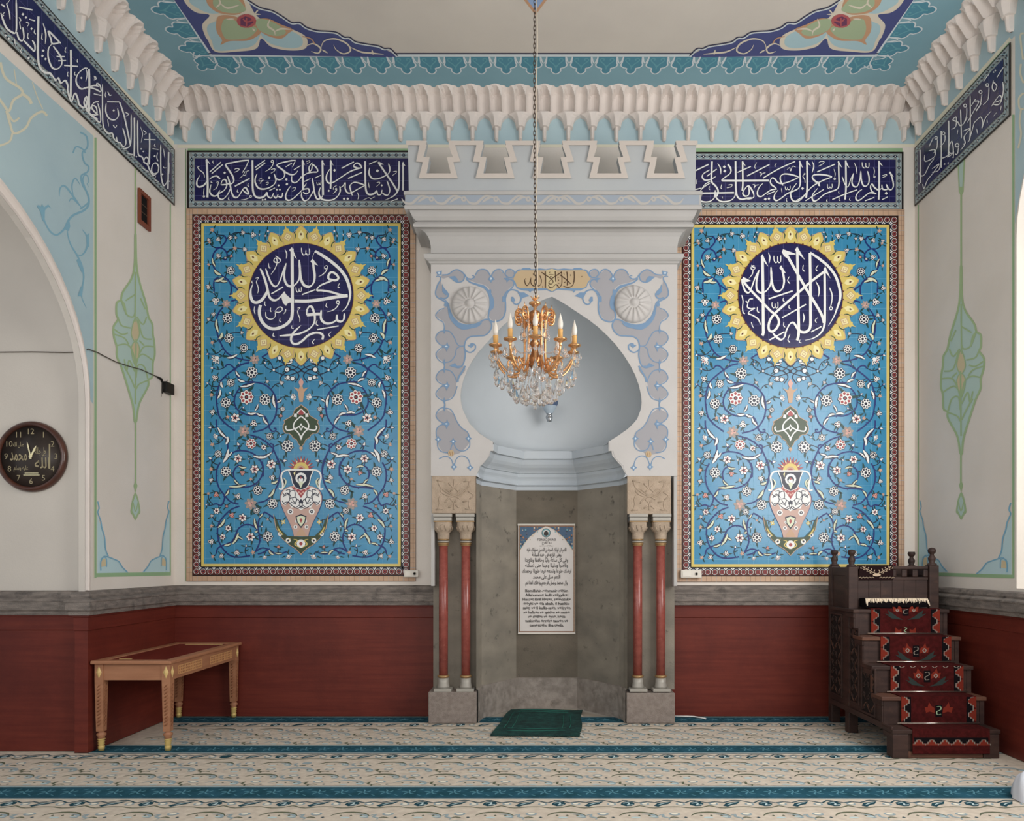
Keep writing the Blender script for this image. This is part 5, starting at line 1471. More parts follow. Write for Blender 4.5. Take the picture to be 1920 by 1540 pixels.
# coupled columns
YK = 7.03
def column(px):
    c = (xat(px, YK), YK, 0); z = lambda y: zat(y, YK)
    e = bpy.data.objects.new('column', None); COL.objects.link(e); e.parent = mih; e.location = (c[0] - MC, c[1] - YF, 0)
    mb = MB(); mb.lathe([(.0425, z(1268)), (.0435, z(1150)), (.0415, z(1023))], c, marble, 24); mb.build('shaft', e)
    mb = MB(); r = .075
    mb.box(c[0] - .088, c[0] + .088, YK - .078, YK + .078, z(970.5), z(964.5), silver, bev=.003); mb.box(c[0] - .084, c[0] + .084, YK - .074, YK + .074, z(977.5), z(971.2), silver, bev=.003)
    mb.box(c[0] - .0845, c[0] + .0845, YK - .0745, YK + .0745, z(979.8), z(977.6), gold, bev=.002); mb.build('abacus', e)
    mb = MB(); seg = 32; rows = []
    for y, rad, sq, am in ((980, .082, .8, 0), (983, .080, .75, .004), (988, .080, .65, .006), (993, .076, .5, .006), (997, .068, .3, .005), (1000, .056, .1, .002), (1004, .055, 0, .003), (1011, .052, 0, .003)):
        row = []
        for k in range(seg):
            a = 2 * PI * k / seg; s = rad / max(abs(math.cos(a)), abs(math.sin(a))); rr = rad * (1 - sq) + min(s, rad * 1.25) * sq + am * math.cos(a * 16 + (y % 2))
            row.append((c[0] + rr * math.cos(a), YK + rr * math.sin(a), z(y)))
        rows.append(row)
    mb.grid(rows, tuff, smooth=True, closed=True)
    for k in range(12):
        a = 2 * PI * (k + .5) / 12
        mb.tube([(c[0] + .078 * math.cos(a), YK + .078 * math.sin(a), z(986)), (c[0] + .087 * math.cos(a + .12), YK + .087 * math.sin(a + .12), z(990)), (c[0] + .074 * math.cos(a + .2), YK + .074 * math.sin(a + .2), z(997))], [.004, .008, .003], tuff, 5)
    mb.build('capital', e)
    mb = MB()
    for y, rr, m in ((1012, .053, gold), (1016, .055, silver), (1019.5, .055, gold), (1022.5, .05, gold)):
        mb.lathe([(rr - .008, -.008), (rr, -.004), (rr, .004), (rr - .008, .008)], (c[0], YK, z(y)), m, 24)
    mb.build('gilt_ring', e)
    mb = MB(); mb.lathe([(.058, z(1290)), (.056, z(1286)), (.050, z(1280)), (.0495, z(1271))], c, silver, 24); mb.lathe([(.046, z(1271)), (.0555, z(1269.5)), (.0555, z(1267)), (.045, z(1265.5))], c, gold, 24)
    mb.box(c[0] - .082, c[0] + .082, YK - .076, YK + .08, .2935, z(1290), silver, bev=.003); mb.build('base', e)
for px in (831.5, 873.4, 1195.7, 1238.8): column(px)
# shell bosses
def boss(px, py):
    X, Z = xat(px, YF), zat(py, YF); R = .176; rows = []; n = 96
    for r, h in ((1.0, -.001), (.97, .02), (.9, .033), (.75, .042), (.55, .05), (.34, .058), (.27, .06), (.265, .058), (.2, .075), (.12, .088), (.04, .094), (0.001, .095)):
        row = []
        for k in range(n):
            a = 2 * PI * k / n; fl = 0
            if .27 < r < .98: fl = .019 * (1 - abs(math.sin(a * 8)) ** .45) * min(1, (1 - r) * 8 + .3)
            row.append((X + R * r * math.cos(a), YF - h - fl, Z + R * r * math.sin(a)))
        rows.append(row)
    mb = MB(); mb.grid(rows, lime2, smooth=True, closed=True); mb.build('shell_boss', mih)
boss(881.8, 573); boss(1187.8, 571)
# painted arabesque on the fascia (left half traced, mirrored)
ab = M('637b95', .7); abp = M('868589', .75); abw = M('a9b4bc', .7); ctn = M('9f8c70', .7); ctl = M('a79978', .7); cbr = M('3d2a1c', .6)
P = Paint(on_y(YF), (0, -1, 0)); P.mir = xat(1035, YF); P.at(800, 490, 7.333)
P.poly(abp, [(540, 240), (640, 250), (690, 140), (780, 112), (850, 150), (885, 240), (920, 150), (990, 115), (1055, 160), (1130, 112), (1205, 170), (1190, 240), (1205, 310), (1110, 400), (1060, 500), (1075, 640), (1040, 760), (950, 830), (870, 780), (860, 690), (920, 600), (900, 460), (820, 340), (660, 290)], 1, True)
P.poly(abp, [(200, 200), (300, 190), (390, 125), (480, 140), (510, 210), (490, 280), (430, 280), (330, 215), (230, 240)], 1, True); P.poly(abp, [(190, 240), (150, 340), (120, 430), (180, 520), (260, 510), (285, 440), (210, 330)], 1, True)
P.poly(abp, [(270, 560), (330, 760), (420, 850), (560, 890), (720, 850), (830, 800), (890, 880), (860, 970), (770, 1030), (600, 1040), (520, 1130), (520, 1300), (500, 1420), (530, 1500), (420, 1640), (400, 1780), (350, 1860), (260, 1930), (260, 2020), (370, 2110), (440, 2250), (560, 2360), (590, 2480), (480, 2620), (370, 2660), (240, 2630), (160, 2520), (135, 2300), (210, 2240), (130, 2110), (250, 2020), (250, 1930), (140, 1830), (220, 1700), (140, 1620), (160, 1520), (240, 1480), (240, 1400), (130, 1290), (220, 1180), (130, 1080), (150, 990), (240, 940), (240, 840), (130, 740), (230, 650)], 1, True)
sk = lambda d, w=12, md='n': P.stroke(ab, [tuple(map(float, a.split(','))) for a in d.split()], w * 1.3, 3, md)
for d, w in (('215,190 300,180 370,130 430,118 500,160 520,210 500,270 440,290 380,270 330,215', 12), ('520,180 560,235 620,245 660,215', 14), ('660,215 640,200 620,205', 10), ('670,190 710,130 770,112 830,130 870,190 885,240', 12), ('885,240 900,180 940,130 990,112 1040,130 1055,165', 12), ('1080,160 1100,125 1140,112 1190,130 1210,175 1180,220 1130,225 1085,190 1080,160', 12), ('1215,175 1250,130 1290,120', 14), ('1060,240 1130,250 1180,265 1200,320 1160,380 1100,420 1060,490', 12), ('1100,290 1130,250', 10),
             ('190,215 190,260 150,330 122,430 140,490 200,530 250,560 275,620', 13), ('300,440 290,490 240,520 190,500', 16), ('130,215 150,205 190,215', 10), ('540,240 600,290 700,330', 16), ('250,540 290,580 320,680 360,770 430,840', 16), ('240,650 180,670 125,740 160,800 215,830 240,880 243,960', 10), ('243,960 180,970 130,1030 135,1090 190,1150 250,1165', 10), ('243,955 320,970 380,1050 410,1120 450,1165 520,1165', 10), ('250,1180 190,1200 130,1270 150,1340 200,1385 245,1395 243,1480', 10), ('245,1395 330,1375 390,1300 410,1210 450,1180', 10),
             ('860,690 850,780 900,830 960,830 1040,790 1080,700 1085,600 1085,500 1130,410 1200,395 1270,430 1300,500 1280,570 1230,595 1190,570', 15), ('430,850 560,880 700,850 800,805 860,810 895,880 870,960 800,1020 700,1030 600,1040 540,1090 520,1180 540,1230 600,1255 660,1220 670,1160 630,1135 600,1145', 14), ('520,1180 530,1300 500,1420 440,1465 380,1450', 14), ('530,1440 500,1500 440,1600 430,1660', 18),
             ('243,1490 180,1510 130,1590 150,1650 210,1690 270,1705', 10), ('243,1490 330,1510 390,1590 415,1670', 10), ('270,1715 200,1730 130,1810 150,1870 210,1910 245,1930 250,2010', 10), ('255,1920 340,1890 390,1820 420,1720', 10), ('250,2010 180,2030 130,2110 150,2170 210,2220 270,2235', 10), ('255,2020 330,2040 380,2120 420,2210 480,2290 560,2350 590,2420', 10), ('250,2245 180,2260 135,2320 135,2400 150,2440', 10), ('150,2470 150,2540 180,2600 240,2630 300,2630', 10), ('590,2450 590,2540 540,2600 470,2610 410,2580 385,2530 365,2480', 10), ('365,2490 340,2550 330,2600', 10),
             ('170,2720 230,2690 290,2690 340,2730 360,2790 375,2840', 10), ('375,2840 400,2740 440,2690 500,2680 560,2710 590,2770 600,2840', 10)): sk(d, w)
for q in ([(620, 290), (700, 310), (800, 340), (850, 390), (885, 390), (890, 450), (915, 500), (930, 580), (915, 650), (880, 680), (860, 720), (850, 690), (865, 600), (850, 470), (790, 380), (700, 340)], [(280, 570), (310, 690), (370, 790), (460, 860), (600, 885), (700, 860), (760, 845), (710, 900), (620, 925), (540, 940), (470, 935), (380, 870), (310, 760)],
          [(300, 215), (390, 205), (420, 240), (440, 290), (380, 275)], [(215, 310), (240, 370), (290, 420), (300, 460), (260, 470), (215, 420)], [(1250, 430), (1340, 430), (1415, 480), (1340, 500), (1300, 520)], [(1165, 490), (1190, 490), (1220, 540), (1190, 570), (1160, 545)], [(560, 1160), (620, 1140), (650, 1160), (610, 1195)], [(310, 1440), (390, 1400), (420, 1440), (490, 1440), (430, 1475)], [(840, 255), (870, 215), (885, 190), (905, 215), (940, 255), (905, 265), (885, 300), (865, 265)], [(1060, 240), (1100, 225), (1140, 245), (1100, 268)], [(130, 150), (210, 130), (205, 190), (150, 195)],
          [(235, 610), (255, 560), (285, 590), (275, 630)], [(1040, 560), (1040, 490), (1075, 470), (1075, 560)], [(1290, 120), (1330, 92), (1420, 95), (1440, 112), (1560, 100), (1640, 112), (1700, 100), (1700, 112), (1640, 122), (1300, 124)], [(1290, 378), (1640, 378), (1700, 405), (1640, 392), (1440, 408), (1425, 435), (1400, 405), (1330, 405)]): P.poly(ab, q, 4, 10 < len(q) < 17 and q[0][0] < 700)
for cx_, cy_ in ((270, 1172), (270, 1710), (270, 2238)): P.poly(ab, [(205, cy_), (270, cy_ - 28), (282, cy_ - 65), (295, cy_ - 28), (320, cy_), (295, cy_ + 28), (275, cy_ + 75), (260, cy_ + 28)], 4); P.poly(abw, [(248, cy_), (270, cy_ - 10), (292, cy_), (270, cy_ + 10)], 5)
for cx_, cy_ in ((160, 2452), (575, 2440), (365, 2480), (375, 2830), (600, 2840), (243, 955), (243, 1395), (243, 1490), (243, 1925), (243, 2020)): 
    k = 1 if cy_ > 2400 else .45
    P.poly(ab, [(cx_ - 48 * k, cy_), (cx_ - 12, cy_ - 25 * k), (cx_, cy_ - 55), (cx_ + 12, cy_ - 25 * k), (cx_ + 48 * k, cy_), (cx_ + 14, cy_ + 22 * k), (cx_, cy_ + 50), (cx_ - 14, cy_ + 22 * k)], 4)
    if k == 1: P.poly(abw, [(cx_ - 14, cy_), (cx_, cy_ - 18), (cx_ + 14, cy_), (cx_, cy_ + 18)], 5)
P.poly(abw, [(872, 240), (885, 220), (898, 240), (885, 262)], 5); P.poly(abw, [(150, 165), (170, 145), (188, 165), (170, 182)], 5)
P.mir = None
P.at(940, 500, 10.667)
P.poly(ab, [(262, 130), (300, 85), (380, 60), (560, 55), (800, 72), (900, 70), (1000, 35), (1020, 35), (1120, 70), (1450, 50), (1620, 62), (1710, 90), (1755, 140), (1790, 250), (1740, 340), (1700, 430), (1620, 460), (1450, 480), (1120, 462), (1025, 512), (1000, 512), (900, 470), (560, 490), (400, 470), (310, 440), (270, 360), (225, 250)], 2)
P.poly(ctn, [(285, 150), (310, 100), (370, 75), (900, 78), (1005, 42), (1115, 78), (1640, 75), (1700, 100), (1725, 160), (1785, 250), (1725, 320), (1700, 400), (1640, 432), (1110, 438), (1018, 500), (900, 438), (370, 432), (310, 400), (285, 320), (235, 250)], 3)
P.poly(ctl, [(890, 82), (1005, 44), (1110, 82), (1105, 380), (1090, 440), (1018, 500), (930, 440), (900, 380)], 4)
CART = """
20n 1455,100 1460,220 1450,320
20 1450,320 1420,385 1340,420 1240,395
18n 1310,105 1322,240 1316,385
20n 1175,170 1280,250 1385,345
20 1205,100 1212,250 1205,360 1160,420 1120,380 1085,365 1030,415 980,430 940,375
18n 1078,95 1082,200 1090,310
18n 1205,115 1100,185 1000,250
18n 805,120 880,170 950,215 1000,255
18 1000,255 955,310 955,345 1000,355 1035,320 1025,280 985,245
20n 880,100 885,240 880,430
18 770,180 800,270 790,360 740,392 720,380
18 700,180 700,300 670,390 620,375 590,320 590,230
18 595,225 560,330 520,385 480,340 465,260
12 640,130 640,165 660,175
10n 950,165 1045,165
12 975,100 965,130 1000,140
12 970,200 1010,210 1015,190
10 1250,130 1258,170
10 1380,160 1385,195
10 1120,230 1160,215
12 1250,310 1275,325 1290,290
8 1350,350 1355,370
10 1130,330 1160,345
10 825,390 830,430
D 1145,275 12
D 1610,200 10
D 488,250 12
"""
P.text(cbr, CART, 6)
# patches where the plaster has fallen
for x, y in ((846, 851), (1216, 853)):
    P.tr = (0, 0, 1); P.poly(ctn, [(x - 6, y - 3), (x - 2, y - 7), (x + 4, y - 6), (x + 6, y), (x + 3, y + 5), (x - 4, y + 4)], 6); P.stroke(M('7c5a40', .9), [(x - 3, y - 4), (x - 1, y + 3)], 1, 7); P.stroke(M('7c5a40', .9), [(x + 2, y - 4), (x + 3, y + 4)], 1, 7)
P.build('painted_arabesque', mih)
# ------------------------------------------------------------------ lettering from Blender's own font
_AR = {'ا': (0xFE8D, 2), 'أ': (0xFE83, 2), 'ب': (0xFE8F, 4), 'ة': (0xFE93, 2), 'ت': (0xFE95, 4), 'ث': (0xFE99, 4), 'ج': (0xFE9D, 4), 'ح': (0xFEA1, 4), 'خ': (0xFEA5, 4), 'د': (0xFEA9, 2), 'ذ': (0xFEAB, 2), 'ر': (0xFEAD, 2), 'ز': (0xFEAF, 2), 'س': (0xFEB1, 4), 'ش': (0xFEB5, 4), 'ص': (0xFEB9, 4), 'ض': (0xFEBD, 4), 'ط': (0xFEC1, 4), 'ظ': (0xFEC5, 4), 'ع': (0xFEC9, 4), 'غ': (0xFECD, 4), 'ف': (0xFED1, 4), 'ق': (0xFED5, 4), 'ك': (0xFED9, 4), 'ل': (0xFEDD, 4), 'م': (0xFEE1, 4), 'ن': (0xFEE5, 4), 'ه': (0xFEE9, 4), 'و': (0xFEED, 2), 'ى': (0xFEEF, 2), 'ي': (0xFEF1, 4)}
def arabic(s):
    out = []
    for i, ch in enumerate(s):
        if ch not in _AR: out.append(ch); continue
        b, n = _AR[ch]
        prev = i > 0 and s[i - 1] in _AR and _AR[s[i - 1]][1] == 4
        nxt = i + 1 < len(s) and s[i + 1] in _AR
        if n == 2: k = 1 if prev else 0
        else: k = 3 if prev and nxt else 1 if prev else 2 if nxt else 0
        out.append(chr(b + k))
    return ''.join(reversed(out))
def lettering(mb, s, place, m, height, width=None, cx=0.5, bold=0.0):
    """write s into builder mb; place(u, v) maps metres along / up to 3-D; cx 0.5 centres it at u = 0; width squeezes the line"""
    c = bpy.data.curves.new('t', 'FONT'); c.body = s; c.resolution_u = 2; c.size = 1; c.offset = bold
    o = bpy.data.objects.new('t', c); COL.objects.link(o)
    me = bpy.data.meshes.new_from_object(o.evaluated_get(bpy.context.evaluated_depsgraph_get()))
    if me.vertices:
        xs = [v.co.x for v in me.vertices]; x0, x1 = min(xs), max(xs); k = height; kx = (width / (x1 - x0)) if width else k
        mb.add([place((v.co.x - x0 - (x1 - x0) * cx) * kx, v.co.y * k) for v in me.vertices], [tuple(p.vertices) for p in me.polygons], m)
    bpy.data.objects.remove(o); bpy.data.curves.remove(c); bpy.data.meshes.remove(me)

# ------------------------------------------------------------------ carpet
floor.location.z = -0.011
c_beige = noisy('carpet_beige', 'a89d90', 'b5ab9d', (18, 18, 18), .95, .12, 260, spec=.1)
c_tealc = noisy('carpet_teal', '1b3e49', '254c5c', (9, 9, 9), .95, .3, 260, spec=.1)
cp_d = M('1e3c46', .95, spec=.1); cp_l = M('9fb0b2', .95, spec=.1); cp_o = M('545848', .95, spec=.1); cp_g = M('7f8d92', .95, spec=.1); cp_c = M('c9c2b2', .95, spec=.1); cp_m = M('4d7886', .95, spec=.1)
P = Paint(lambda x, y: Vector((x, y, 0)), (0, 0, 1)); P.EPS = 0.0004; P.tr = (0, 0, 1.0)
YA0, YA1 = 2.66, YB - .095                       # the arch lets the carpet run on into the bay
P.box(-7.2, XL - .085, -2.5, YB - .035, -.0079, 0, c_beige); P.box(XL - .085, XL + .033, YA0, YA1, -.0079, 0, c_beige); P.box(XL + .033, XR - .033, -2.5, D - .033, -.0079, 0, c_beige)
nich = [(x, y) for x, y in ring(.035) if y > D - .033]; nich = [(nich[0][0] - .05, D - .033)] + nich + [(nich[-1][0] + .05, D - .033)]
P.prism(nich, lambda x, y: Vector((x, y, -.0079)), lambda x, y: Vector((x, y, 0)), c_beige)
SP, SW = 1.127, .285
for r in range(4):
    yc = 7.135 - SP * r; x0 = XL + .033 if r < 2 else -7.2; x1 = XR - .033
    ya, yb = yc - SW / 2, yc + SW / 2
    P.rect(cp_d, x0, ya, x1, ya + .012, 1); P.rect(cp_l, x0, ya + .014, x1, ya + .026, 1); P.rect(c_tealc, x0, ya + .03, x1, yb - .03, 1); P.rect(cp_l, x0, yb - .026, x1, yb - .014, 1); P.rect(cp_d, x0, yb - .012, x1, yb, 1)
    if r > 2: continue
    n = int((x1 - XL) / .148)
    for k in range(n):
        x = XL + .07 + k * .148
        for a in (-.9, .3, 1.5, 2.7, 3.9):
            P.stroke(cp_m, [(x, yc), (x + .03 * math.cos(a), yc + .035 * math.sin(a)), (x + .05 * math.cos(a + .3), yc + .06 * math.sin(a + .3))], .012, 2, 'b', step=.02)
        P.stroke(cp_m, [(x + .06, yc + .05), (x + .09, yc + .07)], .008, 2, 'b', step=.02); P.stroke(cp_m, [(x + .06, yc - .05), (x + .09, yc - .07)], .008, 2, 'b', step=.02)
PER = .428
for r in range(3):
    y0 = 7.135 - SP * r - SW / 2
    k0 = -9 if r == 0 else -15
    for k in range(k0, 10):
        xo = k * PER + (.0 if r % 2 == 0 else .02)
        if xo > XR - .45 or (xo < XL + .03 and r == 0): continue
        for f in (1, -1):
            pass
        T = lambda u, v: (xo + u * PER, y0 - v)
        S2 = lambda m, d, w, L, md='n': P.stroke(m, [T(*q) for q in d], w, L, md, step=.03)
        # border of knots and leaves under the stripe
        P.poly(cp_d, [T(.17, .07), T(.25, .045), T(.33, .06), T(.36, .095), T(.30, .135), T(.22, .14), T(.15, .11)], 2); S2(cp_l, [(.19, .085), (.27, .07), (.27, .1), (.24, .12), (.33, .11)], .012, 3)
        P.poly(cp_d, [T(.62, .13), T(.70, .075), T(.82, .06), T(.92, .045), T(.84, .1), T(.76, .115), T(.68, .15)], 2); S2(cp_l, [(.68, .12), (.78, .085), (.86, .07)], .010, 3, 'b')
        S2(cp_d, [(.0, .05), (.10, .075), (.2, .03), (.3, .04), (.42, .075), (.55, .05), (.66, .07), (.8, .03), (.92, .03), (1.0, .05)], .012, 2); S2(cp_o, [(.0, .15), (.14, .17), (.3, .16), (.42, .13), (.5, .15), (.62, .17), (.8, .15), (1.0, .15)], .013, 2)
        for u, v in ((.5, .095), (.02, .10)): P.disc(cp_g, *T(u, v), .030, 2, 10, .026); P.disc(cp_c, *T(u, v), .017, 3, 8, .014)
        # field: broken arcs, ovals and specks in staggered rows
        for j, (v, off) in enumerate(((.25, .1), (.41, .6), (.57, .12), (.72, .62))):
            m1, m2 = (cp_o, cp_g) if j % 2 == 0 else (cp_g, cp_o)
            S2(m1, [(off - .02, v + .06), (off + .08, v + .012), (off + .25, v), (off + .42, v + .014), (off + .52, v + .065)], .023, 2, 'b'); S2(cp_g, [(off + .3, v + .03), (off + .45, v + .045), (off + .5, v + .09), (off + .42, v + .10)], .020, 2, 'b')
            S2(m2, [(off + .52, v + .06), (off + .6, v + .035), (off + .58, v + .08), (off + .66, v + .10), (off + .64, v + .13)], .018, 2, 'b')
            for q in (.12, .26, .40): P.poly(cp_o, [T(off + q - .022, v + .055), T(off + q, v + .046), T(off + q + .022, v + .057), T(off + q, v + .066)], 2)
            P.disc(cp_g, *T(off + .76, v + .03), .036, 2, 10, .028); P.disc(cp_c, *T(off + .76, v + .03), .022, 3, 9, .016)
            P.disc(cp_l, *T(off + .2, v + .095), .03, 2, 8, .014); P.disc(cp_l, *T(off + .44, v + .075), .024, 2, 8, .012)
            S2(cp_o, [(off + .66, v + .10), (off + .72, v + .085), (off + .8, v + .10)], .016, 2, 'b'); P.poly(cp_d, [T(off + .86, v + .09), T(off + .89, v + .08), T(off + .92, v + .092), T(off + .89, v + .10)], 2)
carpet = P.build('carpet'); carpet.location.z = -.003
tag(carpet, 'beige wall to wall carpet with teal stripes between rows of arabesque', 'carpet')

# ------------------------------------------------------------------ green prayer mat before the niche
g1 = noisy('mat_green', '0d2b2b', '17403b', (22, 22, 22), .9, .4, 200, h3='0a2020', s3=9, t3=(.45, .7))
gz = on_z(0.0)
c4 = [gz(957, 1333.5), gz(1091, 1333.5), gz(1089, 1382), gz(921, 1381)]
e = empty('prayer_mat', (0.02, 6.7, 0), 'small dark green prayer mat on the carpet in front of the niche', 'rug')
rows = []; n, mm = 22, 14
for i in range(mm + 1):
    row = []
    for k in range(n + 1):
        t, s = i / mm, k / n
        p = (c4[0] * (1 - s) + c4[1] * s) * (1 - t) + (c4[3] * (1 - s) + c4[2] * s) * t
        row.append(Vector((p.x + .008 * math.sin(9 * t + 2), p.y, .016 + .006 * math.sin(5 * s + 3 * t) + .005 * math.sin(11 * t))))
    rows.append(row)
mb = MB(); mb.grid(rows, g1); mb.grid([[Vector((v.x, v.y, .003)) for v in r] for r in rows], g1)
for edge in ([r[0] for r in rows], [r[-1] for r in rows], rows[0], rows[-1]): mb.grid([edge, [Vector((v.x, v.y, .003)) for v in edge]], g1)
mb.build('mat', e)
mb = MB(); gl = M('2a5a50', .9, spec=.1)
for a, b in ((.12, .12), (.2, .2)):
    q = lambda s, t: (rows[int(t * mm)][int(s * n)] + Vector((0, 0, .002)))
    mb.tube([q(s / 20, b) for s in range(3, 18)], .003, gl, 4); mb.tube([q(s / 20, 1 - b) for s in range(3, 18)], .003, gl, 4); mb.tube([q(a, t / 10) for t in range(2, 9)], .003, gl, 4); mb.tube([q(1 - a, t / 10) for t in range(2, 9)], .003, gl, 4)
mb.build('woven_border', e)
mb = MB(); 
for k in range(46):
    s = k / 45; p = c4[3] * (1 - s) + c4[2] * s
    mb.tube([(p.x, p.y + .006, .012), (p.x + random.uniform(-.006, .006), p.y - .018, .004)], .0028, g1, 4)
w_ = M('b9b6ae', .9); p = c4[2]; mb.tube([(p.x, p.y + .07, .02), (p.x + .01, p.y + .03, .02), (p.x - .005, p.y, .012), (p.x + .03, p.y - .01, .006)], .005, w_, 5)
mb.build('fringe', e)

# ------------------------------------------------------------------ printed prayer banner in the niche
YBn = 7.672; pb_ = on_y(YBn)
e = empty('prayer_banner', (pb_(1024, 1188).x, YBn, pb_(1024, 1188).z), 'white printed prayer banner with arched blue corners hanging inside the stone niche', 'banner')
bw = M('b5b0ad', .45); bb = M('3a4f66', .5); bbr = M('6d4a35', .5); bk = M('2b2725', .5); bg_ = M('7c6a4d', .5); bt = M('5d8890', .5); bcr = M('b3a189', .5)
x0, x1, y0, y1 = 971.5, 1078.5, 984.5, 1188.5
P = Paint(pb_, (0, -1, 0)); P.tr = (0, 0, 1)
a, b = pb_(x0, y1), pb_(x1, y0); P.box(a.x, b.x, YBn, YBn + .006, a.z, b.z, bw)
P.rect(bbr, x0 + 1, y0 + 1.2, x1 - 1, y1 - 2.5, 1); P.rect(bw, x0 + 3.2, y0 + 3.4, x1 - 3.2, y1 - 4.5, 2)
y = y0 + 2
while y < y1 - 3: P.rect(bg_, x0 + 1.3, y, x0 + 2.9, y + 1.1, 2); P.rect(bg_, x1 - 2.9, y, x1 - 1.3, y + 1.1, 2); y += 2.4
P.mir = pb_(1024.5, 0).x
corner = [(975, 988), (1024, 988)] + [(1019, 990), (1008, 995), (997, 1004), (987, 1016), (980, 1025), (975, 1033)]
P.poly(bb, [(975, 988), (1021, 988), (1012, 993), (1001, 1001), (991, 1010), (982, 1022), (975, 1033)], 3)
rr = random.Random(3)
for k in range(70):
    u, v = rr.uniform(976, 1019), rr.uniform(989, 1029)
    if v < 1031 - (u - 975) * .98: P.disc(rr.choice([bg_, bcr, bbr, bk, bt, M('9d6a44', .5)]), u, v, rr.uniform(.6, 1.7), 4, 6)
P.stroke(bcr, [(1024, 987.5), (1012, 993), (1001, 1001), (991, 1010), (982, 1022), (975, 1033)], .9, 5)
P.mir = None
P.disc(bk, 1024, 999.5, 8.4, 5, 20); P.disc(bt, 1024, 999.5, 7.6, 6, 20); P.disc(bw, 1024, 999.5, 5.6, 7, 16); P.poly(bk, [(1019.5, 999), (1024, 995), (1028.5, 999), (1028, 1004), (1020, 1004)], 8); P.disc(bk, 1024, 1003, 2.2, 8, 8)
P.build('printed_sheet', e)
mb = MB(); a, b = pb_(x0 - 1, y0 + 1.5), pb_(x1, y0 - 2.0)
mb.box(a.x, b.x, YBn - .006, YBn + .008, a.z, b.z, M('aaa69e', .4), bev=.002); mb.build('top_rail', e)
mb = MB(); a, b = pb_(x0 - .5, y1 + .8), pb_(x1 + .5, y1 - 1.6); mb.box(a.x, b.x, YBn - .005, YBn + .008, a.z, b.z, M('b9b4ac', .4), bev=.002); mb.build('bottom_rail', e)
mb = MB(); pz = lambda cx_, by: (lambda u, v: pb_(cx_, by) + Vector((u, -.0065, v)))
kx = YBn / F
lettering(mb, 'F\u018FR\u018FC DUASI', pz(1025, 1014.5), bk, 6.2 * kx * 1.0, 34 * kx)
lettering(mb, arabic('دعاء الفرج'.replace('ء', '')), pz(1025.5, 1019.5), bk, 7.0 * kx, 18 * kx); lettering(mb, arabic('بسم الله الرحمن الرحيم'), pz(1025, 1024.5), bk, 3.0 * kx, 26 * kx)
for (s, by, w) in (('اللهم كن لوليك الحجة بن الحسن صلواتك عليه', 1034, 74), ('وعلى ابائه في هذه الساعة', 1043.5, 55), ('وفي كل ساعة وليا وحافظا وقائدا', 1053.5, 80), ('وناصرا ودليلا وعينا حتى تسكنه', 1063.5, 80), ('ارضك طوعا وتمتعه فيها طويلا برحمتك', 1074, 92), ('اللهم صل على محمد', 1085, 51), ('وال محمد وعجل فرجهم واهلك اعداءهم'.replace('ء', ''), 1096, 79)):
    lettering(mb, arabic(s), pz(1025, by), bk, 9.8 * kx, w * kx, bold=.012)
for (s, by, w) in (('Bismillahir-r\u0259hmanir-r\u0259him', 1110.5, 80), ('Allahumm\u0259 kulli v\u0259liyyik\u0259l', 1118.5, 80), ('Hucc\u0259t ibnil H\u0259s\u0259n, s\u0259l\u0259vatuk\u0259', 1126.5, 90), ('\u0259l\u0259yhi v\u0259 \u0259la abaih, fi hazihis-', 1134.5, 87), ('sa\u0259ti v\u0259 fi kullis-sa\u0259h, v\u0259liyy\u0259n', 1142.5, 89), ('v\u0259 hafiz\u0259n v\u0259 qaid\u0259n v\u0259 nasir\u0259', 1150.7, 87), ('v\u0259 d\u0259lil\u0259n v\u0259 \u0259yn\u0259, h\u0259tta', 1158.7, 70), ('tuskin\u0259hu \u0259rz\u0259k\u0259 tauv\u0259n v\u0259', 1166.8, 80), ('tum\u0259tti\u0259hu fiha t\u0259vila.', 1175, 64)):
    lettering(mb, s, pz(1025, by), bk, 7.4 * kx, w * kx, bold=.014)
mb.build('printed_text', e, fix=False)

# ------------------------------------------------------------------ tulip lamp in the vault
e = empty('wall_lamp', (xat(1030, 7.50), 7.50, zat(791, 7.50)), 'small chrome tulip lamp fixed low inside the blue onion vault', 'lamp')
cl = (xat(1030, 7.50), 7.50, 0); zz = lambda y: zat(y, 7.50)
chrome = M('9a9ea3', .15, .9, gain=1.3, name='chrome'); petal = M('8d99a4', .5); pdark = M('3c4a63', .5)
mb = MB(); rows = []; seg = 32
for y, r in ((776, .030), (772, .045), (767, .062), (762, .076), (757, .088)):
    rows.append([(cl[0] + r * math.cos(2 * PI * k / seg), cl[1] + r * math.sin(2 * PI * k / seg), zz(y) + (.022 * abs(math.sin(4 * 2 * PI * k / seg)) if y == 757 else 0)) for k in range(seg)])
mb.grid(rows[:4], petal, closed=True); mb.grid(rows[3:], pdark, closed=True); mb.build('tulip_shade', e, fix=False)
mb = MB(); mb.grid([[(cl[0] + (p[0] - cl[0]) * .97, cl[1] + (p[1] - cl[1]) * .97, p[2] + .001) for p in r] for r in rows], pdark, closed=True); mb.build('shade_lining', e, fix=False)
mb = MB(); mb.lathe([(.001, zz(791.5)), (.024, zz(791)), (.026, zz(787)), (.020, zz(784.5)), (.028, zz(783)), (.028, zz(778)), (.020, zz(776.5)), (.032, zz(775.5)), (.001, zz(774))], cl, chrome, 20); mb.build('socket', e)
mb = MB(); mb.tube([(cl[0], cl[1] + .015, zz(781)), (cl[0], cl[1] + .055, zz(781))], .010, chrome, 8); mb.lathe([(.001, -.062), (.035, -.06), (.035, -.05), (.02, -.045), (.001, -.045)], (cl[0], cl[1] + 0, zz(781)), chrome, 16, axis='y'); mb.build('wall_arm', e)

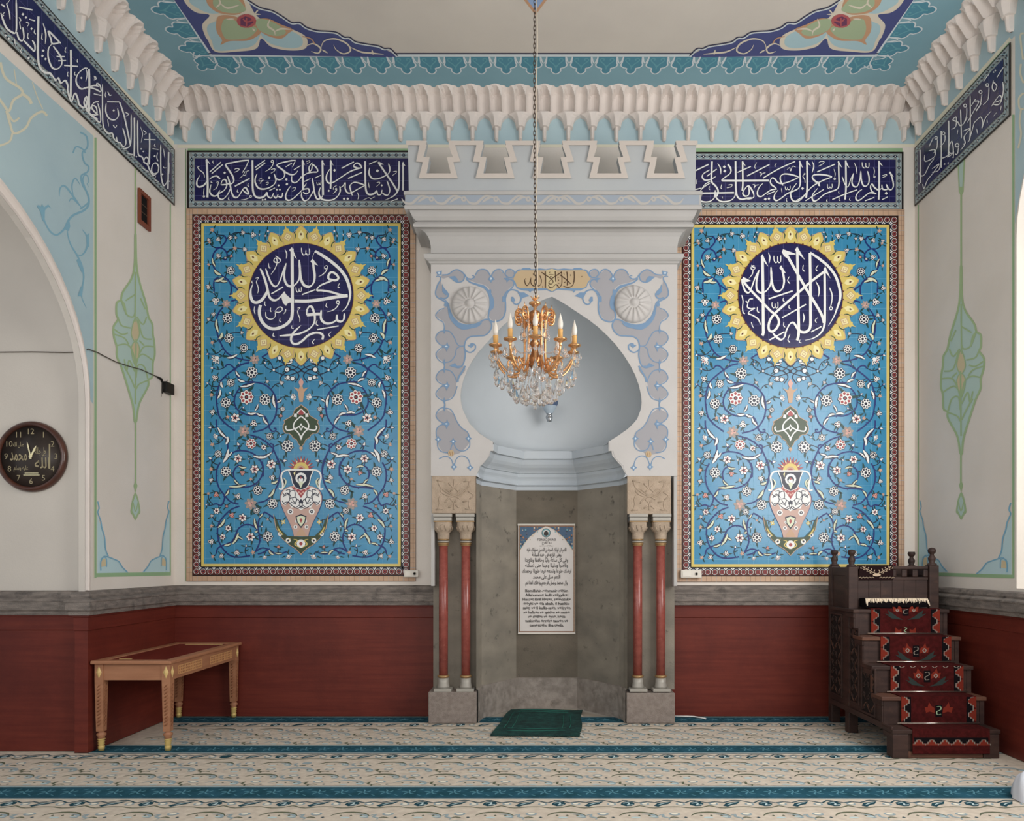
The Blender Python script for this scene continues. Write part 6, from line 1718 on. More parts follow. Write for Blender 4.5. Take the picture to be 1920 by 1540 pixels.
# ------------------------------------------------------------------ wall clock
YCk = YB - .002; ck = on_y(YCk - .045); cc = ck(54.5, 855.5); R = .283
e = empty('wall_clock', (cc.x, YCk, cc.z), 'round brown wooden clock with gilt calligraphy on the pale wall beside the arch', 'clock')
wood_c = noisy('clock_wood', '3a2019', '4d2b20', (10, 10, 10), .3, 0, gain=1.3, coat=.5)
mb = MB(); mb.lathe([(R * .93, -YCk + YCk), (R, .004), (R * 1.0, .018), (R * .965, .036), (R * .925, .045), (R * .885, .043), (R * .855, .030), (R * .85, .022)], (cc.x, YCk, cc.z), wood_c, 72, axis='y', caps=False); mb.build('case', e)
face = noisy('clock_face', '2c2724', '3c322d', (5, 5, 5), .35, 0, gain=1.15); gilt = M('8f8468', .4, gain=1.4); gh = M('cfc3a0', .4)
mb = MB(); mb.lathe([(.001, .021), (R * .87, .021), (R * .87, .001), (.001, .001)], (cc.x, YCk, cc.z), face, 64, axis='y'); mb.build('dial', e)
kk = (YCk - .03) / F; nm = Vector((0, -1, 0))
def onface(dx, dz, d=.0225): return Vector((cc.x + dx, YCk - d, cc.z + dz))
for h in range(1, 13):
    mb = MB(); a = PI / 2 - 2 * PI * h / 12; rx, rz = R * .70 * math.cos(a), R * .70 * math.sin(a)
    lettering(mb, str(h), lambda u, v, rx=rx, rz=rz: onface(rx + u, rz + v - .020), gilt, .064, bold=.0); mb.build('numeral', e, fix=False)
for t_, dx_, dz_, h_, w_ in (('الله', .088, -.092, .115, .118), ('جل جلاله', .075, .02, .075, .090), ('محمد', -.100, -.03, .135, .135), ('صلى الله', -.10, .08, .050, .085), ('عليه وسلم', -.080, -.105, .045, .115)):
    mb = MB(); lettering(mb, arabic(t_), lambda u, v: onface(dx_ + u, dz_ + v), gilt, h_, w_, bold=.012); mb.build('gilt_inscription', e, fix=False)
for x0_, x1_, z0_, z1_, m_ in ((.142, .153, -.098, .100, gilt), (-.05, .058, -.135, -.130, gh), (-.06, .068, -.151, -.146, gh)):
    mb = MB(); mb.box(cc.x + x0_, cc.x + x1_, YCk - .0235, YCk - .0215, cc.z + z0_, cc.z + z1_, m_); mb.build('gilt_bar', e)
def hand(a, l, w, name, d):
    mb = MB(); c, s = math.sin(a), math.cos(a); q = lambda u, v: (c * u + s * v, s * u - c * v)
    pts = [q(-.02, -w), q(l * .75, -w * 1.15), q(l, 0), q(l * .75, w * 1.15), q(-.02, w)]
    mb.prism(pts, lambda x, z: onface(x, z, d), lambda x, z: onface(x, z, d - .002), gh); return mb.build(name, e)
hand(-.235, .122, .0045, 'minute_hand', .030); hand(.47, .098, .006, 'hour_hand', .027)
mb = MB(); mb.lathe([(.001, .024), (.012, .024), (.012, .033), (.001, .034)], (cc.x, YCk, cc.z), gh, 16, axis='y'); mb.build('hub', e)

# ------------------------------------------------------------------ vent, cable, sockets
lx = on_x(XL)
e = empty('vent_opening', (XL, lx(268, 432).y, lx(268, 432).z), 'small red wooden framed vent opening high in the left wall return', 'vent')
ya, yb = lx(257, 400).y, lx(278, 400).y; za, zb = lx(257, 417).z, lx(257, 352).z; rw = M('6d3a2a', .5); dk = M('0f0d0c', .9, gain=1)
mb = MB(); t = .035
mb.box(XL + .006, XL + .026, ya, yb, zb - t, zb, rw); mb.box(XL + .006, XL + .026, ya, yb, za, za + t, rw); mb.box(XL + .006, XL + .026, ya, ya + t * .7, za + t, zb - t, rw); mb.box(XL + .006, XL + .026, yb - t, yb, za + t, zb - t, rw); mb.build('frame', e)
mb = MB(); mb.box(XL + .0055, XL + .0075, ya + .02, yb - .02, za + .02, zb - .02, dk); mb.build('dark_backing', e)  # near-black sheet on the wall, shade of the vent hole put into its colour
mb = MB(); mb.box(XL + .008, XL + .012, ya + .03, yb - .03, za + .12, za + .126, M('4a3a30', .7)); mb.box(XL + .008, XL + .012, ya + .03, yb - .03, za + .19, za + .196, M('4a3a30', .7)); mb.build('grille_bar', e)

wr = M('4b443c', .6); e = empty('wall_cable', (-4.3, YB, lx(172, 660).z), 'thin dark cable strung along the pale wall above the clock', 'cable')
b1 = on_y(YB - .012)
pts = [b1(x, y) for x, y in ((-120, 661), (0, 660.5), (60, 660), (120, 661), (150, 660.5), (160, 660))]
pts += [Vector((XL + .02, YB - .075, lx(171, 659.5).z))] + [lx(x, y) + Vector((.012, 0, 0)) for x, y in ((180, 661), (195, 669), (215, 679), (240, 687), (262, 693), (280, 701), (293, 707))]
mb = MB(); mb.tube(pts, .0042, wr, 6); mb.build('wire', e)
bkm = M('141210', .5, gain=1); mb = MB(); mb.tube([lx(x, y) + Vector((.012, 0, 0)) for x, y in ((291, 706), (300, 711), (303, 718), (303, 728), (302, 738))], [.006, .012, .009, .01, .006], bkm, 7); mb.build('plug', e)
mb = MB(); a, b = lx(303, 735), lx(318, 722); mb.box(XL + .004, XL + .05, a.y, b.y, a.z + .0, b.z + .0, bkm, bev=.006); mb.build('black_socket', e)
mb = MB(); mb.tube([lx(x, y) + Vector((.012, 0, 0)) for x, y in ((303, 722), (310, 716), (313, 712))], .002, wr, 4); mb.build('loose_wire', e); mb = MB(); mb.tube([lx(x, y) + Vector((.012, 0, 0)) for x, y in ((302, 737), (300, 744))], .002, wr, 4); mb.build('loose_wire', e)
swm = M('bdb8af', .4); YW = YT - .004
def socket(x0, y0, x1, y1, label, extra):
    o = on_y(D)((x0 + x1) / 2, y1); e = empty('wall_socket', (o.x, D - .012, o.z), label, 'socket', 'white sockets by the niche')
    a, b = on_y(D - .04)(x0, y1), on_y(D - .04)(x1, y0); mb = MB(); mb.box(a.x, b.x, D - .062, YT - .012, a.z, b.z, swm, bev=.006); mb.build('housing', e)
    mb = MB(); w = b.x - a.x; mb.box(a.x + w * .08, a.x + w * .48, D - .067, D - .0615, a.z + .012, b.z - .012, M('c6c1b8', .35), bev=.002); mb.build('rocker', e)
    mb = MB(); mb.lathe([(.018, .0), (.018, .003), (.013, .003), (.012, .0005)], (a.x + w * .74, D - .0615, (a.z + b.z) / 2), M('aaa59c', .4), 16, axis='y'); mb.lathe([(.0035, .0), (.0035, .002), (.001, .002)], (a.x + w * .74, D - .0615, (a.z + b.z) / 2), bkm, 8, axis='y'); mb.build('outlet', e)
socket(758, 1069.5, 785, 1082.5, 'white double socket at the lower right corner of the left tile panel', 0)
socket(1276, 1069, 1315, 1084, 'white double socket at the lower left corner of the right tile panel', 1)
e = empty('floor_cable', (2, 7.2, 0), 'white cable on the carpet below the red panelling right of the niche', 'cable')
mb = MB(); mb.tube([(xat(x, 7.26), yy, .007) for x, yy in ((1262, 7.25), (1285, 7.24), (1300, 7.23), (1312, 7.17), (1318, 7.13))], .007, M('c3c3c0', .5), 7); mb.build('lead', e)

# ------------------------------------------------------------------ low table
tw = noisy('table_beech', '8c6046', '996c50', (3, 3, 26), .45, .05, 90, gain=1.4); twd = M('7d5239', .55); tgold = M('b79f63', .35, .3, name='gilt_table'); tinl = M('b59c68', .4); tlat = M('a98058', .5)
TX0, TX1, TY0, TY1, TZ = -3.545, -2.945, 5.925, 7.265, .722
e = empty('low_table', ((TX0 + TX1) / 2, (TY0 + TY1) / 2, 0), 'low light wood table with red glass top in the left corner', 'table')
mb = MB(); fz0, fz1 = TZ - .028, TZ; w = .062
mb.box(TX0 - .02, TX1 + .02, TY0 - .03, TY0 + w, fz0, fz1, tw, bev=.008); mb.box(TX0 - .02, TX1 + .02, TY1 - w, TY1 + .03, fz0, fz1, tw, bev=.008); mb.box(TX0 - .02, TX0 + w, TY0 + w, TY1 - w, fz0, fz1, tw, bev=.008); mb.box(TX1 - w, TX1 + .02, TY0 + w, TY1 - w, fz0, fz1, tw, bev=.008); mb.build('top_frame', e)
mb = MB(); mb.box(TX0 + w - .004, TX1 - w + .004, TY0 + w - .004, TY1 - w + .004, fz0 + .004, fz1 - .005, M('5a2420', .06, spec=.6, coat=.6)); mb.build('glass_panel', e)
mb = MB(); mb.box(TX0 + .12, TX0 + .22, TY0 + .13, TY0 + .145, fz1 - .0049, fz1 - .003, tinl); mb.build('inlay_strip', e); mb = MB(); mb.box(TX0 + .15, TX1 - .1, TY1 - .15, TY1 - .13, fz1 - .0049, fz1 - .003, tinl); mb.build('inlay_strip', e)
az0, az1 = TZ - .16, fz0 - .001
mb = MB(); mb.box(TX0 + .05, TX1 - .05, TY0 + .008, TY0 + .028, az0 + .002, az1, tw); mb.build('apron', e)
mb = MB(); mb.box(TX0 + .05, TX1 - .05, TY1 - .028, TY1 - .008, az0 + .002, az1, tw); mb.build('apron', e)
mb = MB(); mb.box(TX0 + .008, TX0 + .028, TY0 + .05, TY1 - .05, az0, az1, tw); mb.build('apron', e)
mb = MB(); mb.box(TX1 - .026, TX1 - .006, TY0 + .05, TY1 - .05, az0 + .002, az1, tw); ap = mb.build('apron', e)
for y0_, y1_ in ((TY0 + .14, TY0 + .55), (TY0 + .72, TY0 + 1.18)):
    mb = MB(); mb.box(TX1 - .006, TX1 - .003, y0_, y1_, az0 + .03, az1 - .03, twd)
    n = 14
    for k in range(n + 1): y = y0_ + (y1_ - y0_) * k / n; mb.box(TX1 - .003, TX1 + .002, y - .004, y + .004, az0 + .03, az1 - .03, tlat)
    for k in range(4): z = az0 + .032 + (az1 - az0 - .064) * k / 3; mb.box(TX1 - .003, TX1 + .0015, y0_, y1_, z - .004, z + .004, tlat)
    mb.build('lattice_panel', ap)
def table_leg(x, y):
    l = bpy.data.objects.new('leg', None); COL.objects.link(l); l.parent = e; l.location = (x - e.location.x, y - e.location.y, 0)
    mb = MB(); rows = []
    for z, h in ((az1, .034), (az0, .034), (.155, .027)): rows.append([(x + a * h, y + b * h, z) for a, b in ((-1, -1), (1, -1), (1, 1), (-1, 1))])
    mb.grid(rows, tw, smooth=False, closed=True); mb.add(rows[-1], [(0, 1, 2, 3)], tw)
    for k in range(12):
        z = .2 + k * .028
        for s in (1, -1): mb.tube([(x - .012, y - .0335 + .0006 * 0, z), (x + .004 * s, y - .034, z + .012), (x + .012, y - .0335, z + .024)], .003, twd, 4); mb.tube([(x + .034, y - .012, z), (x + .034, y + .004 * s, z + .012), (x + .0335, y + .012, z + .024)], .003, twd, 4)
    mb.build('shaft', l)
    mb = MB(); mb.lathe([(.020, .155), (.020, .148), (.036, .135), (.036, .125), (.024, .108), (.028, .098)], (x, y, 0), tw, 16); mb.build('turned_knob', l)
    mb = MB(); mb.lathe([(.027, .098), (.030, .09), (.021, .083), (.029, .073), (.020, .064), (.028, .054), (.019, .045), (.026, .034), (.022, .0005)], (x, y, 0), tgold, 16); mb.build('gilt_foot', l)
    mb = MB(); zc = (az0 + az1) / 2
    for (dx, dy, tx, ty) in ((0, -1, 1, 0), (1, 0, 0, 1)):
        c_ = Vector((x + dx * .0345, y + dy * .0345, zc)); t_ = Vector((tx, ty, 0)); n_ = Vector((dx, dy, 0))
        mb.add([c_ - t_ * .022, c_ + Vector((0, 0, .05)), c_ + t_ * .022, c_ - Vector((0, 0, .05)), c_ + n_ * .012], [(0, 1, 4), (1, 2, 4), (2, 3, 4), (3, 0, 4)], tinl)
    mb.build('corner_diamond', l)
for x, y in ((TX0 + .034, TY0 + .034), (TX1 - .034, TY0 + .034), (TX0 + .034, TY1 - .034), (TX1 - .034, TY1 - .034)): table_leg(x, y)

# ------------------------------------------------------------------ white crumpled cloth at the edge of the picture
wc = noisy('white_cloth', 'b9bcc6', 'c6c8d0', (4, 4, 4), .9, .1, 60)
mb = MB(); rr = random.Random(5)
for (cx_, cy_, r, sz, h) in ((3.105, 4.72, .115, 1.0, .17), (3.17, 4.45, .15, .8, .10)):
    rows = []
    for i in range(11):
        t = i / 10; row = []
        for k in range(28):
            a = 2 * PI * k / 28; f = 1 + .10 * math.sin(3 * a + cx_ * 7) + .06 * math.sin(7 * a + 4 * t) ; q = math.cos(t * PI / 2) ** .55
            row.append((cx_ + r * f * q * math.cos(a), cy_ + r * 1.15 * f * q * math.sin(a), .001 + h * math.sin(t * PI / 2) * (1 + .12 * math.sin(2 * a + 1))))
        rows.append(row)
    mb.grid(rows, wc, closed=True); mb.add(rows[0], [tuple(range(28))], wc)
mb.box(3.1, 3.16, 4.5, 4.7, .002, .06, wc, bev=.02)
o = mb.build('white_cloth'); tag(o, 'crumpled white cloth on the carpet at the lower right edge of the picture', 'cloth')
# ------------------------------------------------------------------ stepped wooden pulpit
dw = noisy('dark_oak', '2a1d1a', '3a2924', (3, 3, 22), .55, .12, 70, gain=1.35, h3='4a342b', s3=4, t3=(.55, .75)); dw2 = noisy('worn_oak', '4a3128', '5c3d2f', (3, 3, 20), .6, .1, 70, gain=1.35); dwk = M('150f0e', .7, gain=1.2)
QX0, QX1, QY0, RH, RT = 2.705, 3.50, 5.72, .219, .179
e = empty('pulpit', ((QX0 + QX1) / 2, 6.4, 0), 'dark carved wooden pulpit with five carpeted steps in the right corner', 'pulpit')
QYB, YPF = 7.06, 6.60
def carve(name, x, y0, y1, z0, z1, parent):
    """carved field on the left flank: a sunk panel with scrolling relief"""
    mb = MB(); mb.box(x - .004, x + .002, y0, y1, z0, z1, dwk); rr = random.Random(int(y0 * 100 + z0 * 10))
    ny, nz = max(1, int((y1 - y0) / .075)), max(1, int((z1 - z0) / .075))
    for i in range(ny):
        for j in range(nz):
            cy, cz = y0 + (i + .5) * (y1 - y0) / ny, z0 + (j + .5) * (z1 - z0) / nz; s = 1 if (i + j) % 2 else -1; r = .030
            mb.tube([(x - .005, cy + r * (1 - .12 * k) * math.cos(s * k * .8), cz + r * (1 - .12 * k) * math.sin(s * k * .8)) for k in range(8)], .0065, dw, 5); mb.tube([(x - .005, cy - .03, cz - .035 * s), (x - .008, cy, cz), (x - .005, cy + .03, cz + .035 * s)], .005, dw2 if (i * j) % 5 == 0 else dw, 4)
    for a, b, c, d in ((y0 - .018, y1 + .018, z0 - .018, z0), (y0 - .018, y1 + .018, z1, z1 + .018), (y0 - .018, y0, z0, z1), (y1, y1 + .018, z0, z1)): mb.box(x - .012, x + .002, a, b, c, d, dw, bev=.003)
    return mb.build(name, parent)
# flanks: stepped boards
for side, x in (('l', QX0), ('r', QX1 - .035)):
    out = [(QY0 + .05, .185), (QY0 + .002, .185), (QY0 + .002, RH - .03)]
    for k in range(1, 6):
        out += [(QY0 + RT * (k - 1) + .002, RH * k - .03), (QY0 + RT * k + .002, RH * k - .03)] if k < 5 else [(QY0 + RT * 4 + .002, RH * 5 - .03)]
    out += [(QYB - .05, RH * 5 - .03), (QYB - .05, .185)]
    o2 = [out[0]]
    for p in out[1:]:
        if p != o2[-1]: o2.append(p)
    mb = MB(); mb.prism(o2, lambda y, z: Vector((x, y, z)), lambda y, z: Vector((x + .035, y, z)), dw)
    fl = mb.build('flank', e)
    if side == 'l':
        carve('carved_panel', x, 6.05, 6.28, .26, .62, fl); carve('carved_panel', x, 6.36, 6.52, .30, .92, fl); carve('carved_panel', x, 6.72, 6.96, .30, 1.02, fl)
        for k in range(5):
            y = QY0 + RT * k
            mb = MB(); mb.box(x - .014, x + .002, y + .004, y + RT - .012, RH * (k + 1) - .075, RH * (k + 1) - .031, dw, bev=.004); mb.box(x - .012, x + .002, y + .004, y + .04, max(.2, RH * k - .0), RH * (k + 1) - .076, dw2 if k == 2 else dw, bev=.004); mb.build('flank_moulding', fl)
        mb = MB(); mb.box(x - .014, x + .002, QY0 + .02, QYB - .08, .187, .235, dw, bev=.005); mb.build('flank_moulding', fl)
# steps
for k in range(5):
    y = QY0 + RT * k; mb = MB(); z0 = RH * k if k else 0.002
    mb.box(QX0 + .036, QX1 - .036, y + .012, y + .03, z0, RH * (k + 1) - .031, dw); 
    mb.box(QX0 + .0355, QX0 + .115, y + .004, y + .0119, z0 if k else .19, RH * (k + 1) - .031, dw, bev=.003); mb.box(QX1 - .115, QX1 - .0355, y + .004, y + .0119, z0 if k else .19, RH * (k + 1) - .031, dw, bev=.003)
    st = mb.build('step', e)
    mb = MB(); mb.box(QX0 - .02, QX1 + .012, y - .012, (y + RT + .004) if k < 4 else YPF + .36, RH * (k + 1) - .03, RH * (k + 1), dw2 if k in (1, 3) else dw, bev=.004); mb.build('tread', st)
    if k < 4:
        mb = MB(); mb.tube([(2.80, y + RT - .026, RH * (k + 1) + .0155), (3.455, y + RT - .026, RH * (k + 1) + .0155)], .0055, M('9a8f86', .2, .9, name='steel'), 8); mb.build('stair_rod', st)
for x0 in (QX0 - .015, QX1 - .115):
    mb = MB(); mb.box(x0, x0 + .12, QY0 - .008, QY0 + .10, .0005, .184, dw, bev=.005); mb.build('front_foot', e)
mb = MB(); mb.box(QX0 + .106, QX1 - .116, QY0, QY0 + .02, .0005, .05, dw2, bev=.004); mb.build('bottom_board', e)
# corner posts with turned finials
def post(x, y, zs, zt, zb=.0005):
    mb = MB(); w = .042; mb.box(x - w, x + w, y - w, y + w, zb, zs, dw, bev=.006)
    mb.lathe([(.040, zs), (.040, zs + .012), (.022, zs + .022), (.030, zs + .05), (.032, zs + .065), (.018, zs + .088), (.017, zs + .098), (.030, zs + .112), (.034, zs + .128), (.030, zs + .145), (.014, zt - .002), (.001, zt)], (x, y, 0), dw, 18)
    return mb.build('post', e)
PXL, PXR = 2.742, 3.452
post(PXL, YPF, 1.462, 1.615); post(PXR, YPF, 1.475, 1.632, RH * 5 + .001); post(2.765, 7.045, 1.47, 1.61); post(3.492, 7.045, 1.455, 1.60)
# back board, pierced rail, side boards
mb = MB(); 
for k in range(6): a = PXL + .043 + (PXR - PXL - .086) * k / 6; mb.box(a + .001, a + (PXR - PXL - .086) / 6 - .001, YPF - .012, YPF + .012, RH * 5 + .001, 1.345, dw, bev=.002)
mb.build('backboard', e)
mb = MB(); mb.box(PXL + .043, PXR - .043, YPF - .02, YPF + .02, 1.346, 1.37, dw, bev=.004); mb.box(PXL + .043, PXR - .043, YPF - .02, YPF + .02, 1.44, 1.468, dw, bev=.004)
for k in range(7):
    a = PXL + .06 + k * .095; mb.box(a, a + .05, YPF - .012, YPF + .012, 1.37, 1.44, dw, bev=.012)
mb.build('pierced_rail', e)
for xa, xb in ((2.735, 2.765), (3.45, 3.485)):
    mb = MB(); mb.box(xa, xb, YPF + .043, 7.002, RH * 5 + .001, 1.38, dw); mb.box(xa - .006, xb + .004, YPF + .043, 7.002, 1.381, 1.455, dw, bev=.004); mb.build('side_board', e)
mb = MB(); mb.box(2.808, 3.449, 7.03, 7.055, RH * 5 + .001, 1.38, dw); mb.box(2.808, 3.449, 7.025, 7.06, 1.381, 1.452, dw, bev=.004); mb.build('rear_board', e)
# ------------------------------------------------------------------ kilim runner on the steps
kr = noisy('kilim_red', '36100f', '471616', (30, 30, 30), .95, .3, 220, gain=1.15, spec=.1); ko = M('752b20', .95, gain=1.05, spec=.1); kk_ = M('100c0f', .95, gain=1.2, spec=.1); kw = M('857b72', .95, gain=1.2, spec=.1); kg = M('2b3230', .95, gain=1.3, spec=.1); kv = M('7f9478', .95, spec=.1)
KX0, KX1 = 2.835, 3.425; th = .009
e2 = empty('stair_runner', ((KX0 + KX1) / 2, QY0, 0), 'dark red kilim runner with jagged orange borders laid down the pulpit steps', 'rug')
mb = MB(); prof = [(QY0 - .016, .035)]
for k in range(1, 6): prof += [(QY0 + RT * (k - 1) - .014, RH * k + .003), (QY0 + RT * k - .014 if k < 5 else QY0 + RT * 4 + .06, RH * k + .003)]
rows_o = [(y - th * .4, z + th * .5) for y, z in prof]
mb.grid([[(KX0, y, z) for y, z in rows_o], [(KX1, y, z) for y, z in rows_o]], kr, smooth=False)
mb.grid([[(KX0, y + .0005, z - .001) for y, z in prof], [(KX0, y, z) for y, z in rows_o]], kr, smooth=False); mb.grid([[(KX1, y + .0005, z - .001) for y, z in prof], [(KX1, y, z) for y, z in rows_o]], kr, smooth=False)
mb.build('woven_cloth', e2, fix=False)
def riser(k):
    P = Paint(None, (0, -1, 0)); P.tr = (0, 0, 1); P.EPS = .0004; riser_paint(P, k); P.build('kilim_pattern', e2)
def riser_paint(P, k):
    yk = QY0 + RT * (k - 1) - .0185
    z0, z1 = (.035 if k == 1 else RH * (k - 1) + .012), RH * k + .003; W_ = KX1 - KX0; H = z1 - z0
    P.pj = lambda u, v: Vector((KX0 + u * W_, yk, z0 + v * H)); P.n = Vector((0, -1, 0))
    if k == 1:
        P.rect(kk_, 0, 0, 1, .22, 1); P.rect(kk_, .02, .45, .98, .68, 1); P.rect(ko, .0, .22, 1, .42, 1)
        for j in range(6):
            c = .08 + j * .168; P.poly(ko, [(c - .075, .42), (c - .05, .42), (c - .05, .5), (c - .025, .5), (c - .025, .58), (c + .025, .58), (c + .025, .5), (c + .05, .5), (c + .05, .42), (c + .075, .42)], 2)
            P.stroke(kw, [(c - .075, .42), (c - .05, .42), (c - .05, .5), (c - .025, .5), (c - .025, .58), (c + .025, .58), (c + .025, .5), (c + .05, .5), (c + .05, .42), (c + .085, .42), (c + .085, .36)], .012, 3, step=.5)
        return
    for s in (0, 1):
        X = (lambda u: u) if s == 0 else (lambda u: 1 - u)
        P.rect(kk_, min(X(.03), X(.13)), 0, max(X(.03), X(.13)), 1, 1)
        for j in range(2):
            b = j * .5 + (.0 if k % 2 else .08)
            poly = [(X(0), b), (X(.03), b + .03), (X(.05), b + .1), (X(.08), b + .14), (X(.10), b + .2), (X(.115), b + .25), (X(.10), b + .3), (X(.08), b + .36), (X(.05), b + .4), (X(.03), b + .46), (X(0), b + .49)]
            poly = [(u, min(1, v)) for u, v in poly]
            P.poly(ko, poly, 2)
            st = []
            for u, v in ((.03, .0), (.03, .1), (.06, .1), (.06, .17), (.09, .17), (.09, .33), (.06, .33), (.06, .4), (.03, .4), (.03, .5)): st.append((X(u + .012), min(1, b + v)))
            for a, c in zip(st, st[1:]): P.stroke(kw, [a, c], .013, 3, step=.5)
    off = {2: .5, 3: .62, 4: .45, 5: .98}[k]; c = .5
    for s in (1, -1):
        P.poly(ko, [(c + s * .05, off - .12), (c + s * .06, off + .08), (c + s * .1, off + .16), (c + s * .13, off + .3 if off < .7 else off), (c + s * .15, off + .1), (c + s * .19, off + .12), (c + s * .17, off - .1), (c + s * .12, off - .05)], 2)
        if k != 2:
            P.poly(kg, [(c + s * .03, off - .42), (c + s * .12, off - .3), (c + s * .2, off - .12), (c + s * .26, off - .02), (c + s * .24, off - .2), (c + s * .3, off - .16), (c + s * .2, off - .36)], 2)
            for a, b in (((.095, .0), (.12, .09)), ((.12, .09), (.145, .0)), ((.145, .0), (.12, -.09)), ((.12, -.09), (.095, .0))): P.stroke(kw, [(c + s * a[0], min(1, off + a[1])), (c + s * b[0], min(1, off + b[1]))], .016, 3, step=.5)
    P.poly(kk_, [(c - .045, off - .25), (c - .045, min(1, off + .2)), (c + .045, min(1, off + .2)), (c + .045, off - .25)], 2)
    P.stroke(kv if k == 2 else kw, [(c - .03, min(.98, off + .12)), (c + .02, min(.98, off + .14)), (c + .025, off + .02), (c - .025, off - .04), (c - .02, off - .16), (c + .03, off - .14)], .014, 4, step=.03)
    if k == 5:
        for s in (1, -1): P.poly(ko, [(c + s * .06, 0), (c + s * .06, .2), (c + s * .1, .14), (c + s * .15, .26), (c + s * .15, 0)], 2)
        P.stroke(kv, [(c - .02, .25), (c + .02, .22), (c - .02, .12), (c + .02, .06)], .014, 4, step=.03)
    if k == 3:
        for j in range(6): P.stroke(kw, [(.12 + j * .15, .99), (.15 + j * .15, .93), (.19 + j * .15, .99)], .014, 3, step=.05)
for k in range(1, 6): riser(k)
# ------------------------------------------------------------------ folded rug on the top step, rug over the rail
e3 = empty('folded_rug', (3.07, 6.52, RH * 5), 'black folded rug with white fringe lying on the top step of the pulpit', 'rug')
mb = MB(); rows = []
for i in range(9):
    x = 2.805 + .535 * i / 8; rows.append([(x, y, z + .003 * math.sin(i * 1.7)) for y, z in ((6.46, RH * 5 + .016), (6.447, RH * 5 + .05), (6.46, RH * 5 + .088), (6.52, RH * 5 + .096), (6.58, RH * 5 + .09), (6.583, RH * 5 + .018))])
mb.grid(rows, kk_); mb.add(rows[0], [tuple(range(6))], kk_); mb.add(rows[-1], [tuple(range(6))], kk_); mb.build('folded_cloth', e3)
mb = MB(); rr = random.Random(9); fw = M('c4b6a2', .95)
for k in range(64):
    x = 2.81 + .525 * k / 63; mb.tube([(x, 6.475, RH * 5 + .094), (x + rr.uniform(-.004, .004), 6.452, RH * 5 + .088), (x + rr.uniform(-.007, .007), 6.442, RH * 5 + .07 - rr.uniform(0, .018))], .0042, fw, 4)
for x in (2.808, 3.338): mb.tube([(x, 6.46, RH * 5 + .09), (x, 6.442, RH * 5 + .06), (x + (.012 if x > 3 else .004), 6.438, RH * 5 + .03)], [.006, .009, .004], fw, 5)
mb.build('fringe', e3)
e4 = empty('draped_rug', (2.95, YPF, 1.47), 'dark patterned rug draped over the pierced top rail of the pulpit', 'rug')
dr = M('1d1011', .95, gain=1.3, spec=.1); DX0, DX1 = 2.80, 3.10
mb = MB(); prof = [(YPF - .028, 1.345), (YPF - .029, 1.40), (YPF - .029, 1.455), (YPF - .026, 1.476), (YPF + .026, 1.476), (YPF + .029, 1.45), (YPF + .029, 1.38)]
mb.grid([[(x, y - .002 * math.sin(x * 40), z) for y, z in prof] for x in [DX0 + (DX1 - DX0) * k / 10 for k in range(11)]], dr); mb.build('cloth', e4, fix=False)
P = Paint(lambda u, v: Vector((DX0 + u * (DX1 - DX0), YPF - .0335, 1.35 + v * .115)), (0, -1, 0)); P.tr = (0, 0, 1); kc = M('a3917c', .95, spec=.1)
for s in (1, -1):
    c = .5; P.stroke(kc, [(c, .42), (c + s * .22, .7), (c + s * .42, 1.0)], .03, 1, step=.2)
    for j in range(4): P.stroke(kc, [(c + s * (.12 + j * .09), .52 + j * .12), (c + s * (.2 + j * .09), .48 + j * .12), (c + s * (.19 + j * .09), .58 + j * .12)], .022, 2, step=.05); P.stroke(kc, [(c + s * (.08 + j * .09), .60 + j * .12), (c + s * (.06 + j * .09), .74 + j * .1)], .022, 2, step=.05)
    for j in range(5): P.stroke(kc, [(c + s * (.08 + j * .09), .12 - .01 * j), (c + s * (.12 + j * .09), .2), (c + s * (.16 + j * .09), .12)], .02, 1, step=.05)
P.disc(kc, .5, .36, .12, 1, 10); P.build('cream_motif', e4)
# ------------------------------------------------------------------ chandelier
HX, HY = (1003 - CX) * 5.2 / F, 5.2
hz = lambda y: CAMZ + (CY - y) * HY / F; K = HY / F
cg = M('a87f58', .2, .8, gain=2.0, name='polished_gold'); cg2 = M('855d3c', .28, .8, gain=1.9, name='antique_gold'); cwx = M('b98f55', .5, gain=1.5); cbl = M('c4beb5', .3, gain=1.4)
crys = bpy.data.materials.new('crystal'); crys.use_nodes = True; b_ = crys.node_tree.nodes['Principled BSDF']
b_.inputs['Base Color'].default_value = (1, .98, .96, 1); b_.inputs['Roughness'].default_value = .03; b_.inputs['IOR'].default_value = 1.55; b_.inputs['Transmission Weight'].default_value = .92
e = empty('chandelier', (HX, HY, hz(768)), 'gilt ten armed chandelier with candle bulbs and crystal drops hanging on a chain', 'chandelier')
EO = Vector(e.location)
steel = M('4a3f36', .4, .6, name='chain_metal')
# chain
mb = MB(); z = hz(562); k = 0; pitch = .0305
while z < ZC - .01:
    pts = []
    for j in range(10):
        a = 2 * PI * j / 10; u, v = .0075 * math.cos(a), .0215 * math.sin(a); wob = .004 * math.sin(z * 2.3)
        pts.append((HX + wob + (u if k % 2 == 0 else 0), HY + (0 if k % 2 == 0 else u), z + v))
    mb.tube(pts, .0026, steel, 5, closed=True); z += pitch; k += 1
mb.build('chain', e, fix=False)
mb = MB(); mb.tube([(HX + .012 + .005 * math.sin(t * .7), HY + .004, hz(565) + (ZC - .004 - hz(565)) * t / 30) for t in range(31)], .0032, M('b5a996', .6), 6); mb.build('power_cord', e)
mb = MB(); mb.lathe([(.001, ZC - .05), (.05, ZC - .045), (.065, ZC - .001)], (HX, HY, 0), cg, 20); mb.build('ceiling_rose', e)
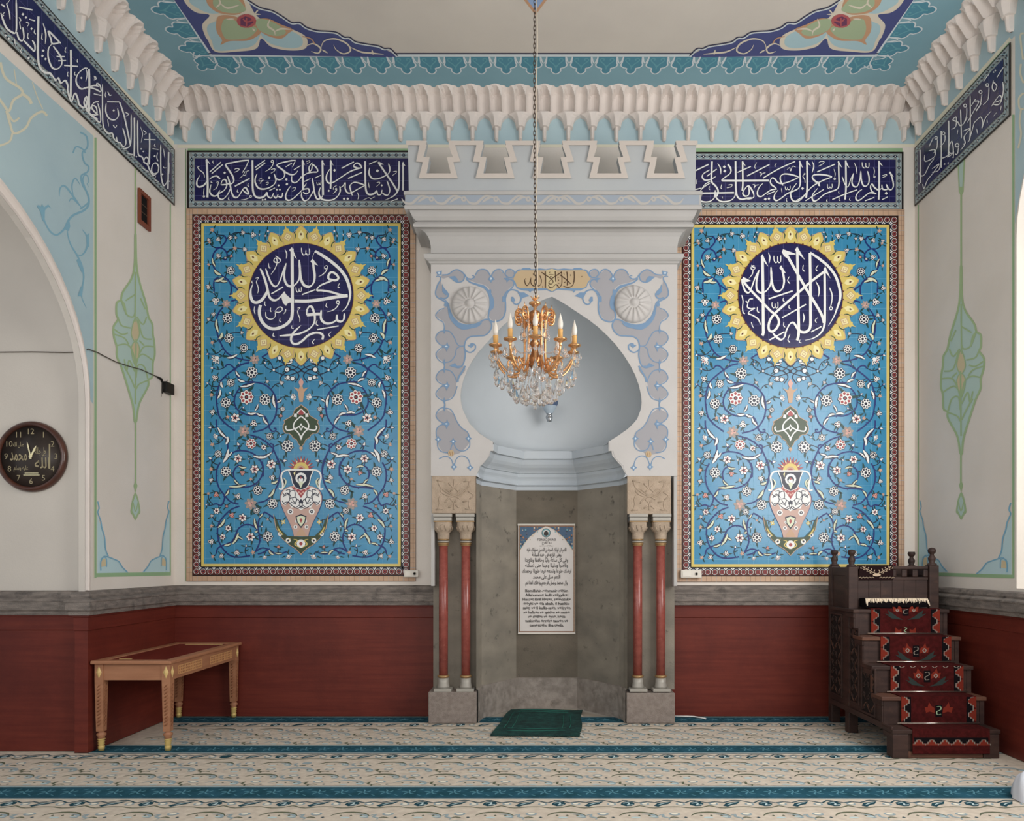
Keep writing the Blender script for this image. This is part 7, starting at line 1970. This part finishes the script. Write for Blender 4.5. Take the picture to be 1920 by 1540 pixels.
# central body
c = (HX, HY, 0)
mb = MB()
mb.lathe([(r * K, hz(y)) for r, y in ((.5, 556), (2.0, 560), (2.5, 565), (11, 568), (11.5, 570), (6, 574), (3, 577), (2.4, 582), (2.2, 592), (2.2, 600))][::-1], c, cg, 20)
for q in range(6):
    a = 2 * PI * q / 6 + .3; mb.tube([(HX, HY, hz(566)), (HX + .015 * math.cos(a), HY + .015 * math.sin(a), hz(560)), (HX + .035 * math.cos(a), HY + .035 * math.sin(a), hz(556))], [.005, .006, .001], cg, 5)
mb.build('top_crown', e)
mb = MB(); mb.lathe([(r * K, hz(y)) for r, y in ((1, 622), (4, 619), (7, 616), (11.5, 613), (11.5, 610), (8, 607), (10.5, 603), (11.5, 599), (10, 595), (12, 592), (11.5, 588), (8, 584), (3, 582))], c, cg2, 24); mb.build('upper_drum', e)
mb = MB(); mb.lathe([(r * K, hz(y)) for r, y in ((.8, 698), (3, 695), (6, 692), (11, 687), (12, 684), (9, 681), (12.5, 676), (12.5, 671), (8, 665), (5.5, 655), (7, 650), (9.5, 646), (9, 642), (3, 636), (2.4, 620), (2.4, 600))], c, cg2, 24); mb.build('lower_vase', e)
# arm
def arm_path():
    p = [(29.5, 596), (27, 600), (29, 606), (34.5, 606), (38, 599), (37, 589), (32, 583.5), (26, 584), (22.5, 590), (21, 600), (20.4, 620), (20.2, 645), (20.5, 670), (22.5, 686), (27, 697), (34, 703.5), (43, 704.5), (54, 701), (64, 692), (71, 681), (75.5, 671), (76.5, 664)]
    return p
def crystal_mesh(l, r):
    mb = MB(); seg = 8
    mb.lathe([(.0006, 0), (.0014, -.10 * l), (r * .42, -.30 * l), (r * .85, -.55 * l), (r, -.74 * l), (r * .72, -.9 * l), (.0005, -l)], (0, 0, 0), crys, seg, smooth=False)
    o = mb.build('tmp', local=True); me = o.data; bpy.data.objects.remove(o); return me
CM = {'s': crystal_mesh(.055, .0125), 'm': crystal_mesh(.082, .018), 'l': crystal_mesh(.108, .023)}
def drop(x, y, z, k, parent=e):
    o = bpy.data.objects.new('crystal_drop', CM[k]); COL.objects.link(o); o.parent = parent; o.location = Vector((x, y, z)) - EO; o.rotation_euler = (0, 0, (x * 37 + y * 91) % 1.5)
    return o
def arm(a, first=None):
    ca, sa = math.sin(a), -math.cos(a)
    q = lambda r, y, off=0: Vector((r * K * ca - off * sa, r * K * sa + off * ca, hz(y) - EO.z))
    if first: 
        r = first.copy(); COL.objects.link(r); r.parent = e; r.rotation_euler = (0, 0, a); r.location = (0, 0, 0)
        for ch in first.children: c2 = ch.copy(); COL.objects.link(c2); c2.parent = r
        return r
    r0 = bpy.data.objects.new('arm', None); COL.objects.link(r0); r0.parent = e; r0.location = (0, 0, 0)
    def L(mb, n): o = mb.build(n, r0, local=True); return o
    mb = MB(); pts = crom(arm_path(), 3.5); mb.tube([q(*p) for p in pts], .0080, cg, 8)
    mb.tube([q(*p) for p in crom([(20.4, 660), (22, 676), (28, 688), (35, 692), (41, 689), (42, 683), (38, 680), (35, 684)], 3)], .006, cg, 6)
    mb.tube([q(*p) for p in crom([(42, 703), (50, 694), (53, 686), (50, 680), (46, 683), (47, 688)], 3)], .0055, cg, 6)
    for y in (589, 595, 601): mb.lathe([(.0006, .009), (.010, .004), (.012, 0), (.010, -.005), (.0006, -.009)], q(33, y), cg, 7)
    mb.tube([q(33, 584), q(33, 575)], [.005, .0012], cg, 5)
    L(mb, 'scroll_tube')
    cx = q(76.5, 0); cc = (cx.x, cx.y, 0); Z = lambda y: hz(y) - EO.z
    mb = MB(); mb.lathe([(1.5 * K, Z(668)), (3 * K, Z(665)), (2.6 * K, Z(661)), (5 * K, Z(658.5)), (11.5 * K, Z(656)), (12.5 * K, Z(654)), (11 * K, Z(655)), (4.5 * K, Z(656.5)), (.5 * K, Z(656.5))], cc, cg, 16); L(mb, 'drip_cup')
    mb = MB(); mb.lathe([(4.3 * K, Z(656)), (4.3 * K, Z(640)), (4.8 * K, Z(639)), (4.6 * K, Z(637)), (.3 * K, Z(637))], cc, cwx, 14); L(mb, 'candle_sleeve')
    mb = MB(); mb.lathe([(3.0 * K, Z(637)), (4.6 * K, Z(632)), (5.0 * K, Z(627)), (4.0 * K, Z(621)), (2.2 * K, Z(615)), (.9 * K, Z(610)), (.15 * K, Z(607))], cc, cbl, 14); L(mb, 'flame_bulb')
    return r0
NA = 10; a0 = .02; f_ = None
for k in range(NA):
    if k == 0: f_ = arm(0.0)
    else: arm(2 * PI * k / NA + a0, f_)
f_.rotation_euler = (0, 0, a0)
rr = random.Random(11)
pol = lambda r, a, y: (HX + r * K * math.sin(a), HY - r * K * math.cos(a), hz(y))
for k in range(NA):
    a = 2 * PI * k / NA + a0
    for da, rad, y, s in ((-.14, 79, 664, 'm'), (.14, 79, 666, 'm'), (0, 87, 668, 's'), (0, 75, 692, 'l'), (.22, 62, 702, 'l'), (-.1, 48, 712, 'l'), (.3, 24, 618, 'm')):
        drop(*pol(rad, a + da, y), s)
for k in range(9):
    a = 2 * PI * k / 9 + .1; drop(*pol(38, a, 726), 'l')
for k in range(8):
    a = 2 * PI * k / 8; drop(*pol(23, a, 730), 'l')
drop(HX, HY, hz(700), 'l'); drop(HX, HY, hz(728), 'l'); drop(HX, HY, hz(754), 's'); drop(*pol(20, 5.9, 742), 'm')
# bead strands
def strand(p0, p1, sag, n):
    mb = MB(); p0, p1 = Vector(p0), Vector(p1)
    for j in range(n + 1):
        t = j / n; p = p0.lerp(p1, t); p.z -= sag * 4 * t * (1 - t)
        mb.lathe([(.0004, -.0065), (.0058, -.002), (.0058, .002), (.0004, .0065)], p, crys, 6, smooth=False)
    mb.build('bead_strand', e, fix=False)
for k in range(8):
    a = 2 * PI * k / 8 + .25
    strand(pol(18, a, 696), pol(26, a, 729), 0, 9)
for k in range(NA):
    a = 2 * PI * k / NA + a0 + .12; strand(pol(26, a, 606), pol(26, a, 622), 0, 4)
    b = a0 + 2 * PI * k / NA; strand(pol(70, b + .05, 672), pol(70, b + 2 * PI / NA - .05, 672), .03, 11)
